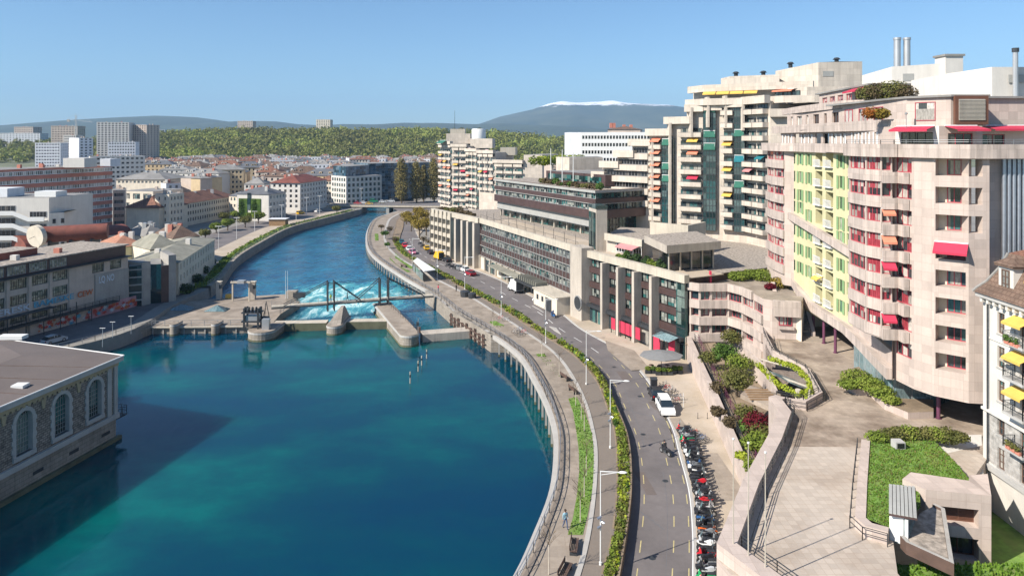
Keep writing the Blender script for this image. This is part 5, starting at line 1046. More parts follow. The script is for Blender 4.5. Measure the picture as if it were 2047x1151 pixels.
mb = MB(); band(mb, [P(1366, 522, 13), P(1395, 522, 13), P(1440, 545, 13), P(1500, 540, 13)], 12.3, 13.2, -.3, 0, 'concrete_pale'); solo('terrace_parapet', mb, 'angular pale parapet on the upper terrace behind the bushes', 'wall')
# three flagpoles in front of the parapet and their bases
for i, (px, pb, ptop) in enumerate(((1466, 1098, 878), (1496, 1122, 886), (1530, 1146, 905))):
    y = F * (H - 7.6) / (pb - HY); x = X(px, y); m_ = MB(); m_.tube((x, y, 6.9), (x, y, Z(ptop, y)), .05, .03, 8, 'concrete_pale'); m_.tube((x, y, Z(ptop, y)), (x, y, Z(ptop, y) + .1), .09, .09, 8, 'paint_white'); m_.bx(x - .15, x + .15, y - .15, y + .15, 6.9, 7.3, 'metal_light')
    solo('flagpole', m_, ('left', 'middle', 'right')[i] + ' one of three tall white flagpoles at the corner of the tiled plaza', 'flagpole', 'tall flagpoles at the plaza corner', smooth=True)
# ---------------------------------------------------------------- raised lawn
LW = [P(*q, 7.85) for q in ((1731, 880), (1800, 874), (1868, 880), (1915, 928), (1950, 972), (1837, 958), (1840, 1012), (1800, 1062), (1775, 1052), (1725, 1032))]
m_ = MB(); m_.poly([(*p, 7.82) for p in LW][::-1], 'grass'); structure('lawn', m_)
m_ = blades([(*p, 7.82) for p in LW], 60, 'grass_blade', .1, seed=5); blades([(*p, 7.82) for p in LW], 7, 'leaf_olive', .14, m_, seed=6); tag(part('grass', m_), 'long green grass on the raised lawn', kind='stuff')
LE = [P(1722, 878, 7.9), P(1714, 960, 7.9), P(1709, 1033, 7.9), P(1730, 1052, 7.9), P(1775, 1064, 7.9)]
m_ = MB(); band(m_, LE, 6.9, 7.95, -.75, 0, 'panel_pink'); solo('lawn_wall', m_, 'pale stone kerb wall round the raised lawn', 'wall')
m_ = MB(); rail(m_, [(*p, 7.0) for p in offs(LE, .35)], 1.0, 1.6, .03, 'metal_dark', 2); solo('lawn_railing', m_, 'thin dark handrail along the raised lawn wall', 'railing')
m_ = MB(); q = P(1797, 895, 7.85); m_.bx(q[0] - .45, q[0] + .45, q[1] - .3, q[1] + .6, 7.8, 8.5, 'trim_stone'); m_.bx(q[0] - .33, q[0] + .33, q[1] - .34, q[1] - .3, 7.95, 8.4, 'glass_dark'); solo('skylight', m_, 'small stone skylight box in the raised lawn', 'skylight')
for i in range(9):
    px = 1755 + i * 20; x, y = P(px, 876 - 6 * math.sin(i * .4), 8.0); shrub('lawn_bush', nth(i + 1) + ' olive green bush from the left in the bed above the raised lawn', (x, y, 8.2), (1.3 - .1 * (i % 3), 1.0, .5 + .12 * (i % 4)), 900, .11, 'leaf_olive' if i % 3 else 'leaf_spring', 120 + i, 'bush', 'shrub bed above the raised lawn')
# pale sloping yard behind the lawn
mb = MB(); mb.poly([(*P(1850, 872, 7.4), 7.4), (*P(1962, 868, 7.2), 7.2), (*P(1968, 990, 6.2), 6.2), (*P(1950, 975, 7.7), 7.6), (*P(1868, 882, 7.8), 7.6)][::-1], 'plaster_white'); m_.v
structure('yard', mb)
mb = MB(); mb.sheet([[(26, y, 2.4), (90, y, 2.4)] for y in (30, 66)], 'grass'); structure('court_lawn', mb)
# beige block with louvred windows
K = Bld('beige_block', 'small two storey beige block with wide brown louvred windows beside the raised lawn', 'building', (36, 57, 2.4))
ka, kb_ = (33.0, 59.2), (33.9, 57.4); kc = (38.6, 56.4)
fk = Fr(kb_, kc); hs = [(.5, fk.len - .9, 5.6, 7.1), (.3, fk.len - .9, 2.9, 4.7)]; K.wall.holes(fk, 0, fk.len, 2.4, 8.35, hs, 1.0, 'panel_pink')
for h in hs: K.win(fk, (h[0] + h[1]) / 2, h[2], window_mesh(h[1] - h[0], h[3] - h[2], 3, 14 if h[2] > 5 else 1, 'frame_brown', 'spandrel_brown' if h[2] > 5 else 'glass_dark', .1), .95)
K.plain(ka, kb_, 2.4, 8.35, 'panel_pink'); K.plain(kc, (41.0, 60.4), 2.4, 8.35, 'panel_pink'); K.wall.poly([(*ka, 8.35), (*kb_, 8.35), (*kc, 8.35), (38.4, 58.9, 8.35), (34.4, 60.4, 8.35)], 'panel_pink'); K.wall.poly([(38.6, 56.4, 8.35), (41.0, 60.4, 8.2), (39.6, 60.6, 8.0), (38.4, 58.9, 8.35)], 'panel_pink'); K.done()
# kiosk with ribbed metal roof
KI = Bld('stair_kiosk', 'little stair kiosk with ribbed grey metal roof on the raised lawn', 'kiosk', (30.5, 55, 7))
r0, r1_ = P(1777, 970, 9.6), P(1830, 975, 9.8); r2, r3 = P(1834, 1040, 9.2), P(1777, 1030, 9.0)
rf = MB(); rf.loft([[(*r0, 9.5), (*r1_, 9.7), (*r1_, 9.85), (*r0, 9.65)], [(*r3, 9.0), (*r2, 9.2), (*r2, 9.35), (*r3, 9.15)]], 'spandrel_brown')
for i in range(7):
    t = i / 7; a = [r0[j] + (r1_[j] - r0[j]) * t for j in (0, 1)]; b = [r3[j] + (r2[j] - r3[j]) * t for j in (0, 1)]; a2 = [r0[j] + (r1_[j] - r0[j]) * (t + .12) for j in (0, 1)]; b2_ = [r3[j] + (r2[j] - r3[j]) * (t + .12) for j in (0, 1)]
    za, zb2 = 9.68 + .2 * t, 9.18 + .2 * t; rf.loft([[(*a, za), (*a2, za), (*a2, za + .07), (*a, za + .07)], [(*b, zb2), (*b2_, zb2), (*b2_, zb2 + .07), (*b, zb2 + .07)]], 'band_grey')
part('roof', rf, KI.t)
c = [(r0[0] + .3, r0[1] - .4), (r1_[0] - .2, r1_[1] - .4), (r2[0] - .35, r2[1] + .5), (r3[0] + .35, r3[1] + .5)]
KI.wall.prism([c[0], c[3], c[2], c[1]], 6.9, 9.1, 'glass_pale'); fk2 = Fr(c[3], c[2]); KI.wall.box(fk2, 0, 1.0, 7, 9.0, .02, .1, 'paint_white'); gr = MB()
for i in range(5): gr.box(fk2, 1.1, fk2.len, 7.2 + i * .4, 7.26 + i * .4, .03, .12, 'paint_white')
for i in range(4): gr.box(fk2, 1.1 + i * (fk2.len - 1.15) / 3, 1.15 + i * (fk2.len - 1.15) / 3, 7, 9.0, .03, .13, 'paint_white')
part('grille', gr, KI.t); KI.done()
gq = [P(*q, 7.7) for q in ((1868, 1008), (1888, 1018), (1906, 1128), (1812, 1085), (1800, 1072), (1842, 1020))]
m_ = MB(); m_.prism([gq[i] for i in (5, 4, 3, 2, 1, 0)][::-1], 7.0, 7.6, 'wood_dark', 'roof_gravel'); band(m_, [gq[0], gq[1], gq[2], gq[3], gq[4]][::-1], 6.9, 7.8, -.25, .03, 'wood_dark', 'concrete_grey'); solo('gravel_roof', m_, 'flat gravel roof with stone rim between kiosk and beige block', 'roof')
m_ = MB(); m_.bx(27.6, 38, 46, 51.8, 2.4, 5.6, 'panel_pink', 'grass'); m_.bx(28.5, 46, 44, 49.6, 2.4, 5.9, 'panel_pink', 'grass'); tag(structure('lower_lawn', m_))
m_ = blades([(28.5, 44, 5.9), (46, 44, 5.9), (46, 49.6, 5.9), (28.5, 49.6, 5.9)], 30, 'grass_blade', .22, seed=8); blades([(27.6, 49, 5.6), (38, 49, 5.6), (38, 51.8, 5.6), (27.6, 51.8, 5.6)], 30, 'grass_blade', .22, m_, seed=9); tag(part('grass', m_), 'grass at the foot of the gravel roof', kind='stuff')
# ================================================================ H. classic house at the right edge
HX = 44.75
Hs = Bld('town_house', 'old white town house with brown mansard roof and yellow awnings at the right edge', 'building', (50, 60, 2.4))
fh = Fr((HX, 66.2), (HX, 46)); LH = fh.len; zc = 22.2
hs = []; spots = [(2.1, .95), (5.1, 1.25), (8.4, 1.25), (11.7, .95), (15, 1.25), (18, 1.25)]
zrow = [19.2, 16.1, 13.0, 9.9, 6.8]
for z in zrow:
    for u, w_ in spots: hs.append((u - w_ / 2, u + w_ / 2, z, z + 1.95)); Hs.win(fh, u, z, window_mesh(w_, 1.95, 2, 3, 'shutter_brown', 'glass_room', .1, None, 'trim_stone'), .2)
Hs.wall.holes(fh, 0, LH, 11.7, zc, [h for h in hs if h[2] > 11.7], .2, 'plaster_white'); Hs.wall.holes(fh, 0, LH, 6.4, 11.7, [h for h in hs if h[2] < 11.7], .2, 'rubble_pale')
Hs.wall.holes(fh, 0, LH, 2.4, 6.4, [], .2, 'plaster_white'); Hs.plain((HX + 12, 66.2), (HX, 66.2), 2.4, zc, 'plaster_white')
tr = MB(); tr.box(fh, -.35, LH, zc, zc + .45, -.3, .75, 'trim_stone'); tr.box(fh, -.2, LH, 11.55, 11.8, -.02, .3, 'plaster_white'); tr.box(fh, -.15, LH, 6.3, 6.75, -.02, .45, 'trim_stone'); tr.box(fh, -.12, .35, 6.7, zc, -.02, .14, 'plaster_white')
for i in range(24): tr.box(fh, .1 + i * .85, .4 + i * .85, zc - .45, zc, .0, .6, 'plaster_white')
for z in (18.4,): tr.box(fh, 0, LH, z, z + .12, .0, .1, 'plaster_white')
part('cornice', tr, Hs.t)
# mansard: flared foot, steep side, low top
sec = [(.95, zc + .42), (.75, zc + .75), (.1, zc + 1.5), (-.75, zc + 3.0), (-1.2, zc + 4.3)]
rf = MB(); rows2 = []
for w_, z in sec: rows2.append([fh.p(-.35 + (.95 - w_) * .8, z, w_), fh.p(LH, z, w_)])
rf.sheet(rows2, 'roof_brown'); e = [fh.p(-.35 + (.95 - w_) * .8, z, w_) for w_, z in sec]; rf.sheet([[p, (p[0] + 12, p[1], p[2])] for p in e], 'roof_brown')
rf.poly([rows2[-1][0], rows2[-1][1], (rows2[-1][1][0] + 6, rows2[-1][1][1], zc + 6.8), (rows2[-1][0][0] + 6, rows2[-1][0][1] - 4, zc + 6.8)], 'roof_tile'); rf.poly([rows2[-1][0], (rows2[-1][0][0] + 6, rows2[-1][0][1] - 4, zc + 6.8), (rows2[-1][0][0] + 12, rows2[-1][0][1], zc + 4.3)], 'roof_tile')
for a, b in zip(e[:-1], e[1:]): rf.tube(a, b, .16, .16, 6, 'roof_grey')
part('roof', rf, Hs.t)
for u in (2.9, 7.6, 12.4):
    dm = MB(); dm.box(fh, u - .95, u + .95, zc + .9, zc + 3.3, -1.6, .1, 'plaster_white'); dm.prism([fh.p(u - 1.2, 0, .35)[:2], fh.p(u + 1.2, 0, .35)[:2], fh.p(u + 1.2, 0, -2.2)[:2], fh.p(u - 1.2, 0, -2.2)[:2]], zc + 3.3, zc + 3.5, 'roof_brown', bottom=True); hip(dm, [fh.p(u - 1.2, 0, .35)[:2], fh.p(u + 1.2, 0, .35)[:2], fh.p(u + 1.2, 0, -2.2)[:2], fh.p(u - 1.2, 0, -2.2)[:2]], zc + 3.5, .9, 'roof_brown')
    o = part('dormer', dm, Hs.t); inst('dormer_window', window_mesh(1.0, 1.9, 2, 3, 'shutter_brown', 'glass_room', .1), o, fh.p(u, zc + 1.15, .16), fh.ang)
    if u > 3: awn(Hs.t, fh, u, zc + 3.2, 2.2, 1.0, .45, 'yellow', .12)
for zi, z in enumerate(zrow[:4]):
    for j, u in enumerate((5.1, 8.4, 15)):
        m_ = MB(); wd = 2.5
        m_.box(fh, u - wd / 2, u + wd / 2, z - .3, z - .08, .0, 1.15, 'trim_stone'); q3 = [fh.p(u - wd / 2 + .05, z - .08, .02), fh.p(u - wd / 2 + .05, z - .08, 1.08), fh.p(u + wd / 2 - .05, z - .08, 1.08), fh.p(u + wd / 2 - .05, z - .08, .02)]
        rail(m_, q3, .95, 1.2, .03, 'metal_dark' if zi else 'rail_metal', 2, .14); part('balcony', m_, Hs.t)
        if (zi + j) % 4 != 3: awn(Hs.t, fh, u, z + 2.25, 2.3, 1.25, .55, 'yellow', .05)
for u, z in ((3.9, 16.3),): awn(Hs.t, fh, u, z + 1.7, 1.3, .9, .6, 'beige', .05)
dp = MB(); dp.tube(fh.p(.6, 6.7, .22), fh.p(.6, zc, .22), .07, .07, 6, 'metal_dark'); part('drainpipe', dp, Hs.t)
# flared retaining foot
ft = MB(); ft.loft([[(HX, 66.0, 2.0), (HX + 5, 66, 2.0), (HX + 5, 66, 6.9), (HX - .1, 66, 6.9)], [(HX, 60, 2), (HX + 5, 60, 2), (HX + 5, 60, 6.3), (HX - .3, 60, 6.3)], [(HX, 52, 2), (HX + 5, 52, 2), (HX + 5, 52, 5.8), (HX - .4, 52, 5.8)], [(HX, 46, 2), (HX + 5, 46, 2), (HX + 5, 46, 5.8), (HX - .4, 46, 5.8)]], 'plaster_white'); part('base_wall', ft, Hs.t)
for u, z, mt in ((5.0, 19.0, 'leaf_green'), (5.2, 9.8, 'leaf_olive'), (8.3, 12.9, 'leaf_green'), (8.3, 9.8, 'leaf_spring')):
    for k in range(3): q = fh.p(u - .6 + .6 * k, z + .55, 1.1); m_ = MB(); blob(m_, q, (.35, .25, .3), 90, .1, mt, rn); m_.box(fh, u - .85 + .6 * k, u - .35 + .6 * k, z + .02, z + .3, .95, 1.2, 'brick_red'); FBN = globals().get('FBN', 0) + 1; solo('flower_box', m_, nth(FBN) + ' flower box with green plants on the balconies of the old white town house', 'flower box', 'flower boxes on the town house balconies')
Hs.done()
# ================================================================ promenade furniture, right bank
m_ = MB()
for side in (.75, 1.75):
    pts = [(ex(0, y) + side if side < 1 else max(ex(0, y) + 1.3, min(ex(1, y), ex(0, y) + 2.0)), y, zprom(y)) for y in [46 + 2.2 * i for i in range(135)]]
    if side < 1:
        fr_ = MB(); rail(fr_, pts, 1.05, 2.2, .035, 'galvanised', 2)
        for a, b in zip(pts[:-1], pts[1:]):
            if a[1] < 150: fr_.tube((a[0], a[1], a[2] + .1), (b[0], b[1], b[2] + 1.0), .018, .018, 3, 'rail_metal', False); fr_.tube((a[0], a[1], a[2] + 1.0), (b[0], b[1], b[2] + .1), .018, .018, 3, 'rail_metal', False)
        solo('quay_railing', fr_, 'long grey steel railing along the river edge of the promenade', 'railing', loc=(0, 46, 0))
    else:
        mb = MB(); mb.sheet([[(p[0] - .12, p[1], p[2] + .006), (p[0] + .02, p[1], p[2] + .006)] for p in pts], 'metal_dark'); mb.sheet([[(p[0] - 1.0, p[1], p[2] + .006), (p[0] - .9, p[1], p[2] + .006)] for p in pts if p[1] < 130], 'metal_dark'); mb.sheet([[(ex(0, p[1]) + .8, p[1], p[2] + .004), (p[0], p[1], p[2] + .004)] for p in pts if p[1] < 150], 'paving_path'); structure('railing_shadow_strip', mb)  # browner strip and dark lines: the railing's shadow painted onto the paving
pile = MB(); pile.bx(-.14, .14, -.14, .14, -1.2, 3.0, 'concrete_grey'); pile.bx(-.16, .16, -.16, .16, -1.2, .5, 'stone_wet'); pm = pile.mesh('pile')
yy = 88; i = 0; PN = [0, 0]
while y and yy < 300:
    if not 131 < yy < 172:
        for dx in (.05,):
            o = D.objects.new('pile', pm); C.objects.link(o); o.location = (ex(0, yy) + dx + .15, yy, -2.9); PN[yy > 131] += 1; tag(o, nth(PN[yy > 131]) + ' concrete pile ' + ('from the near end of the row below the lock' if yy < 131 else 'of the upstream row, counted from the footbridge'), 'pile', 'piles under the promenade ' + ('downstream' if yy < 131 else 'upstream'))
    yy += 2.9; i += 1
mb = MB(); 
# lamp posts with curved arm
def lamp(x, y, z, h, arm, ang, label, group='tall white street lamps on the promenade'):
    t = thing('street_lamp', label, 'street lamp', (x, y, z), ang, group)
    a = MB(); a.tube((0, 0, 0), (0, 0, h), .06, .04, 8, 'lamp_white'); a.tube((0, 0, 0), (0, 0, .25), .13, .13, 8, 'lamp_white'); part('pole', a, t, local=True, smooth=True)
    b = MB(); b.tube((0, 0, h - .05), (arm * .7, 0, h - .12), .05, .04, 6, 'lamp_white'); b.tube((0, 0, h - .35), (arm * .7, 0, h - .14), .03, .03, 6, 'lamp_white'); am = part('arm', b, t, local=True)
    c = MB(); c.lathe([(0, -.09), (.16, -.05), (.2, 0), (.12, .08), (0, .1)], 10, 'lamp_white', (arm * .7 + .35, 0, h - .14), 2.0, 1); part('lamp_head', c, am, local=True, smooth=True)
    d = MB()
    for k, zz in enumerate((h * .52, h * .47, h * .42)): d.tube((.05, -.1, zz), (.3 if k % 2 else -.3, -.25, zz - .1), .09, .12, 8, 'galvanised')
    part('spotlight', d, t, local=True); return t
lp = [(1200.5, 1128, 'nearest'), (1220, 895, 'second'), (1172, 768, 'third'), (1091, 686, 'fourth'), (1002, 628, 'fifth'), (929, 578, 'sixth'), (874, 560, 'seventh'), (824, 531, 'farthest')]
L0 = None
for px, py, nm in lp:
    z = .8
    for _ in range(5): z = zprom(P(px, py, z)[1])
    x, y = P(px, py, z); lab = nm + ' tall white street lamp on the riverside promenade'
    if L0 is None: L0 = lamp(x, y, z, 8.0, 2.2, 0, lab)
    else: dup(L0, (x, y, z), 0, lab)
# young bare trees
def bare_tree(x, y, z, h, seed, label):
    r = random.Random(seed); t = thing('young_tree', label, 'tree', (x, y, z), 0, 'young bare trees on the promenade'); a = MB(); a.tube((x, y, z), (x, y, z + h * .5), .05, .035, 6, 'bark_pale'); a.tube((x, y, z + h * .5), (x + .05, y, z + h * .8), .035, .02, 5, 'bark'); part('trunk', a, t); b = MB()
    for k in range(16):
        a_ = r.uniform(0, 6.3); z0 = z + h * r.uniform(.45, .8); p0 = Vector((x, y, z0)); l = h * r.uniform(.15, .3); p1 = p0 + Vector((math.cos(a_) * l * .7, math.sin(a_) * l * .7, l * .8)); b.tube(p0, p1, .015, .008, 3, 'bark', False)
        for q in range(3): a2 = a_ + r.uniform(-1, 1); pm_ = p0.lerp(p1, r.uniform(.4, .9)); b.tube(pm_, pm_ + Vector((math.cos(a2) * l * .35, math.sin(a2) * l * .35, l * .35)), .008, .005, 3, 'bark', False)
    part('branches', b, t)
for i, (px, py, lab) in enumerate(((1083, 711, 'on the small far lawn'), (1118, 750, 'at the near end of the small lawn'), (1151, 812, 'at the far end of the long lawn'), (1162, 838, 'second along the long lawn'), (1168, 862, 'third along the long lawn'), (1172, 950, 'halfway along the long lawn'), (1168, 993, 'below the middle of the long lawn'), (1160, 1043, 'at the near end of the long lawn'), (1097, 1148, 'on the paving at the bottom edge'), (985, 648, 'on the grass oval by the lock'))):
    x, y = P(px, py, .8); bare_tree(x, y, zprom(y) + .02, 4.2 if i != 8 else 5.0, i, 'young bare tree with pale trunk ' + lab)
# benches
def bench(x, y, z, ang, label):
    t = thing('bench', label, 'bench', (x, y, z), ang, 'wooden benches on the promenade'); a = MB()
    for i in range(5): a.bx(-1.1, 1.1, -.28 + i * .13, -.18 + i * .13, .42, .47, 'wood_dark')
    part('seat', a, t, local=True); b = MB()
    for i in range(3): b.bx(-1.1, 1.1, .36, .4, .55 + i * .14, .65 + i * .14, 'wood_dark')
    part('backrest', b, t, local=True)
    for s in (-1, 1): c = MB(); c.bx(s * .9 - .04, s * .9 + .04, -.25, .38, 0, .42, 'metal_dark'); c.bx(s * .9 - .04, s * .9 + .04, .33, .39, .4, 1.0, 'metal_dark'); part('leg', c, t, local=True)
for px, py, an, lab in ((1149, 1098, 1.4, 'wooden bench near the pedestrian, seen from behind'), (1131, 1149, 1.2, 'wooden bench cut off at the bottom edge'), (1131, 758, 2.0, 'wooden bench at the end of the small lawn'), (1147, 784, 1.9, 'wooden bench above the long lawn'), (808, 534, 2.5, 'distant wooden bench near the bus shelter')):
    z = zprom(P(px, py, .5)[1]); x, y = P(px, py, z); bench(x, y, z, an, lab)
# ================================================================ people
def person(name, label, loc, rz, pose='walk', top='cloth_sky', legs='cloth_jeans', group=None, hair='hair', sc=1.0, helmet=None):
    """one continuous skinned body; hair is a part"""
    J = dict(pel=(0, 0, .95), sp=(0, .02, 1.2), ch=(0, .0, 1.4), nk=(0, 0, 1.52), hd=(0, -.03, 1.66), ht=(0, -.02, 1.76), ls=(.19, 0, 1.42), rs=(-.19, 0, 1.42), le=(.26, .06, 1.15), re=(-.26, -.04, 1.15), lw=(.25, -.1, .92), rw=(-.25, .02, .9), lh=(.25, -.14, .82), rh=(-.25, .0, .8),
             lp=(.1, 0, .92), rp=(-.1, 0, .92), lk=(.11, -.16, .52), rk=(-.11, .04, .5), la=(.11, -.22, .09), ra=(-.11, .3, .14), lf=(.11, -.38, .04), rf=(-.11, .17, .03))
    if pose == 'stand': J.update(lk=(.11, -.02, .5), rk=(-.11, -.02, .5), la=(.11, .02, .08), ra=(-.11, .02, .08), lf=(.12, -.15, .04), rf=(-.12, -.15, .04), rw=(-.22, -.12, .95), rh=(-.2, -.18, .88))
    if pose == 'ride': J.update(pel=(0, .12, .82), sp=(0, .02, 1.05), ch=(0, -.08, 1.27), nk=(0, -.14, 1.38), hd=(0, -.2, 1.5), ht=(0, -.22, 1.6), ls=(.19, -.08, 1.28), rs=(-.19, -.08, 1.28), le=(.3, -.3, 1.12), re=(-.3, -.3, 1.12), lw=(.3, -.55, 1.05), rw=(-.3, -.55, 1.05), lh=(.3, -.62, 1.04), rh=(-.3, -.62, 1.04), lp=(.12, .1, .8), rp=(-.12, .1, .8), lk=(.2, -.3, .66), rk=(-.2, -.3, .66), la=(.17, -.18, .3), ra=(-.17, -.18, .3), lf=(.17, -.34, .26), rf=(-.17, -.34, .26))
    E_ = [('pel', 'sp'), ('sp', 'ch'), ('ch', 'nk'), ('nk', 'hd'), ('hd', 'ht'), ('ch', 'ls'), ('ch', 'rs'), ('ls', 'le'), ('rs', 're'), ('le', 'lw'), ('re', 'rw'), ('lw', 'lh'), ('rw', 'rh'), ('pel', 'lp'), ('pel', 'rp'), ('lp', 'lk'), ('rp', 'rk'), ('lk', 'la'), ('rk', 'ra'), ('la', 'lf'), ('ra', 'rf')]
    RD = dict(pel=.15, sp=.135, ch=.15, nk=.06, hd=.105, ht=.085, ls=.07, rs=.07, le=.048, re=.048, lw=.034, rw=.034, lh=.042, rh=.042, lp=.1, rp=.1, lk=.065, rk=.065, la=.045, ra=.045, lf=.04, rf=.04)
    ks = list(J); me = D.meshes.new(name); me.from_pydata([J[k] for k in ks], [(ks.index(a), ks.index(b)) for a, b in E_], []); me.update()
    o = D.objects.new(name, me); C.objects.link(o); md = o.modifiers.new('skin', 'SKIN'); 
    for i, k in enumerate(ks): v = me.skin_vertices[0].data[i]; v.radius = (RD[k], RD[k] * (.75 if k in ('pel', 'sp', 'ch') else 1)); v.use_root = (k == 'pel')
    md.use_smooth_shade = True; o.modifiers.new('sub', 'SUBSURF').levels = 1; o.modifiers['sub'].render_levels = 1
    dg = bpy.context.evaluated_depsgraph_get(); dg.update(); ev = o.evaluated_get(dg); nm = D.meshes.new_from_object(ev); o.modifiers.clear(); o.data = nm
    for mt in (top, legs, 'skin', 'cloth_black'): nm.materials.append(MATS[mt])
    hz_ = J['nk'][2] + .01; pz = J['pel'][2] + .04
    for p in nm.polygons:
        c = p.center; i = 0
        if c.z > hz_ and abs(c.x) < .16: i = 2
        elif min((c - Vector(J['lh'])).length, (c - Vector(J['rh'])).length) < .1: i = 2
        elif c.z < pz and min(abs(c.x - .1), abs(c.x + .1)) < .13 and not (min((c - Vector(J['lw'])).length, (c - Vector(J['rw'])).length) < .16): i = 1
        if c.z < (.1 if pose != 'ride' else .32) and i == 1: i = 3
        p.material_index = i; p.use_smooth = True
    o.location = loc; o.rotation_euler = (0, 0, rz); o.scale = (sc,) * 3; tag(o, label, 'person', group); BASE[o.name] = Vector(loc)
    h = MB(); hc = J['ht']; h.lathe([(0, .09), (.07, .07), (.11, .01), (.118, -.06), (.09, -.13)], 10, helmet or hair, (hc[0], hc[1] + .015, hc[2] + .0), 1, 1.1); part('helmet' if helmet else 'hair', h, o, smooth=True, local=True)
    return o
x, y = P(1130, 1056, .8); person('person', 'person in a light blue top and dark trousers walking on the promenade', (x, y, .8), .4, 'walk')
x, y = P(912, 582, .2); person('person', 'person in dark clothes standing on the promenade near the footbridge', (x, y, zprom(y)), 1, 'stand', 'cloth_black', 'cloth_black')
x, y = P(876, 583, .2); person('person', 'person in a red top standing where the footbridge meets the promenade', (x, y, zprom(y)), 2, 'stand', 'cloth_red', 'cloth_jeans')
# ================================================================ vehicles
def car(label, x, y, ang, col, kind='car', group=None, z=0.01):
    name = {'car': 'parked_car', 'van': 'van'}[kind]; t = thing(name, label, 'car' if kind == 'car' else 'van', (x, y, z), ang, group); pm = 'paint_' + col + '_gloss'
    L_, W_ = (4.2, 1.74) if kind == 'car' else (4.5, 1.85); b = MB()
    if kind == 'car': prof = [(-2.1, .35), (-2.12, .6), (-2.0, .92), (-1.65, .98), (-1.2, 1.02), (.85, .98), (1.75, .82), (2.05, .62), (2.1, .35)]; cab = [(-1.9, .95), (-1.35, 1.42), (-.2, 1.5), (.35, 1.42), (1.15, .95)]
    else: prof = [(-2.25, .35), (-2.28, .7), (-2.25, 1.05), (-1.6, 1.08), (-1.0, 1.08), (.9, 1.08), (1.9, .98), (2.25, .7), (2.25, .35)]; cab = [(-2.2, 1.05), (-2.1, 1.75), (-1.0, 1.85), (.6, 1.78), (1.35, 1.05)]
    ring = [(x_, .22) for x_, _ in ()]
    def sect(yv, k): return [(px_, yv, (z_ if z_ < .7 else .7 + (z_ - .7) * k)) for px_, z_ in prof] + [(2.0, yv, .24), (-2.0, yv, .24)]
    b.loft([sect(-W_ / 2 + .03, .9), sect(-W_ / 2, .95), sect(-W_ / 2 + .12, 1.0), sect(0, 1.03), sect(W_ / 2 - .12, 1.0), sect(W_ / 2, .95), sect(W_ / 2 - .03, .9)], pm)
    part('body', b, t, local=True, smooth=True)
    c = MB(); wy = W_ / 2 - .1; ty = W_ / 2 - .26
    top_ = max(z_ for _, z_ in cab)
    def cs(y0, y1, s): return [(px_, s * (y0 + (y1 - y0) * (z_ - cab[0][1]) / (top_ - cab[0][1])), z_) for px_, z_ in cab]
    c.loft([cs(wy, ty, -1), [(p[0], p[1] * .97, p[2] + .0) for p in cs(wy, ty, -1)], cs(wy, ty, 1)], 'car_glass'); part('windows', c, t, local=True)
    r = MB(); i0, i1 = cab[1], cab[3]; r.loft([[(i0[0] - .03, s * (ty + .02), i0[1] + .0), (cab[2][0], s * (ty + .01), cab[2][1] + .03), (i1[0] + .05, s * (ty + .02), i1[1] + .0), (i1[0], s * (ty + .02), i1[1] - .06), (i0[0], s * (ty + .02), i0[1] - .06)] for s in (-1, 1)], pm)
    for s in (-1, 1):
        for xx in ((-.45, .05) if kind == 'car' else (-1.2, -.0)): r.box(Fr((0, 0), ang=0), xx, xx + .07, cab[0][1] - .02, top_ - .03, s * (ty + .09) - .03, s * (ty + .09) + .03, pm)
    part('roof', r, t, local=True, smooth=True)
    for sx in (-1, 1):
        for sy in (-1, 1):
            wv = MB(); cx_, cy_ = sx * 1.3, sy * (W_ / 2 - .1); wv.tube((cx_, cy_ - .1, .32), (cx_, cy_ + .1, .32), .32, .32, 14, 'tyre'); wo_ = part('wheel', wv, t, local=True); wv = MB(); wv.tube((cx_, cy_ - .11 if sy < 0 else cy_ + .09, .32), (cx_, cy_ - .09 if sy < 0 else cy_ + .11, .32), .19, .19, 10, 'metal_light'); part('rim', wv, wo_, local=True)
    fx = prof[-2][0] - .06
    for sy in (-1, 1):
        l = MB(); l.bx(fx - .15, fx + .04, sy * .62 - .16, sy * .62 + .16, .6, .74, 'lens'); part('headlight', l, t, local=True); l = MB(); l.bx(prof[1][0] - .01, prof[1][0] + .1, sy * .7 - .1, sy * .7 + .1, .65, .85, 'tail_red'); part('tail_light', l, t, local=True)
        l = MB(); l.bx(.72, .85, sy * (W_ / 2 + .1) - .08, sy * (W_ / 2 + .1) + .08, 1.0, 1.12, pm); part('mirror', l, t, local=True)
    return t
def road_ang(y): return math.atan2(4.0, ex(6, y + 4) - ex(6, y))     # direction away from the camera
def onroad(px, py, z=0): return P(px, py, z)
CARS = [(1330, 826, 'white', 'van', 1, 'white van with roof rack parked at the kerb beside the bicycles'), (1311, 797, 'black', 'car', 1, 'dark car parked just behind the white van'), (803, 491, 'teal', 'car', 0, 'small blue green car in the far bend'), (809, 498, 'red', 'car', 0, 'red car in the far bend of the road'), (818, 505, 'white', 'car', 0, 'white car driving behind the red one in the bend'), (824, 511, 'pink', 'car', 0, 'pinkish car beside the bus shelter'), (853, 503, 'yellow', 'car', 1, 'yellow car parked farthest along the pavement'),
        (861, 511, 'black', 'car', 1, 'black car parked between the yellow car and the yellow van'), (893, 527, 'black', 'car', 1, 'black car parked in front of the yellow van'), (918, 543, 'grey', 'car', 1, 'grey car parked before the white one'), (928, 546, 'white', 'car', 1, 'white car parked between grey and dark red cars'), (940, 554, 'darkred', 'car', 1, 'dark red car parked nearest of its row'), (1078, 610, 'white', 'car', 1, 'white car parked behind the pink and white box van')]
for px, py, col, kd, facing, lab in CARS:
    x, y = P(px, py - 4, 0); car(lab, x, y, road_ang(y) + (math.pi if kd == 'van' or not facing else 0), col, kd)
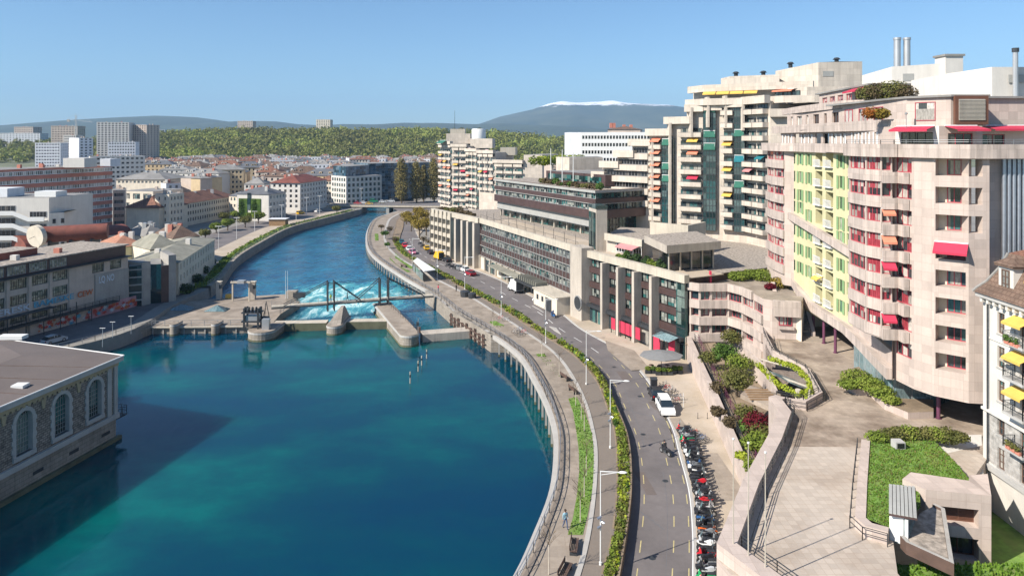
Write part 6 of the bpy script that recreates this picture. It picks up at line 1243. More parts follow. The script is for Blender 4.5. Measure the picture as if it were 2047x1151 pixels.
def boxvan(label, px, py, col, box, stripe=None, small=1.0):
    x, y = P(px, py, 0); t = thing('box_van', label, 'truck', (x, y, .01), road_ang(y)); pm = 'paint_' + col + '_gloss'
    c = MB(); c.loft([[(1.0, s, .4), (2.9, s, .4), (2.95, s, 1.0), (2.5, s, 1.35), (2.1, s, 2.05), (1.0, s, 2.1)] for s in (-.95, .95)], pm); part('cab', c, t, local=True)
    g = MB(); g.loft([[(2.2, s, 1.38), (2.58, s, 1.38), (2.18, s, 2.0), (1.9, s, 2.0)] for s in (-.97, .97)], 'car_glass'); part('windscreen', g, t, local=True)
    b = MB(); b.bx(-2.7, .95, -1.05, 1.05, .75, 3.0, box)
    if stripe: b.bx(-2.4, .6, 1.051, 1.07, 1.3, 2.5, stripe); b.bx(-2.4, .6, -1.07, -1.051, 1.3, 2.5, stripe)
    b.bx(-2.72, -2.69, -.95, .95, .85, 2.9, 'metal_dark'); part('cargo_box', b, t, local=True)
    for sx in (-1.7, 2.1):
        for sy in (-.9, .9): w_ = MB(); w_.tube((sx, sy - .12, .4), (sx, sy + .12, .4), .4, .4, 14, 'tyre'); w_.tube((sx, sy - .13, .4), (sx, sy + .13, .4), .2, .2, 8, 'metal_light'); part('wheel', w_, t, local=True)
    if small != 1.0: t.scale = (small,) * 3
boxvan('white box truck with open dark rear on the far pavement', 1031, 583, 'white', 'paint_white'); boxvan('pink and white box van parked at the office annexe', 1103, 617, 'white', 'paint_white', 'paint_pink_gloss'); boxvan('bright yellow delivery van parked among dark cars', 877, 519, 'yellow', 'paint_yellow_gloss', None, .85)
# bus shelter
t = thing('bus_shelter', 'bus shelter with long flat white roof beside the road', 'bus shelter', (*P(848, 545, .1), .1)); x, y = P(850, 545, .15)
r = MB(); q4 = [P(*q, 2.8) for q in ((826, 522), (834, 516), (871, 540), (848, 543))]; r.prism(q4, 2.75, 2.95, 'paint_white', bottom=True); part('roof', r, t)
for q in q4: l = MB(); l.tube((q[0] * .98 + x * .02, q[1], 0.1), (q[0] * .98 + x * .02, q[1], 2.75), .06, .06, 6, 'metal_dark'); part('post', l, t)
g = MB(); f_ = Fr(q4[3], q4[0]); g.box(f_, .3, f_.len - .3, .4, 2.3, -.3, -.27, 'glass_pale'); part('glass_screen', g, t)
# ---------------- motorcycles and scooters
def moto(label, col, scooter=True, group='motorcycles parked side by side along the kerb', loc=(0, 0, 0), rz=0.0):
    t = thing('scooter' if scooter else 'motorcycle', label, 'scooter' if scooter else 'motorcycle', loc, rz, group); pm = 'paint_' + col + '_gloss'
    for xx in (-.68, .68):
        w_ = MB(); rr = .24 if scooter else .3; w_.tube((xx, -.06, rr), (xx, .06, rr), rr, rr, 14, 'tyre'); w_.tube((xx, -.07, rr), (xx, .07, rr), rr * .55, rr * .55, 10, 'metal_light'); part('wheel', w_, t, local=True)
    b = MB()
    if scooter:
        b.loft([[(x_, -w2, z0), (x_, w2, z0), (x_, w2 * .8, z1), (x_, -w2 * .8, z1)] for x_, w2, z0, z1 in ((-.85, .1, .5, .7), (-.55, .2, .3, .74), (-.1, .19, .28, .68), (.05, .16, .25, .34), (.42, .16, .25, .34), (.5, .19, .3, .85), (.62, .17, .4, 1.0), (.72, .08, .6, .95))], pm); b.loft([[(x_, -.08, z0), (x_, .08, z0), (x_, .06, z0 + .1), (x_, -.06, z0 + .1)] for x_, z0 in ((.45, .45), (.7, .5), (.92, .38))], pm)
    else:
        b.loft([[(x_, -w2, z0), (x_, w2, z0), (x_, w2 * .7, z1), (x_, -w2 * .7, z1)] for x_, w2, z0, z1 in ((-.9, .08, .78, .88), (-.5, .12, .6, .82), (-.1, .15, .62, .86), (.25, .18, .6, .98), (.5, .12, .7, .95), (.62, .1, .75, 1.0))], pm); b.bx(-.3, .35, -.16, .16, .22, .6, 'metal_dark'); b.tube((-.6, .2, .3), (.2, .2, .32), .06, .06, 6, 'chrome'); b.tube((.68, -.08, .3), (.5, -.08, .95), .03, .03, 6, 'chrome'); b.tube((.68, .08, .3), (.5, .08, .95), .03, .03, 6, 'chrome')
    part('body', b, t, local=True, smooth=True)
    s = MB(); s.loft([[(x_, -w2, z0), (x_, w2, z0), (x_, w2 * .8, z0 + .08), (x_, -w2 * .8, z0 + .08)] for x_, w2, z0 in ((-.75, .11, .8), (-.45, .16, .78), (.0, .13, .74))], 'black_plastic'); part('seat', s, t, local=True)
    h = MB(); hx = .48; h.tube((hx, -.36, 1.04), (hx, .36, 1.04), .02, .02, 6, 'black_plastic'); h.tube((hx + .12, 0, .7), (hx, 0, 1.06), .035, .03, 6, 'black_plastic'); part('handlebar', h, t, local=True)
    for sy in (-1, 1): m_ = MB(); m_.tube((hx, sy * .28, 1.04), (hx + .02, sy * .36, 1.24), .01, .01, 4, 'black_plastic'); m_.lathe([(0, -.06), (.055, -.03), (.055, .03), (0, .06)], 8, 'black_plastic', (hx + .02, sy * .38, 1.26), .4, 1.3); part('mirror', m_, t, local=True)
    l = MB(); l.lathe([(0, -.07), (.07, -.04), (.08, .03), (0, .08)], 8, 'lens', (hx + (.2 if scooter else .17), 0, .92)); part('headlight', l, t, local=True)
    return t
W2 = Fr((0, 0), ang=0)
def ts(t, glass=True):
    m_ = MB(); m_.loft([[(.56, y_, 1.0), (.6, y_, 1.0), (.42, y_ * .7, 1.42), (.4, y_ * .7, 1.42)] for y_ in (-.2, .2)], 'glass_pale'); part('windscreen', m_, t, local=True)
def tb_(t, mat='black_plastic'):
    m_ = MB(); m_.loft([[(x_, -w2, .84), (x_, w2, .84), (x_, w2, 1.1), (x_, -w2, 1.1)] for x_, w2 in ((-1.05, .16), (-1.0, .2), (-.72, .2), (-.68, .16))], mat); part('top_box', m_, t, local=True)
kinds = []
colrow = ['black', 'grey', 'black', 'silver', 'black', 'red', 'black', 'white', 'grey', 'black', 'blue', 'black', 'silver', 'red', 'black', 'grey', 'black', 'white', 'black', 'orange', 'black', 'black', 'grey', 'red', 'green', 'black', 'black', 'black', 'silver', 'grey', 'black', 'white', 'black', 'black', 'black', 'silver', 'grey', 'red', 'black', 'grey', 'blue', 'black']
protos = {}; rm = random.Random(17); yy = 54.5; i = 0; cnt = {}
ORD = 'first second third fourth fifth sixth seventh eighth ninth tenth eleventh twelfth thirteenth fourteenth fifteenth sixteenth seventeenth eighteenth'.split()
while yy < 88.5:
    for side in (0,):
        col = colrow[(i * 11) % len(colrow)]; sc_ = (i + side) % 3 != 1; box_ = rm.random() < .45; ws = rm.random() < .5; key = (col, sc_, box_, ws)
        x = ex(6, yy) + .22 + 1.0 + rm.uniform(-.12, .12); a = R(-8 + rm.uniform(-9, 9)) + (math.pi if rm.random() < .5 else 0); y2_ = yy + rm.uniform(-.08, .08) + (.3 if side else 0)
        feat = col + (' scooter' if sc_ else ' motorcycle') + (' with top box' if box_ else '') + (' and windscreen' if ws and box_ else ' with windscreen' if ws else ''); cnt[feat] = cnt.get(feat, 0) + 1
        lab = nth(cnt[feat]) + ' ' + feat + ' from the bottom of the long kerb row'
        if key not in protos:
            t = moto(lab, col, sc_, loc=(x, y2_, .13), rz=a); protos[key] = t
            if ws: ts(t)
            if box_: tb_(t, 'black_plastic' if col != 'white' else 'paint_white_gloss')
        else: dup(protos[key], (x, y2_, .13), a, lab)
        protos[key]['category'] = 'scooter' if sc_ else 'motorcycle'
    yy += .64; i += 1
bk = protos[[k for k in protos if not k[1]][0]]
for i, (px, py) in enumerate(((897, 533), (904, 536), (911, 538), (846, 494), (841, 489))): x, y = P(px, py, .13); dup(bk, (x, y, .13), .3, ('first', 'second', 'third', 'fourth', 'last')[i] + ' of the dark motorcycles parked by the distant cars', 'motorcycles among the distant parked cars')
# rider on the road, scooter rider by the van
x, y = P(1330, 908, 0); mt = moto('dark motorcycle being ridden along the middle of the road', 'black', False, None, (x, y, .01), R(118)); person('person', 'rider in black jacket and dark helmet on the motorcycle in the road', (x, y, .01), R(118) + math.pi / 2, 'ride', 'cloth_black', 'cloth_black', helmet='black_plastic')
x, y = P(1106, 634, 0); mt = moto('blue scooter being ridden past the pink and white van', 'blue', True, None, (x, y, .01), R(115)); person('person', 'rider in a blue jacket on the scooter near the van', (x, y, .01), R(115) + math.pi / 2, 'ride', 'cloth_jeans', 'cloth_black', helmet='paint_white_gloss')
# ---------------- bicycles
def bicycle(label, loc, rz, col, group):
    t = thing('bicycle', label, 'bicycle', loc, rz, group)
    for xx in (-.52, .52):
        w_ = MB(); n = 16
        for k in range(n): a, b = 2 * math.pi * k / n, 2 * math.pi * (k + 1) / n; w_.tube((xx + math.cos(a) * .33, 0, .34 + math.sin(a) * .33), (xx + math.cos(b) * .33, 0, .34 + math.sin(b) * .33), .022, .022, 4, 'tyre', False)
        for k in range(6): a = math.pi * k / 6; w_.tube((xx + math.cos(a) * .33, 0, .34 + math.sin(a) * .33), (xx - math.cos(a) * .33, 0, .34 - math.sin(a) * .33), .005, .005, 3, 'chrome', False)
        part('wheel', w_, t, local=True)
    f_ = MB(); pm = 'paint_' + col + '_gloss'
    for a, b in (((-.52, 0, .34), (-.12, 0, .3)), ((-.52, 0, .34), (-.2, 0, .82)), ((-.12, 0, .3), (-.22, 0, .9)), ((-.12, 0, .3), (.38, 0, .78)), ((-.2, 0, .8), (.36, 0, .85)), ((.34, 0, .95), (.52, 0, .34))): f_.tube(a, b, .02, .02, 5, pm)
    part('frame', f_, t, local=True); s = MB(); s.lathe([(0, .0), (.09, .01), (.08, .05), (0, .06)], 8, 'black_plastic', (-.24, 0, .9), 1.5, .8); part('saddle', s, t, local=True)
    h = MB(); h.tube((.34, -.28, 1.0), (.34, .28, 1.0), .015, .015, 5, 'chrome'); h.tube((.34, 0, .93), (.34, 0, 1.0), .015, .015, 5, 'chrome'); part('handlebar', h, t, local=True); return t
rb = random.Random(8); bp = {}
def bikes(pts, place, group):
    for i, (px, py) in enumerate(pts):
        col = ['black', 'grey', 'red', 'silver', 'blue', 'black'][i % 6]; x, y = P(px, py, .13 if place != 'promenade' else .5); z = .125 if 'prom' not in place else zprom(y); lab = ORD[i] + ' bicycle, ' + col + ', ' + place; a = rb.uniform(0, 6.28) if 'kerb' in place else rb.uniform(-.4, .4)
        if col not in bp: bp[col] = bicycle(lab, (x, y, z), a, col, group)
        else: dup(bp[col], (x, y, z), a, lab, group)
bikes([(1322, 778), (1328, 775), (1334, 780), (1340, 784), (1331, 790), (1338, 792), (1346, 790), (1347, 800), (1352, 806), (1343, 808), (1356, 800)], 'in the tangled rack beside the white van', 'bicycles beside the white van')
bikes([(1376, 866), (1382, 869), (1388, 872), (1393, 876), (1398, 880), (1384, 880), (1390, 886), (1396, 888), (1376, 876), (1401, 886), (1404, 882)], 'in the rack behind the head of the motorcycle row', 'bicycles behind the motorcycle row')
bikes([(1036, 672), (1042, 676), (1047, 670), (1031, 668), (1040, 664)], 'on the promenade opposite the office', 'bicycles on the promenade')
bikes([(892, 562), (899, 566), (1001, 640), (1012, 643)], 'standing on the promenade by the planting', 'bicycles by the planting')
# bins, cargo trailer, posts
m_ = MB(); x, y = P(1307, 776, .13); m_.prism([(x - .45, y - .4), (x + .45, y - .4), (x + .45, y + .4), (x - .45, y + .4)], .13, 1.5, 'black_plastic'); m_.prism([(x - .5, y - .45), (x + .5, y - .45), (x + .5, y + .5), (x - .5, y + .5)], 1.5, [1.55, 1.55, 1.7, 1.7], 'metal_dark'); solo('waste_bin', m_, 'dark waste container behind the parked dark car', 'bin')
m_ = MB(); x, y = P(930, 592, .2); m_.lathe([(0, 0), (1.1, 0), (1.2, 1.2), (1.0, 1.3), (0, 1.35)], 12, 'metal_dark', (x, y, .15)); m_.lathe([(0, 0), (.9, 0), (1.0, 1.1), (0, 1.3)], 12, 'metal_dark', (x + 1.7, y - 1.5, .15)); solo('recycling_container', m_, 'pair of dark round recycling containers at the end of the hedge bed', 'container')
for i, (px, py, lab) in enumerate(((1366, 815, 'thin white post on the pavement right of the white van'), (1395, 836, 'first short steel bollard on the pavement'), (1414, 836, 'second short steel bollard on the pavement'))): x, y = P(px, py, .13); m_ = MB(); m_.tube((x, y, .12), (x, y, 2.2 if i == 0 else .9), .035, .035, 6, 'lamp_white' if i == 0 else 'metal_dark'); m_.tube((x, y, .12), (x, y, .18), .08, .08, 8, 'metal_dark'); solo('post' if i == 0 else 'bollard', m_, lab, 'post' if i == 0 else 'bollard')
# café terrace with parasol, hedge
t = thing('parasol', 'large flat grey parasol over the café terrace at the end of the office', 'parasol', (*P(1320, 745, .13), .13)); x, y = P(1322, 742, .13)
c = MB(); c.lathe([(0, 3.3), (1.5, 3.05), (3.0, 2.75), (3.0, 2.6)], 8, 'cloth_grey', (x, y, 0), 1.15, 1); part('canopy', c, t); c = MB(); c.tube((x, y, .13), (x, y, 3.2), .05, .05, 8, 'metal_dark'); part('pole', c, t); c = MB(); c.tube((x, y, .13), (x, y, .3), .5, .45, 12, 'metal_dark'); part('base', c, t)
for i in range(7):
    px = 1296 + i * 10.5; x2, y2_ = P(px, 746 + (3 if i in (2, 3, 4) else 0), .13); tt = thing('hedge_trough', ORD[i] + ' dark trough of clipped hedge round the café terrace, from the left', 'planter', (x2, y2_, .12), 0, 'hedge troughs round the café'); a_ = MB(); a_.bx(x2 - .5, x2 + .5, y2_ - .25, y2_ + .25, .12, .62, 'metal_dark'); part('trough', a_, tt); b_ = MB(); blob(b_, (x2, y2_, .95), (.55, .32, .4), 420, .09, 'leaf_green' if i % 2 else 'leaf_spring', rn, shell=.3); part('foliage', b_, tt)
for i, (px, py) in enumerate(((1302, 738), (1318, 740), (1334, 738), (1348, 740))):
    x2, y2_ = P(px, py, .13); tt = thing('cafe_table', ORD[i] + ' small dark café table under the grey parasol, from the left', 'table', (x2, y2_, .13), 0, 'café tables under the grey parasol'); a_ = MB(); a_.tube((x2, y2_, .83), (x2, y2_, .87), .4, .4, 12, 'wood_dark'); part('tabletop', a_, tt); a_ = MB(); a_.tube((x2, y2_, .13), (x2, y2_, .83), .03, .03, 6, 'metal_dark'); a_.tube((x2, y2_, .13), (x2, y2_, .16), .25, .25, 10, 'metal_dark'); part('leg', a_, tt)
# ================================================================ old dam platform, weir, footbridge
dz = -1.2
PT = [P(*q, dz) for q in ((262, 668), (303, 652), (487, 650), (545, 646), (560, 628), (599, 603), (590, 596), (569, 588), (448, 595), (347, 606), (300, 622))]
m_ = MB(); m_.prism([PT[i] for i in range(len(PT))], -4, dz, 'stone_old', 'paving'); structure('dam_platform', m_)
m_ = MB(); fp = Fr(PT[1], PT[2]); rail(m_, [(*PT[1], dz), (*PT[2], dz)], 1.1, 2.6, .05, 'rail_metal', 2); rail(m_, [(PT[1][0], PT[1][1] + 1.5, dz), (PT[0][0], PT[0][1] + 1.5, dz)], 1.1, 2.0, .05, 'rail_metal', 3); rail(m_, [(*PT[4], dz), (*PT[5], dz)], 1.0, 2.0, .05, 'rail_metal', 2); solo('platform_railing', m_, 'grey railing along the river side of the old dam platform', 'railing')
m_ = MB()
for i in range(9): m_.box(fp, i * 2.1 + .2, i * 2.1 + .45, -2.8, -1.5, .0, .25, 'concrete_grey')
m_.box(fp, 0, fp.len, -1.5, -1.25, .0, .5, 'concrete_pale'); solo('sluice_front', m_, 'row of concrete ribs on the river face of the dam platform', 'wall')
def pier(px, w_, l_, zt, label, taper=0, ang=0.0, py=None, mat='stone_old'):
    y = F * (H + 2.8) / (py - HY); x = X(px, y); m_ = MB(); n = 12; c, s_ = math.cos(ang), math.sin(ang); ring = []
    for k in range(n + 1): a = math.pi + math.pi * k / n; ring.append((math.cos(a) * w_ / 2, math.sin(a) * w_ / 2 + w_ / 2))
    ring += [(w_ / 2, l_), (-w_ / 2, l_)]; ring = [(x + a * c - b * s_, y + a * s_ + b * c) for a, b in ring]
    m_.prism(ring, -4.5, zt, mat, 'paving', bottom=True); cx_ = sum(p[0] for p in ring) / len(ring); cy_ = sum(p[1] for p in ring) / len(ring)
    m_.prism([(cx_ + (p[0] - cx_) * 1.05, cy_ + (p[1] - cy_) * 1.02) for p in ring], zt - .5, zt - .15, 'trim_stone', 'trim_stone', bottom=True); m_.prism([(cx_ + (p[0] - cx_) * 1.03, cy_ + (p[1] - cy_) * 1.01) for p in ring], -4, -2.45, 'stone_wet', 'stone_wet')
    if taper: m_.loft([[(x - w_ * .42, y + w_ * .4, zt), (x + w_ * .42, y + w_ * .4, zt), (x + w_ * .42, y + l_, zt), (x - w_ * .42, y + l_, zt)], [(x - .35, y + l_ - 1.6, taper), (x + .35, y + l_ - 1.6, taper), (x + .35, y + l_, taper), (x - .35, y + l_, taper)]], mat)
    return solo('bridge_pier' if taper or l_ > 18 else 'dam_pier', m_, label, 'pier')
pier(344, 1.5, 3, -.4, 'round nosed stone pier at the dam platform, leftmost', py=672); pier(427, 1.5, 3, -.4, 'round nosed stone pier at the dam platform, second from left', py=671)
pier(515, 5.4, 8, -.9, 'broad rounded stone pier carrying the old iron lifting gear', py=684)
pier(665, 3.2, 9, -.9, 'triangular stone pier tapering up to the footbridge tower', taper=1.2, py=671)
pier(822, 3.7, 29, -.5, 'long rounded stone pier between weir and lock, with railings', ang=.37, py=694)
# weir sills
m_ = MB()
def beam(q0, q1, w_, z0, z1, mat, top='concrete_pale'): f = Fr(q0, q1); m_.box(f, 0, f.len, z0, z1, -w_, 0, mat, top)
beam(P(545, 655, -2.0), P(652, 653, -2.0), 2.6, -4, -1.2, 'stone_wet'); beam(P(680, 651, -2.0), P(772, 650, -2.0), 2.6, -4, -1.2, 'stone_wet'); solo('weir_sill', m_, 'low pale weir wall crossing the river between the piers', 'weir')
m_ = MB(); beam(P(845, 678, -2.2), P(945, 670, -2.2), 3.2, -4, -1.3, 'concrete', 'concrete'); solo('lock_gate', m_, 'low concrete barrier from the long pier to the lock wall', 'weir')
# lock wall on the right bank with timber fenders
m_ = MB(); lw = [(ex(0, y) - .35, y) for y in range(131, 175, 4)]; m_.sheet([[(p[0], p[1], -4), (p[0], p[1], zprom(p[1]) + .02), (p[0] + 1.4, p[1], zprom(p[1]) + .02)] for p in lw], 'stone_old')
for p in (lw[0], lw[-1]): m_.poly([(p[0], p[1], -4), (p[0] + 4, p[1], -4), (p[0] + 4, p[1], .1), (p[0], p[1], .1)], 'stone_old')
for i in range(9): y = 134 + 2.0 * i; x = ex(0, y) - .7; m_.bx(x - .18, x + .18, y - .18, y + .18, -3.4, -.2 - (.4 if i % 2 else 0), 'wood_dark')
for z in (-.9, -1.9): m_.tube((ex(0, 133) - .7, 133, z), (ex(0, 151) - .7, 151, z), .14, .14, 5, 'wood_dark')
solo('lock_wall', m_, 'high stained lock wall with timber fenders beside the promenade', 'wall')
for i, (px, py, h) in enumerate(((820, 766, 1.9), (836, 742, 1.8), (843, 730, 1.7), (853, 716, 1.6))):
    x, y = P(px, py, -2.8); m_ = MB(); m_.tube((x, y, -4), (x, y, -2.8 + h), .1, .1, 8, 'concrete_pale'); m_.tube((x, y, -2.8 + h * .5), (x, y, -2.8 + h * .75), .105, .105, 8, 'frame_dark'); solo('mooring_post', m_, ('nearest', 'second', 'third', 'farthest')[i] + ' white and black mooring post in the water below the long pier', 'post', 'mooring posts in the water')
# footbridge
t = thing('footbridge', 'steel footbridge with two cable towers crossing the river above the weir', 'bridge', (*P(560, 612, .9), -1)); zd = .95
A0 = P(562, 612, zd); A1 = P(662, 607, zd); A2 = P(762, 600, zd); A3 = P(867, 590, zd); f_ = Fr(A0, A3); dk = MB(); dk.box(f_, -2, f_.len, zd - .45, zd, -1.6, 0, 'concrete_pale'); dk.box(f_, -2, f_.len, zd - .5, zd - .25, .003, .08, 'metal_dark'); part('deck', dk, t)
rl = MB(); rail(rl, [f_.p(-2, zd, -.05), f_.p(f_.len, zd, -.05)], 1.0, 2.0, .022, 'rail_metal', 2); rail(rl, [f_.p(-2, zd, -1.55), f_.p(f_.len, zd, -1.55)], 1.0, 2.0, .022, 'rail_metal', 2); part('railing', rl, t)
u1 = math.dist(A0, A1); u2 = math.dist(A0, A2)
for u in (u1 - .7, u1 + .7, u2 - .1, u2 + 1.8):
    m_ = MB()
    for w_ in (.1, -1.7): m_.tube(f_.p(u, -.9 if u < u2 - 1 else -2, w_), f_.p(u, 5.6, w_), .19, .19, 6, 'metal_dark')
    m_.tube(f_.p(u, 5.0, .1), f_.p(u, 5.0, -1.7), .1, .1, 6, 'metal_dark'); part('tower', m_, t)
m_ = MB()
for w_ in (.1, -1.7):
    for a, b in ((0.5, u1 - .7), (u1 + 6.5, u1 + .7), (u2 - 5.5, u2 - .1), (u2 + 10, u2 + 1.8)): m_.tube(f_.p(a, zd, w_), f_.p(b, 5.4, w_), .095, .095, 5, 'metal_dark')
    m_.tube(f_.p(u1 + .7, 5.0, w_), f_.p(u2 - .1, 5.3, w_), .05, .05, 5, 'metal_dark'); m_.tube(f_.p(u1 - .7, 5.0, w_), f_.p(u1 + .7, 5.0, w_), .08, .08, 5, 'metal_dark'); m_.tube(f_.p(0.5, zd + .1, w_), f_.p(6.2, 3.4, w_), .05, .05, 5, 'metal_dark')
part('stay', m_, t)
q = f_.p(u1, zd, -.8); person('person', 'person in a yellow vest between the posts of the left footbridge tower', q, .5, 'stand', 'cloth_vest', 'cloth_jeans')
q = f_.p(u1 + 3.6, zd, -.8); person('person', 'person in dark jacket walking on the footbridge right of the left tower', q, 1.9, 'walk', 'cloth_black', 'cloth_jeans')
# old iron lifting gear on the broad pier
x, y = P(505, 655, -.9); t = thing('lifting_gear', 'black iron sluice lifting gear on the broad rounded pier', 'machine', (x, y, -.9)); m_ = MB()
for sx in (-1.4, 1.4):
    for sy in (-.9, .9): m_.bx(x + sx - .15, x + sx + .15, y + sy - .15, y + sy + .15, -.9, 3.2, 'metal_dark')
m_.bx(x - 1.9, x + 1.9, y - 1.1, y + 1.1, 2.2, 2.4, 'metal_dark'); m_.bx(x - 1.9, x + 1.9, y - 1.1, y + 1.1, .4, .7, 'metal_dark'); part('frame', m_, t)
for k in range(5): g_ = MB(); g_.tube((x - 1.5 + k * .75, y - .3, 2.8), (x - 1.35 + k * .75, y - .3, 2.8), .6, .6, 14, 'metal_dark'); part('gear_wheel', g_, t)
m_ = MB(); m_.bx(x - 1.4, x + 1.4, y - .7, y + .7, .7, 1.7, 'metal_light'); part('motor_housing', m_, t)
x, y = P(528, 650, -.9); m_ = MB(); m_.tube((x, y, -1), (x + .3, y, 3.6), .1, .08, 6, 'metal_dark'); m_.tube((x - .5, y, 0), (x + .3, y, 2.6), .08, .08, 6, 'metal_dark'); m_.tube((x + 1.2, y, 0), (x + .4, y, 4.0), .08, .08, 6, 'metal_dark'); m_.bx(x - .9, x + .9, y - .4, y + .4, 0, .9, 'metal_dark'); solo('hoist', m_, 'small black iron hoist beside the lifting gear', 'machine')
m_ = MB(); x, y = P(532, 658, -.9); m_.bx(x - .7, x + .7, y - .5, y + .5, -.95, 1.2, 'metal_light'); solo('control_cabinet', m_, 'grey control cabinet on the broad pier', 'cabinet')
for i, px in enumerate((438, 506)):
    y = F * (H - dz) / (598 - HY); x = X(px, y); m_ = MB(); m_.bx(x - .55, x + .55, y - .5, y + .5, dz, 2.9, 'concrete'); m_.bx(x + .2, x + .6, y - .56, y + .3, 1.4, 2.3, 'metal_dark'); m_.bx(x - .7, x + .7, y - .6, y + .6, 2.9, 3.1, 'concrete_pale'); solo('stone_pillar', m_, ('left', 'right')[i] + ' square stone pillar on the back edge of the dam platform', 'pillar')
t = thing('gantry', 'pale grey steel gantry frame behind the dam platform', 'gantry', (*P(485, 592, dz), dz)); y = 166; m_ = MB()
for px in (465, 498): xx = X(px, y); m_.bx(xx - .15, xx + .15, y - .15, y + .15, -3, 3.4, 'concrete_pale')
part('leg', m_, t); m_ = MB(); m_.bx(X(464, y) - .3, X(501, y), y - .3, y + .3, 3.0, 3.4, 'concrete_pale'); m_.bx(X(476, y), X(490, y), y - .8, y + .6, 3.0, 3.7, 'metal_light'); part('beam', m_, t)
m_ = MB(); x, y = P(457, 596, dz); m_.bx(x - .6, x + .6, y - .5, y + .5, dz, -.2, 'cloth_yellow'); solo('grit_box', m_, 'small yellow box on the back edge of the dam platform', 'box')
for i, (px, py) in enumerate(((363, 618), (434, 620))):
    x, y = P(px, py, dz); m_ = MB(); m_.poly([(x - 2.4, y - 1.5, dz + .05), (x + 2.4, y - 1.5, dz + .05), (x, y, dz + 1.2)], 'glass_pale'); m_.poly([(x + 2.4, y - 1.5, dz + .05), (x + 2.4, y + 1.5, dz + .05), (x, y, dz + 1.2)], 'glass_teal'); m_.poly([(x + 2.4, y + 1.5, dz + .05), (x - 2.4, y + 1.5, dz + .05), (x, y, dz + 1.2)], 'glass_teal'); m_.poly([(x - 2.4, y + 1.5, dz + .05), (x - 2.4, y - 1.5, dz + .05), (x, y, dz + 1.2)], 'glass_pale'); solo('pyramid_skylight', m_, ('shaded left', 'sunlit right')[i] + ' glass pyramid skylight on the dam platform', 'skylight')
for i, px in enumerate((571, 575)): y = 163; x = X(px, y); m_ = MB(); m_.tube((x, y, 0), (x, y, Z(541, y)), .06, .04, 6, 'paint_white'); solo('mast', m_, ('left', 'right')[i] + ' of two thin white masts at the corner of the dam platform', 'mast')
m_ = MB(); x, y = P(580, 600, -1); m_.bx(x - .8, x + 1.6, y - .6, y + 1.2, -1.3, 1.2, 'stone_old'); m_.bx(x + .9, x + 3.6, y - .8, y + .2, -.2, .9, 'metal_dark'); solo('gatehouse', m_, 'squat stone block with dark steel beam at the platform corner by the footbridge', 'hut')
m_ = MB(); f2 = Fr(P(778, 612, -.5), P(838, 665, -.5)); rail(m_, [f2.p(0, -.5, 0), f2.p(f2.len, -.5, 0)], 1.0, 2, .03, 'metal_dark', 2); solo('pier_railing', m_, 'thin railing along the long stone pier', 'railing')
m_ = MB(); x, y = P(836, 668, -.5); m_.tube((x, y, -.5), (x, y, 2.6), .07, .05, 6, 'metal_light'); m_.bx(x - .35, x + .1, y - .2, y + .2, 1.2, 1.9, 'metal_dark'); m_.bx(x - .3, x + .3, y + .8, y + 1.4, -.5, .6, 'wood_dark'); solo('signal_post', m_, 'signal post at the rounded tip of the long pier', 'post')
# ================================================================ distant road bridge
t = thing('road_bridge', 'distant low concrete road bridge closing the view up the river', 'bridge', (-65, 380, 0)); m_ = MB(); fbr = Fr((-100, 381), (-33, 374)); m_.box(fbr, 0, fbr.len, .5, 1.5, -9, 0, 'concrete_pale', 'asphalt'); part('deck', m_, t); m_ = MB(); rail(m_, [fbr.p(0, 1.5, -.1), fbr.p(fbr.len, 1.5, -.1)], 1.1, 2, .06, 'rail_metal', 2); part('parapet', m_, t)
for u in (18, 33, 49): m_ = MB(); m_.box(fbr, u - .8, u + .8, -4, .497, -8.5, -.4, 'concrete_grey'); part('pier', m_, t)
TENT = [(747, 404, 'green'), (727, 407, 'white'), (765, 405, 'white'), (715, 408, 'red'), (782, 404, 'white'), (738, 409, 'yellow')]
for i, (px, py, c_) in enumerate(TENT): x, y = P(px, py, 1.5); car(c_ + ' vehicle on the distant road bridge, ' + ORD[i] + ' of the queue', x, y, .1, c_, 'van' if c_ == 'green' else 'car', 'vehicles on the distant bridge', 1.52)
# ================================================================ stone power house, lower left
BF = Bld('stone_hall', 'old rubble stone river hall with tall arched windows and a flat brown felt roof', 'building', (-70, 80, -3)); zr = 8.2
c0, c1 = (-60.2, 52), (-52.6, 93.0); fbf = Fr(c0, c1); LBF = fbf.len
def uof(px): return min((abs(CX + F * fbf.p(u, 0)[0] / fbf.p(u, 0)[1] - px), u) for u in [i * .1 for i in range(1, int(LBF * 10))])[1]
ww = 2.15; US = [uof(p) for p in (188.5, 122, 48)]; st_ = US[0] - US[1]; US += [US[2] - st_, US[2] - 2 * st_]
z0w, zsp, ztop_ = 1.6, 5.3, 5.3 + ww / 2
hs = [(u - ww / 2, u + ww / 2, z0w, ztop_) for u in US]
BF.wall.holes(fbf, 0, LBF, .1, 7.6, hs, .55, 'rubble', 'trim_stone'); BF.wall.holes(fbf, 0, LBF, -4.5, .1, [], .1, 'stone_old')
BF.plain(c1, (-76, 101), -4.5, 7.6, 'rubble')
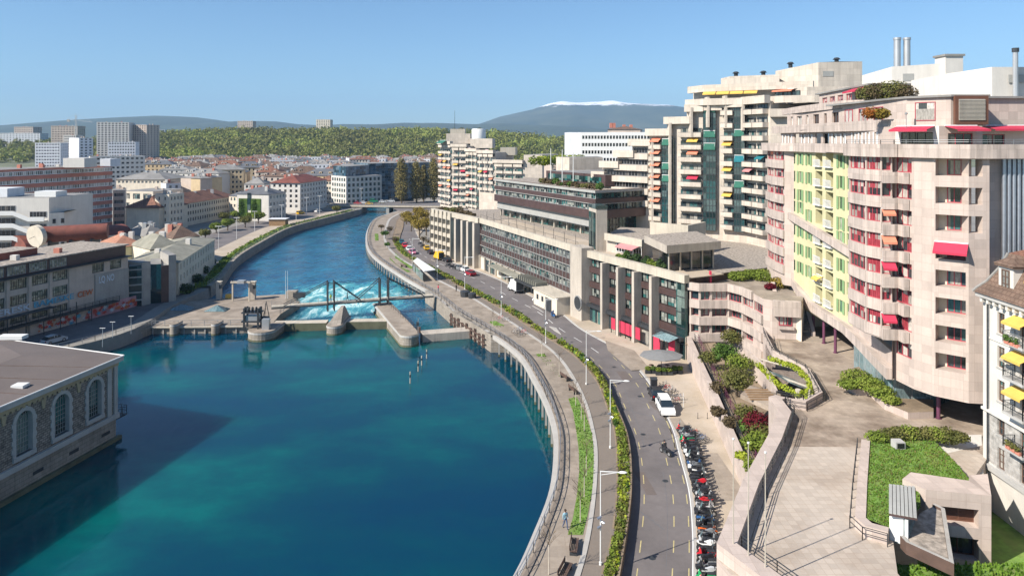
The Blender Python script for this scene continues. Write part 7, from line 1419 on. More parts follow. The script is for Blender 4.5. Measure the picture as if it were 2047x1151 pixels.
for u in US:
    n = 12; arc = [(u + math.cos(math.pi * k / n) * ww / 2, zsp + math.sin(math.pi * k / n) * ww / 2) for k in range(n + 1)]
    for k in range(n):                  # spandrels closing the square opening to an arch
        a, b = arc[k], arc[k + 1]; cu = u + ww / 2 if (a[0] + b[0]) / 2 > u else u - ww / 2; BF.wall.poly([fbf.p(a[0], a[1], .002), fbf.p(b[0], b[1], .002), fbf.p(cu, ztop_ + .01, .002)], 'rubble')
        BF.wall.poly([fbf.p(a[0], a[1], .0), fbf.p(a[0], a[1], -.5), fbf.p(b[0], b[1], -.5), fbf.p(b[0], b[1], 0)], 'trim_stone')
    for cu in (u - ww / 2, u + ww / 2): BF.wall.poly([fbf.p(u, ztop_, .0015), fbf.p(cu, ztop_ + .01, .0015), fbf.p(u, ztop_ + .02, .0015)], 'rubble')
    s_ = MB(); ro = ww / 2 + .42
    for k in range(n):
        a = math.pi * k / n; b = math.pi * (k + 1) / n; e_ = .12 if k in (5, 6) else 0
        s_.loft([[fbf.p(u + math.cos(t_) * r_2, zsp + math.sin(t_) * r_2, w_) for r_2, w_ in ((ww / 2, .0), (ww / 2, .14), (ro + e_, .14), (ro + e_, .0))] for t_ in (a, b)], 'trim_stone')
    k = 0; z = z0w
    while z < zsp - .1: e_ = .14 if k % 2 else 0; s_.box(fbf, u - ro - e_, u - ww / 2, z, z + .47, .0, .14, 'trim_stone'); s_.box(fbf, u + ww / 2, u + ro + e_, z, z + .47, .0, .14, 'trim_stone'); z += .475; k += 1
    s_.box(fbf, u - ro, u + ro, z0w - .5, z0w, -.3, .25, 'trim_stone'); so = part('window_surround', s_, BF.t)
    wm = MB(); pts = [fbf.p(u - ww / 2, z0w, -.5), fbf.p(u + ww / 2, z0w, -.5)] + [fbf.p(a[0], a[1], -.5) for a in arc]; wm.poly(pts, 'glass_factory_dark' if 'glass_factory_dark' in MATS else 'glass_green')
    for i in range(7): uu = u - ww / 2 + ww * i / 6; hh = zsp + math.sqrt(max(0, (ww / 2) ** 2 - (uu - u) ** 2)); wm.box(fbf, uu - .025, uu + .025, z0w, hh, -.5, -.44, 'band_grey')
    z = z0w
    while z < zsp + .05: wm.box(fbf, u - ww / 2, u + ww / 2, z - .025, z + .025, -.5, -.45, 'band_grey'); z += .54
    for k in range(1, 4): a = math.pi * k / 4; wm.tube(fbf.p(u, zsp, -.45), fbf.p(u + math.cos(a) * ww / 2, zsp + math.sin(a) * ww / 2, -.45), .03, .03, 4, 'band_grey')
    part('window', wm, BF.t)
tr = MB(); tr.box(fbf, 0, LBF + .3, .1, .75, -.1, .32, 'trim_stone'); tr.box(fbf, -.1, LBF + .5, 7.6, 8.15, -.4, .75, 'trim_stone', 'roof_grey'); tr.box(fbf, 0, LBF + .3, 7.0, 7.597, 0, .2, 'trim_sand'); tr.box(fbf, LBF - 1.6, LBF - .9, .75, 7.0, 0, .16, 'trim_stone'); tr.box(fbf, LBF - .45, LBF + .15, .1, 7.6, 0, .18, 'trim_stone'); tr.box(fbf, 0, LBF + .5, -2.9, -2.3, .0, .5, 'stone_wet')
for i in range(60): tr.box(fbf, i * .7, i * .7 + .4, 6.75, 7.0, 0, .16, 'trim_sand')
for u in US: 
    for k, dz_ in enumerate((6.4, 6.05, 5.7)): tr.box(fbf, u + st_ / 2 - .3 + .06 * k, u + st_ / 2 + .3 - .06 * k, dz_, dz_ + .36, 0, .13, 'trim_sand')
part('cornice', tr, BF.t)
rf = MB(); rq = [fbf.p(-1, 0, .8)[:2], fbf.p(LBF + .5, 0, .8)[:2], (-77, 102.2), (-90, 52)]; rc = [(-68, 54), (-63, 90)]
rf.poly([(*rq[0], 8.2), (*rq[1], 8.2), (*rc[1], 9.3), (*rc[0], 9.3)], 'roof_felt'); rf.poly([(*rq[1], 8.2), (*rq[2], 8.3), (*rc[1], 9.3)], 'roof_felt'); rf.poly([(*rq[2], 8.3), (*rq[3], 8.3), (*rc[0], 9.3), (*rc[1], 9.3)], 'roof_felt')
for k in range(1, 9): t_ = k / 9; a = [rq[0][i] + (rq[1][i] - rq[0][i]) * t_ for i in (0, 1)]; b = [rc[0][i] + (rc[1][i] - rc[0][i]) * t_ for i in (0, 1)]; rf.tube((*a, 8.2), (*b, 9.3), .035, .035, 4, 'roof_brown', False)
for a, b in ((rq[0], rq[1]), (rq[1], rq[2])): rf.tube((*a, 8.24), (*b, 8.24), .1, .1, 5, 'paint_white')
part('roof', rf, BF.t); rf = MB(); a = fbf.p(uof(70), 8.55, -2.0); rf.bx(a[0] - .7, a[0] + .7, a[1] - .6, a[1] + .6, 8.3, 8.75, 'paint_white'); part('skylight', rf, BF.t); rf = MB(); x, y = X(18, 101), 101; rf.bx(-73.6, -70, 100, 101.4, 8.4, 8.9, 'paint_white'); part('roof_hatch', rf, BF.t)
for u in US[:3]: s_ = MB(); s_.box(fbf, u + 1.2, u + 2.6, -1.5, -1.1, .0, .06, 'metal_dark'); part('drain_grille', s_, BF.t)
s_ = MB(); q = [fbf.p(LBF + .2, -.3, -.5), fbf.p(LBF + 2.6, -.3, -.5), fbf.p(LBF + 2.6, -.3, -3)]; s_.box(fbf, LBF + .1, LBF + 2.6, -.45, -.3, -3.2, -.4, 'metal_dark'); rail(s_, q, 1.1, .8, .03, 'metal_dark', 3); part('gangway', s_, BF.t); BF.done()
# ================================================================ left bank
US_ = Bld('old_factory', 'large old factory covered in graffiti, with steel balconies and many paned windows', 'building', (-95, 130, -.3))
p0, p1 = (-101.5, 103), (-85, 155); fu_ = Fr(p0, p1); LF = fu_.len; hs = []
bays_ = [(4.2 + 4.25 * i, 3.3) for i in range(9)] + [(LF - 7.6, 2.9), (LF - 3.2, 2.9)]
for zi, (z, h) in enumerate(((9.0, 1.9), (6.0, 1.9), (2.7, 1.5))):
    for bi, (u, w_) in enumerate(bays_):
        if bi > 8 and zi > 0: continue
        hs.append((u - w_ / 2, u + w_ / 2, z, z + h)); US_.win(fu_, u, z, window_mesh(w_, h, 7, 3, 'frame_dark', 'glass_factory', .07), .25)
US_.wall.holes(fu_, 0, LF, -1, 11.3, hs, .25, 'plaster_tan'); US_.wall.box(fu_, 0, LF, 11.3, 13.6, -14, -.6, 'spandrel_brown', 'roof_gravel'); US_.wall.box(fu_, -.3, LF + .3, 11.15, 11.35, -.6, .9, 'metal_dark'); US_.wall.box(fu_, -.4, LF + .4, 13.6, 13.85, -14.3, .0, 'roof_gravel')
US_.wall.box(Fr(p1, (-103, 161)), 0, 16, -1, 11.3, -.3, 0, 'plaster_tan'); US_.wall.box(fu_, LF - 8.5, LF, -1, 8.6, .02, .22, 'concrete_grey')
for u, w_ in bays_[:9]: inst('window', window_mesh(w_ + .3, 1.7, 7, 2, 'frame_grey', 'glass_factory', .07), US_.t, fu_.p(u, 11.6, -.5), fu_.ang)
m_ = MB()
for i in range(10): u = 2.1 + 4.25 * i; m_.box(fu_, u - .3, u + .3, -1, 11.1, 0, .18, 'plaster_tan')
part('pilaster', m_, US_.t)
m_ = MB(); m_.box(fu_, 12, LF - 4, 2.2, 2.4, .2, 2.0, 'metal_dark')
for i in range(10): u = 12.2 + i * 3.5; m_.tube(fu_.p(u, -.5, 1.9), fu_.p(u, 4.4 if i % 3 else 2.2, 1.9), .09, .09, 5, 'metal_dark')
m_.box(fu_, 4, 36, 4.3, 4.42, .2, 2.0, 'metal_dark'); rail(m_, [fu_.p(12, 2.4, 1.9), fu_.p(LF - 4, 2.4, 1.9)], 1.1, 1.7, .04, 'metal_dark', 3, .3); part('steel_balcony', m_, US_.t)
def text3d(t, s, fr, u, z, w_, h, mat, wmax=None, rot=0):
    cu = D.curves.new('lettering', 'FONT'); cu.body = s; cu.size = 1; cu.extrude = .01; cu.offset = .02; o = D.objects.new('tmp', cu); C.objects.link(o); dg = bpy.context.evaluated_depsgraph_get(); me = D.meshes.new_from_object(o.evaluated_get(dg)); D.objects.remove(o)
    xs = [v.co.x for v in me.vertices]; ys = [v.co.y for v in me.vertices]; sx = wmax / (max(xs) - min(xs)); sy = h / (max(ys) - min(ys)); x0 = min(xs); y0 = min(ys)
    for v in me.vertices: v.co = ((v.co.x - x0) * sx, -v.co.z, (v.co.y - y0) * sy)
    me.materials.clear(); me.materials.append(MATS[mat]); return inst('lettering', me, t, fr.p(u, z, w_), fr.ang)
M('spray_white', (.55, .6, .66), .8, .2, 2); M('spray_blue', (.10, .35, .5), .8, .3, 2); M('spray_red', (.5, .07, .05), .8, .3, 2); M('spray_pink', (.5, .28, .3), .8, .2, .6); M('spray_orange', (.55, .15, .05), .8, .2, 1)
text3d(US_.t, 'SONGE', fu_, 12, 4.7, .2, 1.15, 'spray_white', 11); text3d(US_.t, 'ZERESK', fu_, 24, 4.7, .2, 1.15, 'spray_white', 8); text3d(US_.t, 'BAMESKE', fu_, 32.6, 4.75, .2, 1.15, 'spray_blue', 8.5); text3d(US_.t, 'CEW', fu_, LF - 12.6, 4.7, .2, 1.15, 'spray_orange', 3.6); text3d(US_.t, 'LQ NO', fu_, LF - 7.6, 6.4, .24, 1.7, 'spray_white', 3.8)
gp = MB(); rg = random.Random(31); gp.box(fu_, LF - 10, LF + 4.0, -.4, 2.15, .25, .45, 'spray_pink'); gp.box(fu_, LF - 23, LF - 10.5, -.4, 2.0, .25, .45, 'plaster_tan')
for k in range(90):                     # spray painted swirls and stars
    u = LF + 3.4 - rg.random() * 25; z = rg.uniform(.1, 1.6); r0_ = rg.uniform(.25, .62); n = rg.choice((5, 7, 9)); cc = fu_.p(u, z, .455 + .0015 * k); 
    pts = [fu_.p(u + math.cos(6.283 * j / (2 * n)) * r0_ * (1 if j % 2 else .45) * 1.4, z + math.sin(6.283 * j / (2 * n)) * r0_ * (1 if j % 2 else .45), .455 + .0015 * k) for j in range(2 * n)]; gp.poly(pts, rg.choice(['spray_red', 'spray_red', 'spray_blue', 'spray_white', 'spray_orange']))
part('mural', gp, US_.t, 'colourful spray painted mural on the foot of the factory')
for i in range(4): a = fu_.p(14 + 9 * i, 13.8, -4); m_ = MB(); m_.bx(a[0] - .6, a[0] + .6, a[1] - .5, a[1] + .5, 13.8, 14.8, 'brick_red' if i % 2 else 'plaster_white'); part('chimney', m_, US_.t)
m_ = MB(); m_.box(fu_, 0, LF * .7, 13.85, 15.2, -12, -6, 'roof_rust', 'roof_gravel'); part('roof_lantern', m_, US_.t); US_.done()
# big red cylinder with pale round end
x, y = X(85, 165), 165; t = thing('roof_tank', 'large dull red horizontal tank with a pale round end on the factory roof', 'tank', (x, y, 12)); m_ = MB(); m_.tube((x, y, 14.6), (x + 12.5, y + 5, 14.8), 1.9, 1.9, 24, 'roof_rust'); part('tank', m_, t, smooth=True); m_ = MB(); m_.tube((x + .2, y - 3.0, 14.6), (x + .5, y - 2.0, 14.7), 2.5, 2.5, 28, 'plaster_cream'); m_.tube((x + .2, y - 3.0, 14.6), (x - .2, y - 4.2, 14.2), .05, .05, 5, 'metal_dark'); part('end_cap', m_, t)
m_ = MB()
for k in (2, 6, 10): m_.bx(x + k - .3, x + k + .3, y - 1.6 + k * .4, y + 1.6 + k * .4, 11, 13.2, 'metal_dark')
part('cradle', m_, t)
# rust barrel roofed hall with dormers
BH = Bld('barrel_hall', 'rust brown barrel roofed hall with a row of dormer windows', 'building', (-125, 205, 0)); fb_ = Fr((-131, 190), (-116.5, 217)); 
secs = []
for u in (0, fb_.len): secs.append([fb_.p(u, 4 + math.sin(a) * 6.5, -7 + math.cos(a) * 7) for a in [math.pi * k / 12 for k in range(13)]])
BH.wall.loft(secs, 'roof_rust'); BH.wall.box(fb_, 0, fb_.len, 0, 4, -14, 0, 'plaster_tan')
for i in range(6): u = 2.5 + i * 5; m_ = MB(); m_.box(fb_, u, u + 2.4, 5.2, 8.2, -3.5, -.1, 'plaster_cream', 'roof_rust'); do = part('dormer', m_, BH.t); inst('window', window_mesh(1.7, 1.7, 2, 2, 'frame_white', 'glass_dark', .1), do, fb_.p(u + 1.2, 5.9, .0), fb_.ang)
BH.done()
def block(name, label, pl, pr, z1, back, fl, n, wall, roof='flat', group=None, side=None, ww_=1.2, wh=1.5, z0=-.3, roofm='roof_grey', rise=3, fm='frame_white', gm='glass_room', first=None, nside=4, shut=None, tp='building', limit=100, nx=2):
    """pl, pr: (px, Y) of the front corners; back: depth; side: 'L' or 'R' visible flank"""
    a, b = q_(*pl), q_(*pr); f = Fr(a, b); c = f.p(f.len, 0, -back)[:2]; d = f.p(0, 0, -back)[:2]; B_ = Bld(name, label, tp, ((a[0] + b[0]) / 2, (a[1] + b[1]) / 2, z0), group)
    zz_ = []; z = (z1 - wh - .7)
    while z > z0 + .8: zz_.append(z); z -= fl
    kw = dict(fm=fm, gm=gm, shut=shut, nx=nx)
    B_.grid(a, b, z0, z1, zz_, n, ww_, wh, wall, **kw); (B_.grid if side == 'R' else lambda *q, **k: B_.plain(q[0], q[1], z0, z1, wall))(b, c, z0, z1, zz_, nside, ww_, wh, wall, **kw) if side == 'R' else B_.plain(b, c, z0, z1, wall)
    B_.grid(d, a, z0, z1, zz_, nside, ww_, wh, wall, **kw) if side == 'L' else B_.plain(d, a, z0, z1, wall)
    B_.plain(c, d, z0, z1, wall)
    if roof == 'flat': B_.wall.poly([(*p, z1 - .3) for p in (a, b, c, d)], roofm); m_ = MB(); m_.prism([a, b, c, d], z1, z1 + .35, wall, roofm, bottom=True); part('roof', m_, B_.t)
    else: m_ = MB(); hip(m_, [a, b, c, d], z1, rise, roofm); m_.prism([a, b, c, d], z1 - .25, z1, wall); part('roof', m_, B_.t)
    r = random.Random(int(pl[0] * 7 + pl[1])); m_ = None
    if group and roof != 'flat':
        for k in range(r.randint(2, 4)):
            t_ = .15 + .7 * (k + r.random() * .6) / 4; dep = back * .17; c_ = f.p(f.len * t_, 0, -dep)[:2]; fd = Fr(c_, ang=f.ang); m_ = MB(); m_.box(fd, -.8, .8, z1, z1 + rise * .33 + 1.0, -1.6, .5, wall, 'roof_grey'); m_.box(fd, -.45, .45, z1 + .5, z1 + rise * .33 + .6, .501, .53, 'glass_dark'); part('dormer', m_, B_.t)
    for k in range(r.randint(2, 6)):
        t_ = r.uniform(.15, .85); s_ = r.uniform(.25, .75); x = a[0] + (b[0] - a[0]) * t_ + (d[0] - a[0]) * s_; y = a[1] + (b[1] - a[1]) * t_ + (d[1] - a[1]) * s_; hh = r.uniform(.8, 1.8) if roof == 'flat' else rise * .7 + 1
        m_ = MB(); m_.bx(x - .6, x + .6, y - .5, y + .5, z1 + .1, z1 + hh + .3, r.choice(['plaster_white', 'brick_red', 'plaster_tan', 'metal_light'])); part('chimney', m_, B_.t)
    return B_
# named middle-distance buildings -------------------------------------------------
B1 = block('apartment_building', 'long slab block with red brick bands and ribbon windows, left of the city', (-40, 232), (224, 283), 26.3, 14, 99, 0, 'brick_red'); f = Fr(q_(-40, 232), q_(224, 283)); z = 24.2
for k in range(8):
    n = 14; bw = f.len / n; me = window_mesh(bw - .15, 1.6, 5, 1, 'frame_white', 'glass_blind', .18); mb_ = MB(); mb_.box(f, 0, f.len, z - 1.45, z - .12, .02, .25, 'brick_red')
    for i in range(n): B1.wins.append((f.p(bw * (i + .5), z, .1), f.ang, me))
    part('brick_band', mb_, B1.t); z -= 2.9
m_ = MB(); m_.bx(-168, -160, 262, 270, 26.5, 30, 'plaster_white'); m_.bx(-160, -156, 272, 279, 26.5, 29.5, 'plaster_cool'); m_.bx(-205, -185, 235, 245, 26, 29, 'plaster_cool'); part('plant_room', m_, B1.t); B1.done()
WB = Bld('office_building', 'white stepped building with zigzag outside stair galleries in front of the brick slab', 'building', (-140, 195, 0)); a, b = (-152, 193), q_(98, 195); f = Fr(a, b); WB.wall.prism([a, b, (b[0] + 2, 212), (-150, 212)], 0, 20.8, 'plaster_white', 'roof_grey'); WB.wall.prism([b, q_(128, 197), q_(132, 210), (b[0], 212)], 0, 16.5, 'plaster_white', 'roof_grey')
for k in range(4):
    z = 17.2 - 3.4 * k; m_ = MB(); u0, u1, u2, u3 = 8.0, 14.5, 18.5, f.len - .5
    secs_ = [(u0, 0), (u1, 0), (u2, -1.7), (u3, -1.7)]
    for (ua, da), (ub, db_) in zip(secs_[:-1], secs_[1:]): m_.loft([[f.p(ua, z + da + e1, e2) for e1, e2 in ((-1.1, 0), (-1.1, 1.6), (.1, 1.6), (.1, 1.4), (-.9, 1.4), (-.9, 0))], [f.p(ub, z + db_ + e1, e2) for e1, e2 in ((-1.1, 0), (-1.1, 1.6), (.1, 1.6), (.1, 1.4), (-.9, 1.4), (-.9, 0))]], 'paint_white')
    part('gallery', m_, WB.t); 
    for ua, ub, dd in ((u0, u1, 0), (u2 - .5, u3, -1.7)): WB.wins.append((f.p((ua + ub) / 2, z + dd - .1, .06), f.ang, window_mesh(ub - ua - .2, 1.6, 5, 1, 'frame_grey', 'glass_dark', .1)))
for k in range(5):
    for u in (1.5, 4.2): WB.wins.append((f.p(u, 17.4 - 3.3 * k, .05), f.ang, window_mesh(1.3, 1.5, 1, 1, 'frame_grey', 'glass_dark', .1)))
    f2 = Fr(b, q_(128, 197)); WB.wins.append((f2.p(1.2, 13.5 - 3.3 * k, .05), f2.ang, window_mesh(.9, 1.4, 1, 1, 'frame_grey', 'glass_dark', .1))); WB.wins.append((f2.p(3.2, 13.5 - 3.3 * k, .05), f2.ang, window_mesh(.9, 1.4, 1, 1, 'frame_grey', 'glass_dark', .1)))
m_ = MB(); m_.bx(-150, -142, 197, 204, 20.8, 23.2, 'plaster_cool'); m_.bx(-135, -129, 198, 203, 20.8, 22.3, 'paint_white'); part('plant_room', m_, WB.t); WB.done()
block('apartment_building', 'pale pink balcony block at the right end of the brick slab', (226, 290), (250, 292), 15.5, 18, 2.9, 4, 'plaster_cream').done()
HB = block('school_building', 'cream corner wing with red hipped roof behind the riverside houses', (252, 286), (316, 281), 9.6, 16, 2.85, 5, 'plaster_cream', 'hip', roofm='roof_tile', rise=4.5, nx=1, gm='glass_dark', fm='frame_grey'); HB.done()
HB = block('school_building', 'shaded long wing with red roof running away behind the bare quay trees', (318, 281), (466, 338), 9.6, 14, 2.85, 30, 'plaster_cream', 'hip', roofm='roof_tile', rise=4.0, ww_=1.0, nx=1, gm='glass_dark', fm='frame_grey'); HB.done()
HB = block('school_tower', 'square cream stair tower with flat roof between the two red roofed wings', (338, 283), (368, 291), 14.5, 7, 2.85, 4, 'plaster_cream', ww_=.8, nx=1, gm='glass_dark', side='L', nside=2); HB.done()
block('town_house', 'ochre apartment house with rows of shuttered windows and grey roof in the middle distance', (413, 424), (487, 430), 18.5, 14, 3.0, 9, 'plaster_ochre', 'hip', roofm='roof_grey', rise=3, nx=1, gm='glass_dark').done()
block('town_house', 'small white house with grey mansard beside the ochre apartment house', (488, 384), (528, 384), 12.6, 12, 3.0, 5, 'plaster_white', 'hip', roofm='roof_grey', rise=3.5, nx=1).done()
GH = block('town_house', 'white gabled house with two green planted wall panels facing the quay', (474, 322), (537, 318), 12.0, 14, 3.1, 0, 'plaster_white', 'hip', roofm='roof_slate', rise=3, side='R', nside=5); f = Fr(q_(474, 322), q_(537, 318))
for u0, u1 in ((1.0, 5.4), (7.4, 12.4)): m_ = MB(); m_.box(f, u0, u1, 1.5, 10, .0, .3, 'leaf_green'); blob(m_, f.p((u0 + u1) / 2, 5.7, .35), ((u1 - u0) / 2, .3, 4.2), 900, .25, 'leaf_green', rn, shell=.1); part('green_wall', m_, GH.t)
m_ = MB(); m_.box(f, 5.6, 7.2, 5, 12.6, .0, .4, 'glass_teal'); part('glazed_stair', m_, GH.t); GH.done()
block('town_house', 'cream two storey house left of the house with planted walls', (458, 330), (480, 326), 10.5, 14, 3.1, 3, 'plaster_cream', 'hip', roofm='roof_slate', rise=2.2, nx=1).done()
QB = block('apartment_building', 'tall pale apartment house with rusty red roof standing on the quay corner', (541, 356), (600, 353), 15.0, 30, 2.55, 5, 'plaster_white', 'hip', roofm='roof_rust', rise=3.6, side='R', nside=9, nx=1, gm='glass_dark', ww_=1.3); QB.done()
GO = block('office_building', 'corner office with glass top floors above a white stone grid', (662, 412), (692, 400), 15.5, 24, 3.1, 6, 'plaster_white', 'flat', side='R', nside=8, ww_=1.6, wh=1.9, gm='glass_green', fm='frame_grey'); 
a = q_(666, 414); f = Fr(q_(692, 401.5), (q_(692, 401.5)[0] + 18, 416)); m_ = MB(); m_.prism([a, q_(691, 402), q_(738, 425), q_(700, 440)], 15.85, 21.5, 'glass_blue', 'roof_grey'); part('glass_storeys', m_, GO.t); GO.done()
block('office_building', 'long blue glass office wing in the shade behind the quay trees', (738, 426), (868, 452), 22.0, 24, 3.3, 16, 'glass_blue', 'flat', ww_=2.4, wh=1.9, gm='glass_blue', fm='metal_light').done()
block('town_house', 'red roofed cream house left of the glass office', (640, 418), (664, 416), 12.5, 18, 3.0, 4, 'plaster_cream', 'hip', roofm='roof_tile', nx=1).done()
block('industrial_building', 'cream concrete grid building with green glazed roof storey', (240, 322), (306, 318), 13.0, 20, 4.2, 3, 'plaster_cream', 'flat', ww_=3.8, wh=2.6, gm='glass_room').done()
block('industrial_building', 'higher cream hall with pitched grey roof behind the concrete grid building', (232, 352), (330, 350), 17.0, 22, 9, 12, 'plaster_cream', 'hip', roofm='roof_grey', rise=4, wh=1.2).done()
block('industrial_building', 'blue grey shaded block with white canopy between the halls', (332, 345), (362, 350), 15.0, 16, 4, 2, 'plaster_cool', 'flat', roofm='roof_brown').done()
block('town_house', 'orange beige blank gable house in the middle distance', (382, 352), (400, 350), 17.5, 15, 9, 0, 'plaster_ochre', 'hip', roofm='roof_grey', rise=1.2).done()
block('town_house', 'grey beige blank walled house right of the orange gable', (401, 350), (424, 356), 17.5, 15, 9, 0, 'plaster_tan', 'hip', roofm='roof_grey', rise=1.2).done()
# riverside houses below the factory
LHs = block('riverside_house', 'long riverside house with pale gabled roofs and small windows along the bank', (357, 168), (429, 207), 7.6, 12, 2.7, 13, 'plaster_cream', 'hip', roofm='roof_green', rise=1.6, ww_=1.0, nx=1, gm='glass_dark'); LHs.done()
for i, (px, yy_, w_, lab) in enumerate(((300, 182, 13, 'broad house with two tone pitched roof behind the concrete stair building'), (345, 205, 14, 'gabled house with skylights between barrel hall and river house'), (290, 212, 12, 'low hipped house in front of the cream building'))):
    block('riverside_house', lab, (px, yy_), (px + 62 - i * 8, yy_ + 6), 8.4 - i * .4, w_, 2.8, 3, 'plaster_cream', 'hip', roofm=('roof_green', 'roof_brown', 'roof_grey')[i], rise=3.2, nx=1).done()
block('orange_roof_hall', 'hall with bright orange tiled roof and yellow wall', (222, 186), (290, 192), 8.2, 12, 9, 0, 'plaster_yellow', 'hip', roofm='roof_orange', rise=2.6).done()
ST_ = Bld('stair_building', 'grey concrete stair building with tall glazed slots beside the factory', 'building', (-82, 160, 0)); pts = [q_(258, 156), q_(283, 157), q_(300, 159), q_(322, 160), q_(337, 161), q_(352, 162)]
for i, (zt, mt) in enumerate(((8.8, 'glass_teal'), (9.4, 'concrete_grey'), (8.6, 'glass_green'), (8.2, 'spandrel_brown'), (10.4, 'concrete_grey'))): f = Fr(pts[i], pts[i + 1]); ST_.wall.box(f, 0, f.len, -.4, zt, -9 + i * .2, .0 + .15 * (i % 2), mt, 'roof_grey')
for i in range(5): f = Fr(pts[0], pts[1]); ST_.wall.box(f, 0, f.len + .4, 1 + i * 1.7, 1.3 + i * 1.7, 0, .2, 'concrete_grey')
ST_.done()
# far towers, crane
far = [(193, 900, 258, 910, 59, 30, 'plaster_white', 2.9, 9, 'tallest pale tower block with striped balconies on the far left'), (258, 930, 293, 925, 56, 25, 'plaster_tan', 2.9, 7, 'dark sided tower with red banded front right of the pale tower'), (102, 1050, 155, 1055, 57, 25, 'plaster_tan', 3.5, 9, 'dark brown distant block behind the crane'), (127, 850, 152, 852, 42, 18, 'plaster_white', 3.0, 6, 'white balcony block in front of the dark brown one'),
       (158, 800, 186, 815, 38.5, 18, 'plaster_cool', 3.2, 3, 'blue grey narrow block left of the pale tower'), (70, 760, 121, 765, 33, 20, 'plaster_cool', 3.3, 9, 'low grey office block with white left end, far left'), (216, 760, 271, 768, 34, 20, 'plaster_cool', 3.3, 10, 'low grey banded office block below the pale tower'), (28, 1300, 66, 1300, 60, 25, 'plaster_tan', 3.5, 8, 'squat dark block on the hill at the far left'), (-20, 1250, 80, 1255, 48, 25, 'plaster_cool', 3.5, 16, 'long low grey blue building on the hill at the far left'),
       (475, 1490, 505, 1490, 76, 20, 'plaster_tan', 3.2, 7, 'pinkish tower block rising above the left part of the wood'), (632, 1490, 660, 1490, 79, 22, 'plaster_cream', 3.2, 6, 'beige tower block rising above the middle of the wood'), (296, 1300, 330, 1310, 55, 20, 'plaster_cool', 3.5, 6, 'faint pale block at the left edge of the wood'), (180, 520, 290, 540, 24, 20, 'plaster_white', 3.4, 11, 'long white building with blue shaded glass bands behind the brick slab')]
for a, ya, b, yb, zt, bk_, wl_, fl_2, n, lab in far: block('tower_block' if zt > 40 else 'office_building', lab, (a, ya), (b, yb), zt, bk_, fl_2, n, wl_, 'flat', side='R', nside=4, ww_=max(1.5, (b - a) / F * ya / n * .62), wh=1.6, ft=.0 if 0 else None, **{}) .done() if False else block('tower_block' if zt > 40 else 'office_building', lab, (a, ya), (b, yb), zt, bk_, fl_2, n, wl_, 'flat', side='R', nside=4, ww_=max(1.2, (b - a) / F * ya / n * .5), wh=1.45, gm='glass_dark', fm='frame_grey', nx=1).done()
t = thing('tower_crane', 'tower crane with long jib standing beside the distant brown block', 'crane', (X(152, 950), 950, 0)); x = X(152, 950); m_ = MB()
for dx, dy in ((-.8, -.8), (.8, -.8), (.8, .8), (-.8, .8)): m_.tube((x + dx, 950 + dy, 0), (x + dx, 950 + dy, 70), .2, .2, 4, 'metal_light')
for k in range(17): m_.tube((x - .8, 949.2, k * 4), (x + .8, 949.2, k * 4 + 4), .12, .12, 4, 'metal_light')
part('mast', m_, t); m_ = MB()
for dz_ in (0, 1.6): m_.tube((x - 12, 950, 64 + dz_), (x + 22, 950, 60 + dz_ * .6), .2, .2, 4, 'metal_light')
m_.tube((x, 950, 72), (x + 20, 950, 62), .1, .1, 4, 'metal_light'); m_.tube((x, 950, 72), (x - 11, 950, 65.5), .1, .1, 4, 'metal_light'); part('jib', m_, t); m_ = MB(); m_.bx(x - 12, x - 8.5, 949.3, 950.7, 61, 64, 'concrete_grey'); part('counterweight', m_, t)
t = thing('radio_mast', 'thin radio mast on the horizon left of the stepped tower', 'mast', (X(909, 1480), 1480, 30)); m_ = MB(); m_.tube((X(909, 1480), 1480, 30), (X(909, 1480), 1480, 98), .6, .3, 5, 'metal_dark'); part('mast', m_, t)
# the roofs of the city between ------------------------------------------------------
rc = random.Random(77); placed = []; kinds_ = [('plaster_cream', 'roof_tile', 'cream house with a red tiled roof in the dense city quarter before the wood', 'red roofed houses of the city quarter'), ('plaster_white', 'roof_grey', 'white house with a grey roof in the dense city quarter before the wood', 'grey roofed houses of the city quarter'), ('plaster_tan', 'roof_brown', 'tan house with a brown roof in the dense city quarter before the wood', 'brown roofed houses of the city quarter'), ('plaster_ochre', 'roof_slate', 'ochre house with a slate roof in the dense city quarter before the wood', 'slate roofed houses of the city quarter'), ('plaster_cool', 'roof_gravel', 'pale flat roofed block in the dense city quarter before the wood', 'flat roofed blocks of the city quarter')]
rowy = 350; RN = 0
while rowy < 930:
    RN += 1; HN = 0
    px = (232 if rowy > 400 else 300) + rc.uniform(-20, 20) if rowy > 330 else 300
    while px < 875:
        wpx = rc.uniform(16, 30) * F / rowy; y = rowy + rc.uniform(-12, 12)
        xa, xb = X(px, y), X(px + wpx, y); bad = (y < 470 and px > 640) or (y < 455 and 400 < px < 500) or (y < 395 and px < 640) or (y < 400 and px + wpx > 530) or (y < 560 and px < 300 and px > 150)
        if not bad:
            HN = HN + 1
            k = kinds_[rc.choices(range(5), (3, 4, 4, 2, 4))[0]]; zt = rc.uniform(12.5, 17) if y < 800 else rc.uniform(10, 14)
            block('city_house', nth(HN) + ' house from the left in the ' + nth(RN) + ' row of the city, ' + k[3].split(' of')[0].replace('houses', '').replace('blocks', '').strip(), (px, y), (px + wpx - 2, y + rc.uniform(-5, 8)), zt, rc.uniform(12, 18), 3.1, int(wpx / F * y / 3.2), k[0], 'flat' if k[1] == 'roof_gravel' else 'hip', roofm=k[1], rise=rc.uniform(2.5, 4.5), group=k[3], nx=1, gm='glass_dark', ww_=1.2, wh=1.7, limit=100).done(14)
        px += wpx + (rc.uniform(4, 14) if rc.random() < .6 else 1)
    rowy += 32 if rowy < 600 else 46
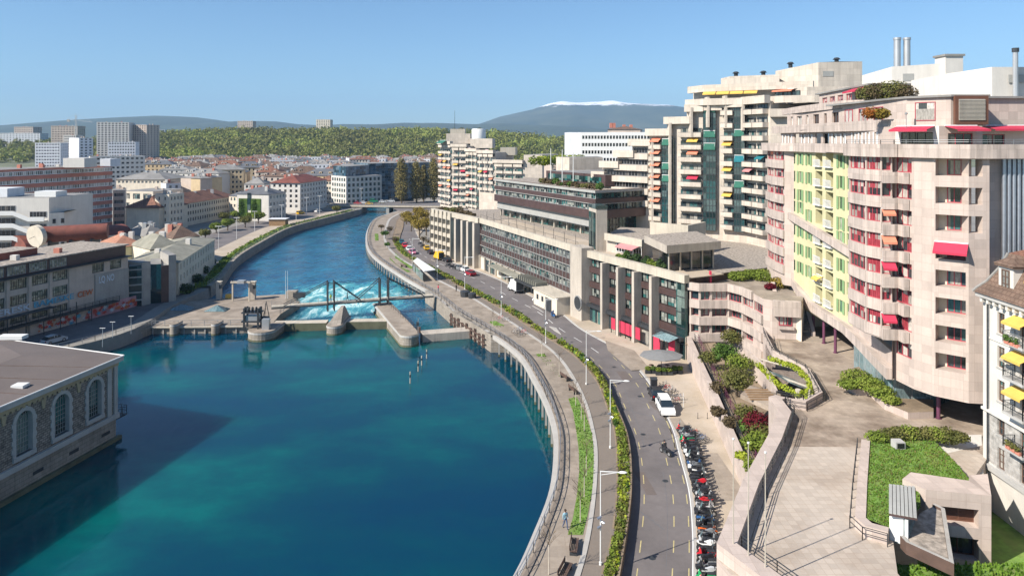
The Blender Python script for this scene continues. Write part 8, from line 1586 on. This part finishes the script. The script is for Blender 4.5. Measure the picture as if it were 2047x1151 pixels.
# ---------------- left quay: street, grass bank, lamps, cars
mb = MB(); yl = [y for y in range(176, 372, 4)]; mb.sheet([[(lx(y) - 11, y, -.02), (lx(y) - 4.2, y, -.02), (lx(y) - 4.2, y, .02)] for y in yl], 'sand_pave'); mb.sheet([[(lx(y) - .9, y, .25), (lx(y) + .36, y, .25), (lx(y) + .36, y, -2.5)] for y in yl], 'stone_old'); structure('quay_walk', mb)
mb = MB(); mb.sheet([[(lx(y) - 4.2, y, .03), (lx(y) - .9, y, .06)] for y in yl], 'grass'); structure('grass_bank', mb)
mb = MB(); mb.sheet([[(lx(y) - 26, y, -.03), (lx(y) - 11, y, -.03)] for y in yl if y > 225], 'asphalt'); mb.sheet([[(max(-104, fu_.p((y - 103) / 52 * LF, 0)[0] + .5), y, -.26), (lx(y) - 3.0, y, -.26)] for y in range(103, 176, 4)], 'asphalt'); structure('quay_street', mb)
m_ = MB(); rail(m_, [(lx(y) - .4, y, .25) for y in yl], 1.0, 3, .05, 'rail_metal', 2); solo('quay_railing', m_, 'grey railing on the far left quay above the grass bank', 'railing'); m_ = MB(); rail(m_, [(lx(y) - .5, y, -.3) for y in range(110, 139, 4)], 1.0, 2, .04, 'rail_metal', 2); solo('quay_railing', m_, 'grey railing on the quay in front of the factory', 'railing')
m_ = MB(); r_ = random.Random(12)
for _ in range(2600): y = r_.uniform(168, 366); x = lx(y) - r_.uniform(1, 4.1) + (0 if y > 176 else -1); blob(m_, (x, y, .3), (.3, .3, .3), 1, .38, 'leaf_spring' if r_.random() < .6 else 'leaf_green', r_)
tag(part('ground_cover', m_), 'low green plants on the left quay bank', kind='stuff')
LT = [(1, 410, 478, 8.5), (2, 432, 466, 9.5), (3, 455, 461, 12), (4, 490, 455, 12), (5, 516, 447, 12.5), (6, 470, 440, 10), (7, 447, 444, 10), (8, 530, 436, 9.5), (9, 502, 440, 9), (10, 673, 426, 9)]
for k, px, py, h in LT: x, y = P(px, py, 0); crown_tree('quay_tree', 'light spring tree on the left quay, ' + ORD[k - 1] + ' of the loose row', x, y, 0, h * .8, h * .27, 'leaf_olive' if k % 3 == 1 else 'leaf_spring', k, 1500, .3, 'tree', 'trees on the left quay', trunk=.16, dens=.1)
for k, (px, py) in enumerate(((283, 590), (298, 592), (312, 590), (328, 592), (372, 586), (392, 566), (404, 548), (418, 530))): x, y = P(px, py, -.3); shrub('hedge_bush', 'dark bush by the riverside houses, ' + ORD[k] + ' from the left', (x, y, .9), (2.2, 1.8, 1.3), 500, .25, 'leaf_dark', 300 + k, 'bush', 'dark bushes by the riverside houses')
for k, (px, py, top_) in enumerate(((803, 405, 318), (833, 400, 325), (868, 395, 318), (847, 402, 332))):
    y = 405 + k * 4; x = X(px, y); h = Z(top_, y); t = thing('poplar', ('broad', 'second', 'right hand', 'narrow')[k] + ' brownish columnar poplar behind the distant bridge', 'tree', (x, y, 0), 0, 'poplars behind the bridge'); tr = MB(); tr.tube((x, y, 0), (x, y, h * .8), .5, .15, 6, 'bark'); part('trunk', tr, t); cw = MB()
    for j in range(8): z = h * (.18 + .105 * j); rr_ = h * .2 * math.sin(math.pi * (.25 + .085 * j)) * (1.0 if k != 3 else .8); blob(cw, (x + rn.uniform(-.6, .6), y, z), (rr_, rr_, h * .13), 420, .42, 'leaf_poplar', rn, shell=.2)
    part('crown', cw, t)
for k, (px, py, h, rd_) in enumerate(((838, 478, 11, 4.2), (822, 462, 10, 3.8), (852, 470, 10, 4.0), (812, 448, 8, 3.0), (845, 452, 10, 4), (838, 438, 8, 3.5))): x, y = P(px, py, .1); crown_tree('yellow_tree', 'yellow flowering tree beside the far bend of the road, ' + ORD[k] + ' of the clump', x, y, .1, h, rd_, 'leaf_yellow', k + 3, 1300, .28, 'tree', 'yellow trees at the road bend', dens=.15)
for k, (px, py, h, mt) in enumerate(((770, 478, 4.5, 'leaf_green'), (762, 462, 4, 'leaf_brown'), (779, 470, 5, 'leaf_brown'), (790, 490, 4, 'leaf_brown'), (846, 492, 5, 'leaf_brown'), (860, 497, 5, 'leaf_brown'), (775, 497, 3, 'leaf_green'))): x, y = P(px, py, .1); crown_tree('small_tree', 'small ' + ('green' if mt == 'leaf_green' else 'bare brown') + ' tree on the promenade bend, ' + ORD[k] + ' of the group', x, y, .1, h, h * .4, mt, k + 40, 260 if mt == 'leaf_brown' else 800, .2, 'tree', 'small trees on the bend', dens=.1)
# lamps of the left bank with double arms
dl = None
for k, (px, py, h) in enumerate(((437, 500, 8), (473, 478, 8), (509, 462, 8), (538, 450, 8), (563, 446, 8), (592, 440, 8), (613, 432, 9), (639, 428, 9), (205, 690, 3.4), (262, 664, 3.4), (225, 672, 3.0), (722, 408, 9), (850, 404, 9), (860, 402, 9))):
    y = F * H / (py - HY); x = X(px, y); lab = 'white lamp post on the left bank, ' + ORD[k] + ' counted from the quay lawn'
    if dl is None:
        t = thing('street_lamp', lab, 'street lamp', (x, y, 0), 0, 'lamp posts of the left bank'); a = MB(); a.tube((0, 0, 0), (0, 0, 8), .08, .06, 8, 'lamp_white'); part('pole', a, t, local=True); a = MB(); a.bx(-1.1, 1.1, -.12, .12, 7.9, 8.05, 'lamp_white'); part('arm', a, t, local=True); dl = t; t.scale = (1, 1, h / 8)
    else: dup(dl, (x, y, -.3 if 7 < k < 11 else 0), 0, lab, scale=(.45 if 7 < k < 11 else 1, .7, h / 8))
QC = [(600, 428, 'yellow', 'van', 'yellow van parked on the left quay'), (636, 424, 'white', 'car', 'white car on the left quay near the tall lamp posts'), (655, 411, 'white', 'car', 'white car before the cream red roofed house'), (570, 433, 'grey', 'car', 'grey car on the left quay street'), (108, 682, 'silver', 'car', 'silver car in the shade at the foot of the factory')]
for px, py, c_, kd, lab in QC: x, y = P(px, py, 0); car(lab, x, y, 1.2, c_, kd, z=-.02 if py < 600 else -.25)
m_ = MB(); x, y = P(557, 449, .3); m_.bx(x - 3.5, x + 3.5, y - 2, y + 2, 0, 2.8, 'wood', 'roof_grey'); m_.bx(x - 4, x + 4, y - 2.5, y + 2.5, 2.8, 3.0, 'plaster_cool'); solo('kiosk', m_, 'small wooden kiosk with flat roof on the left quay', 'kiosk')
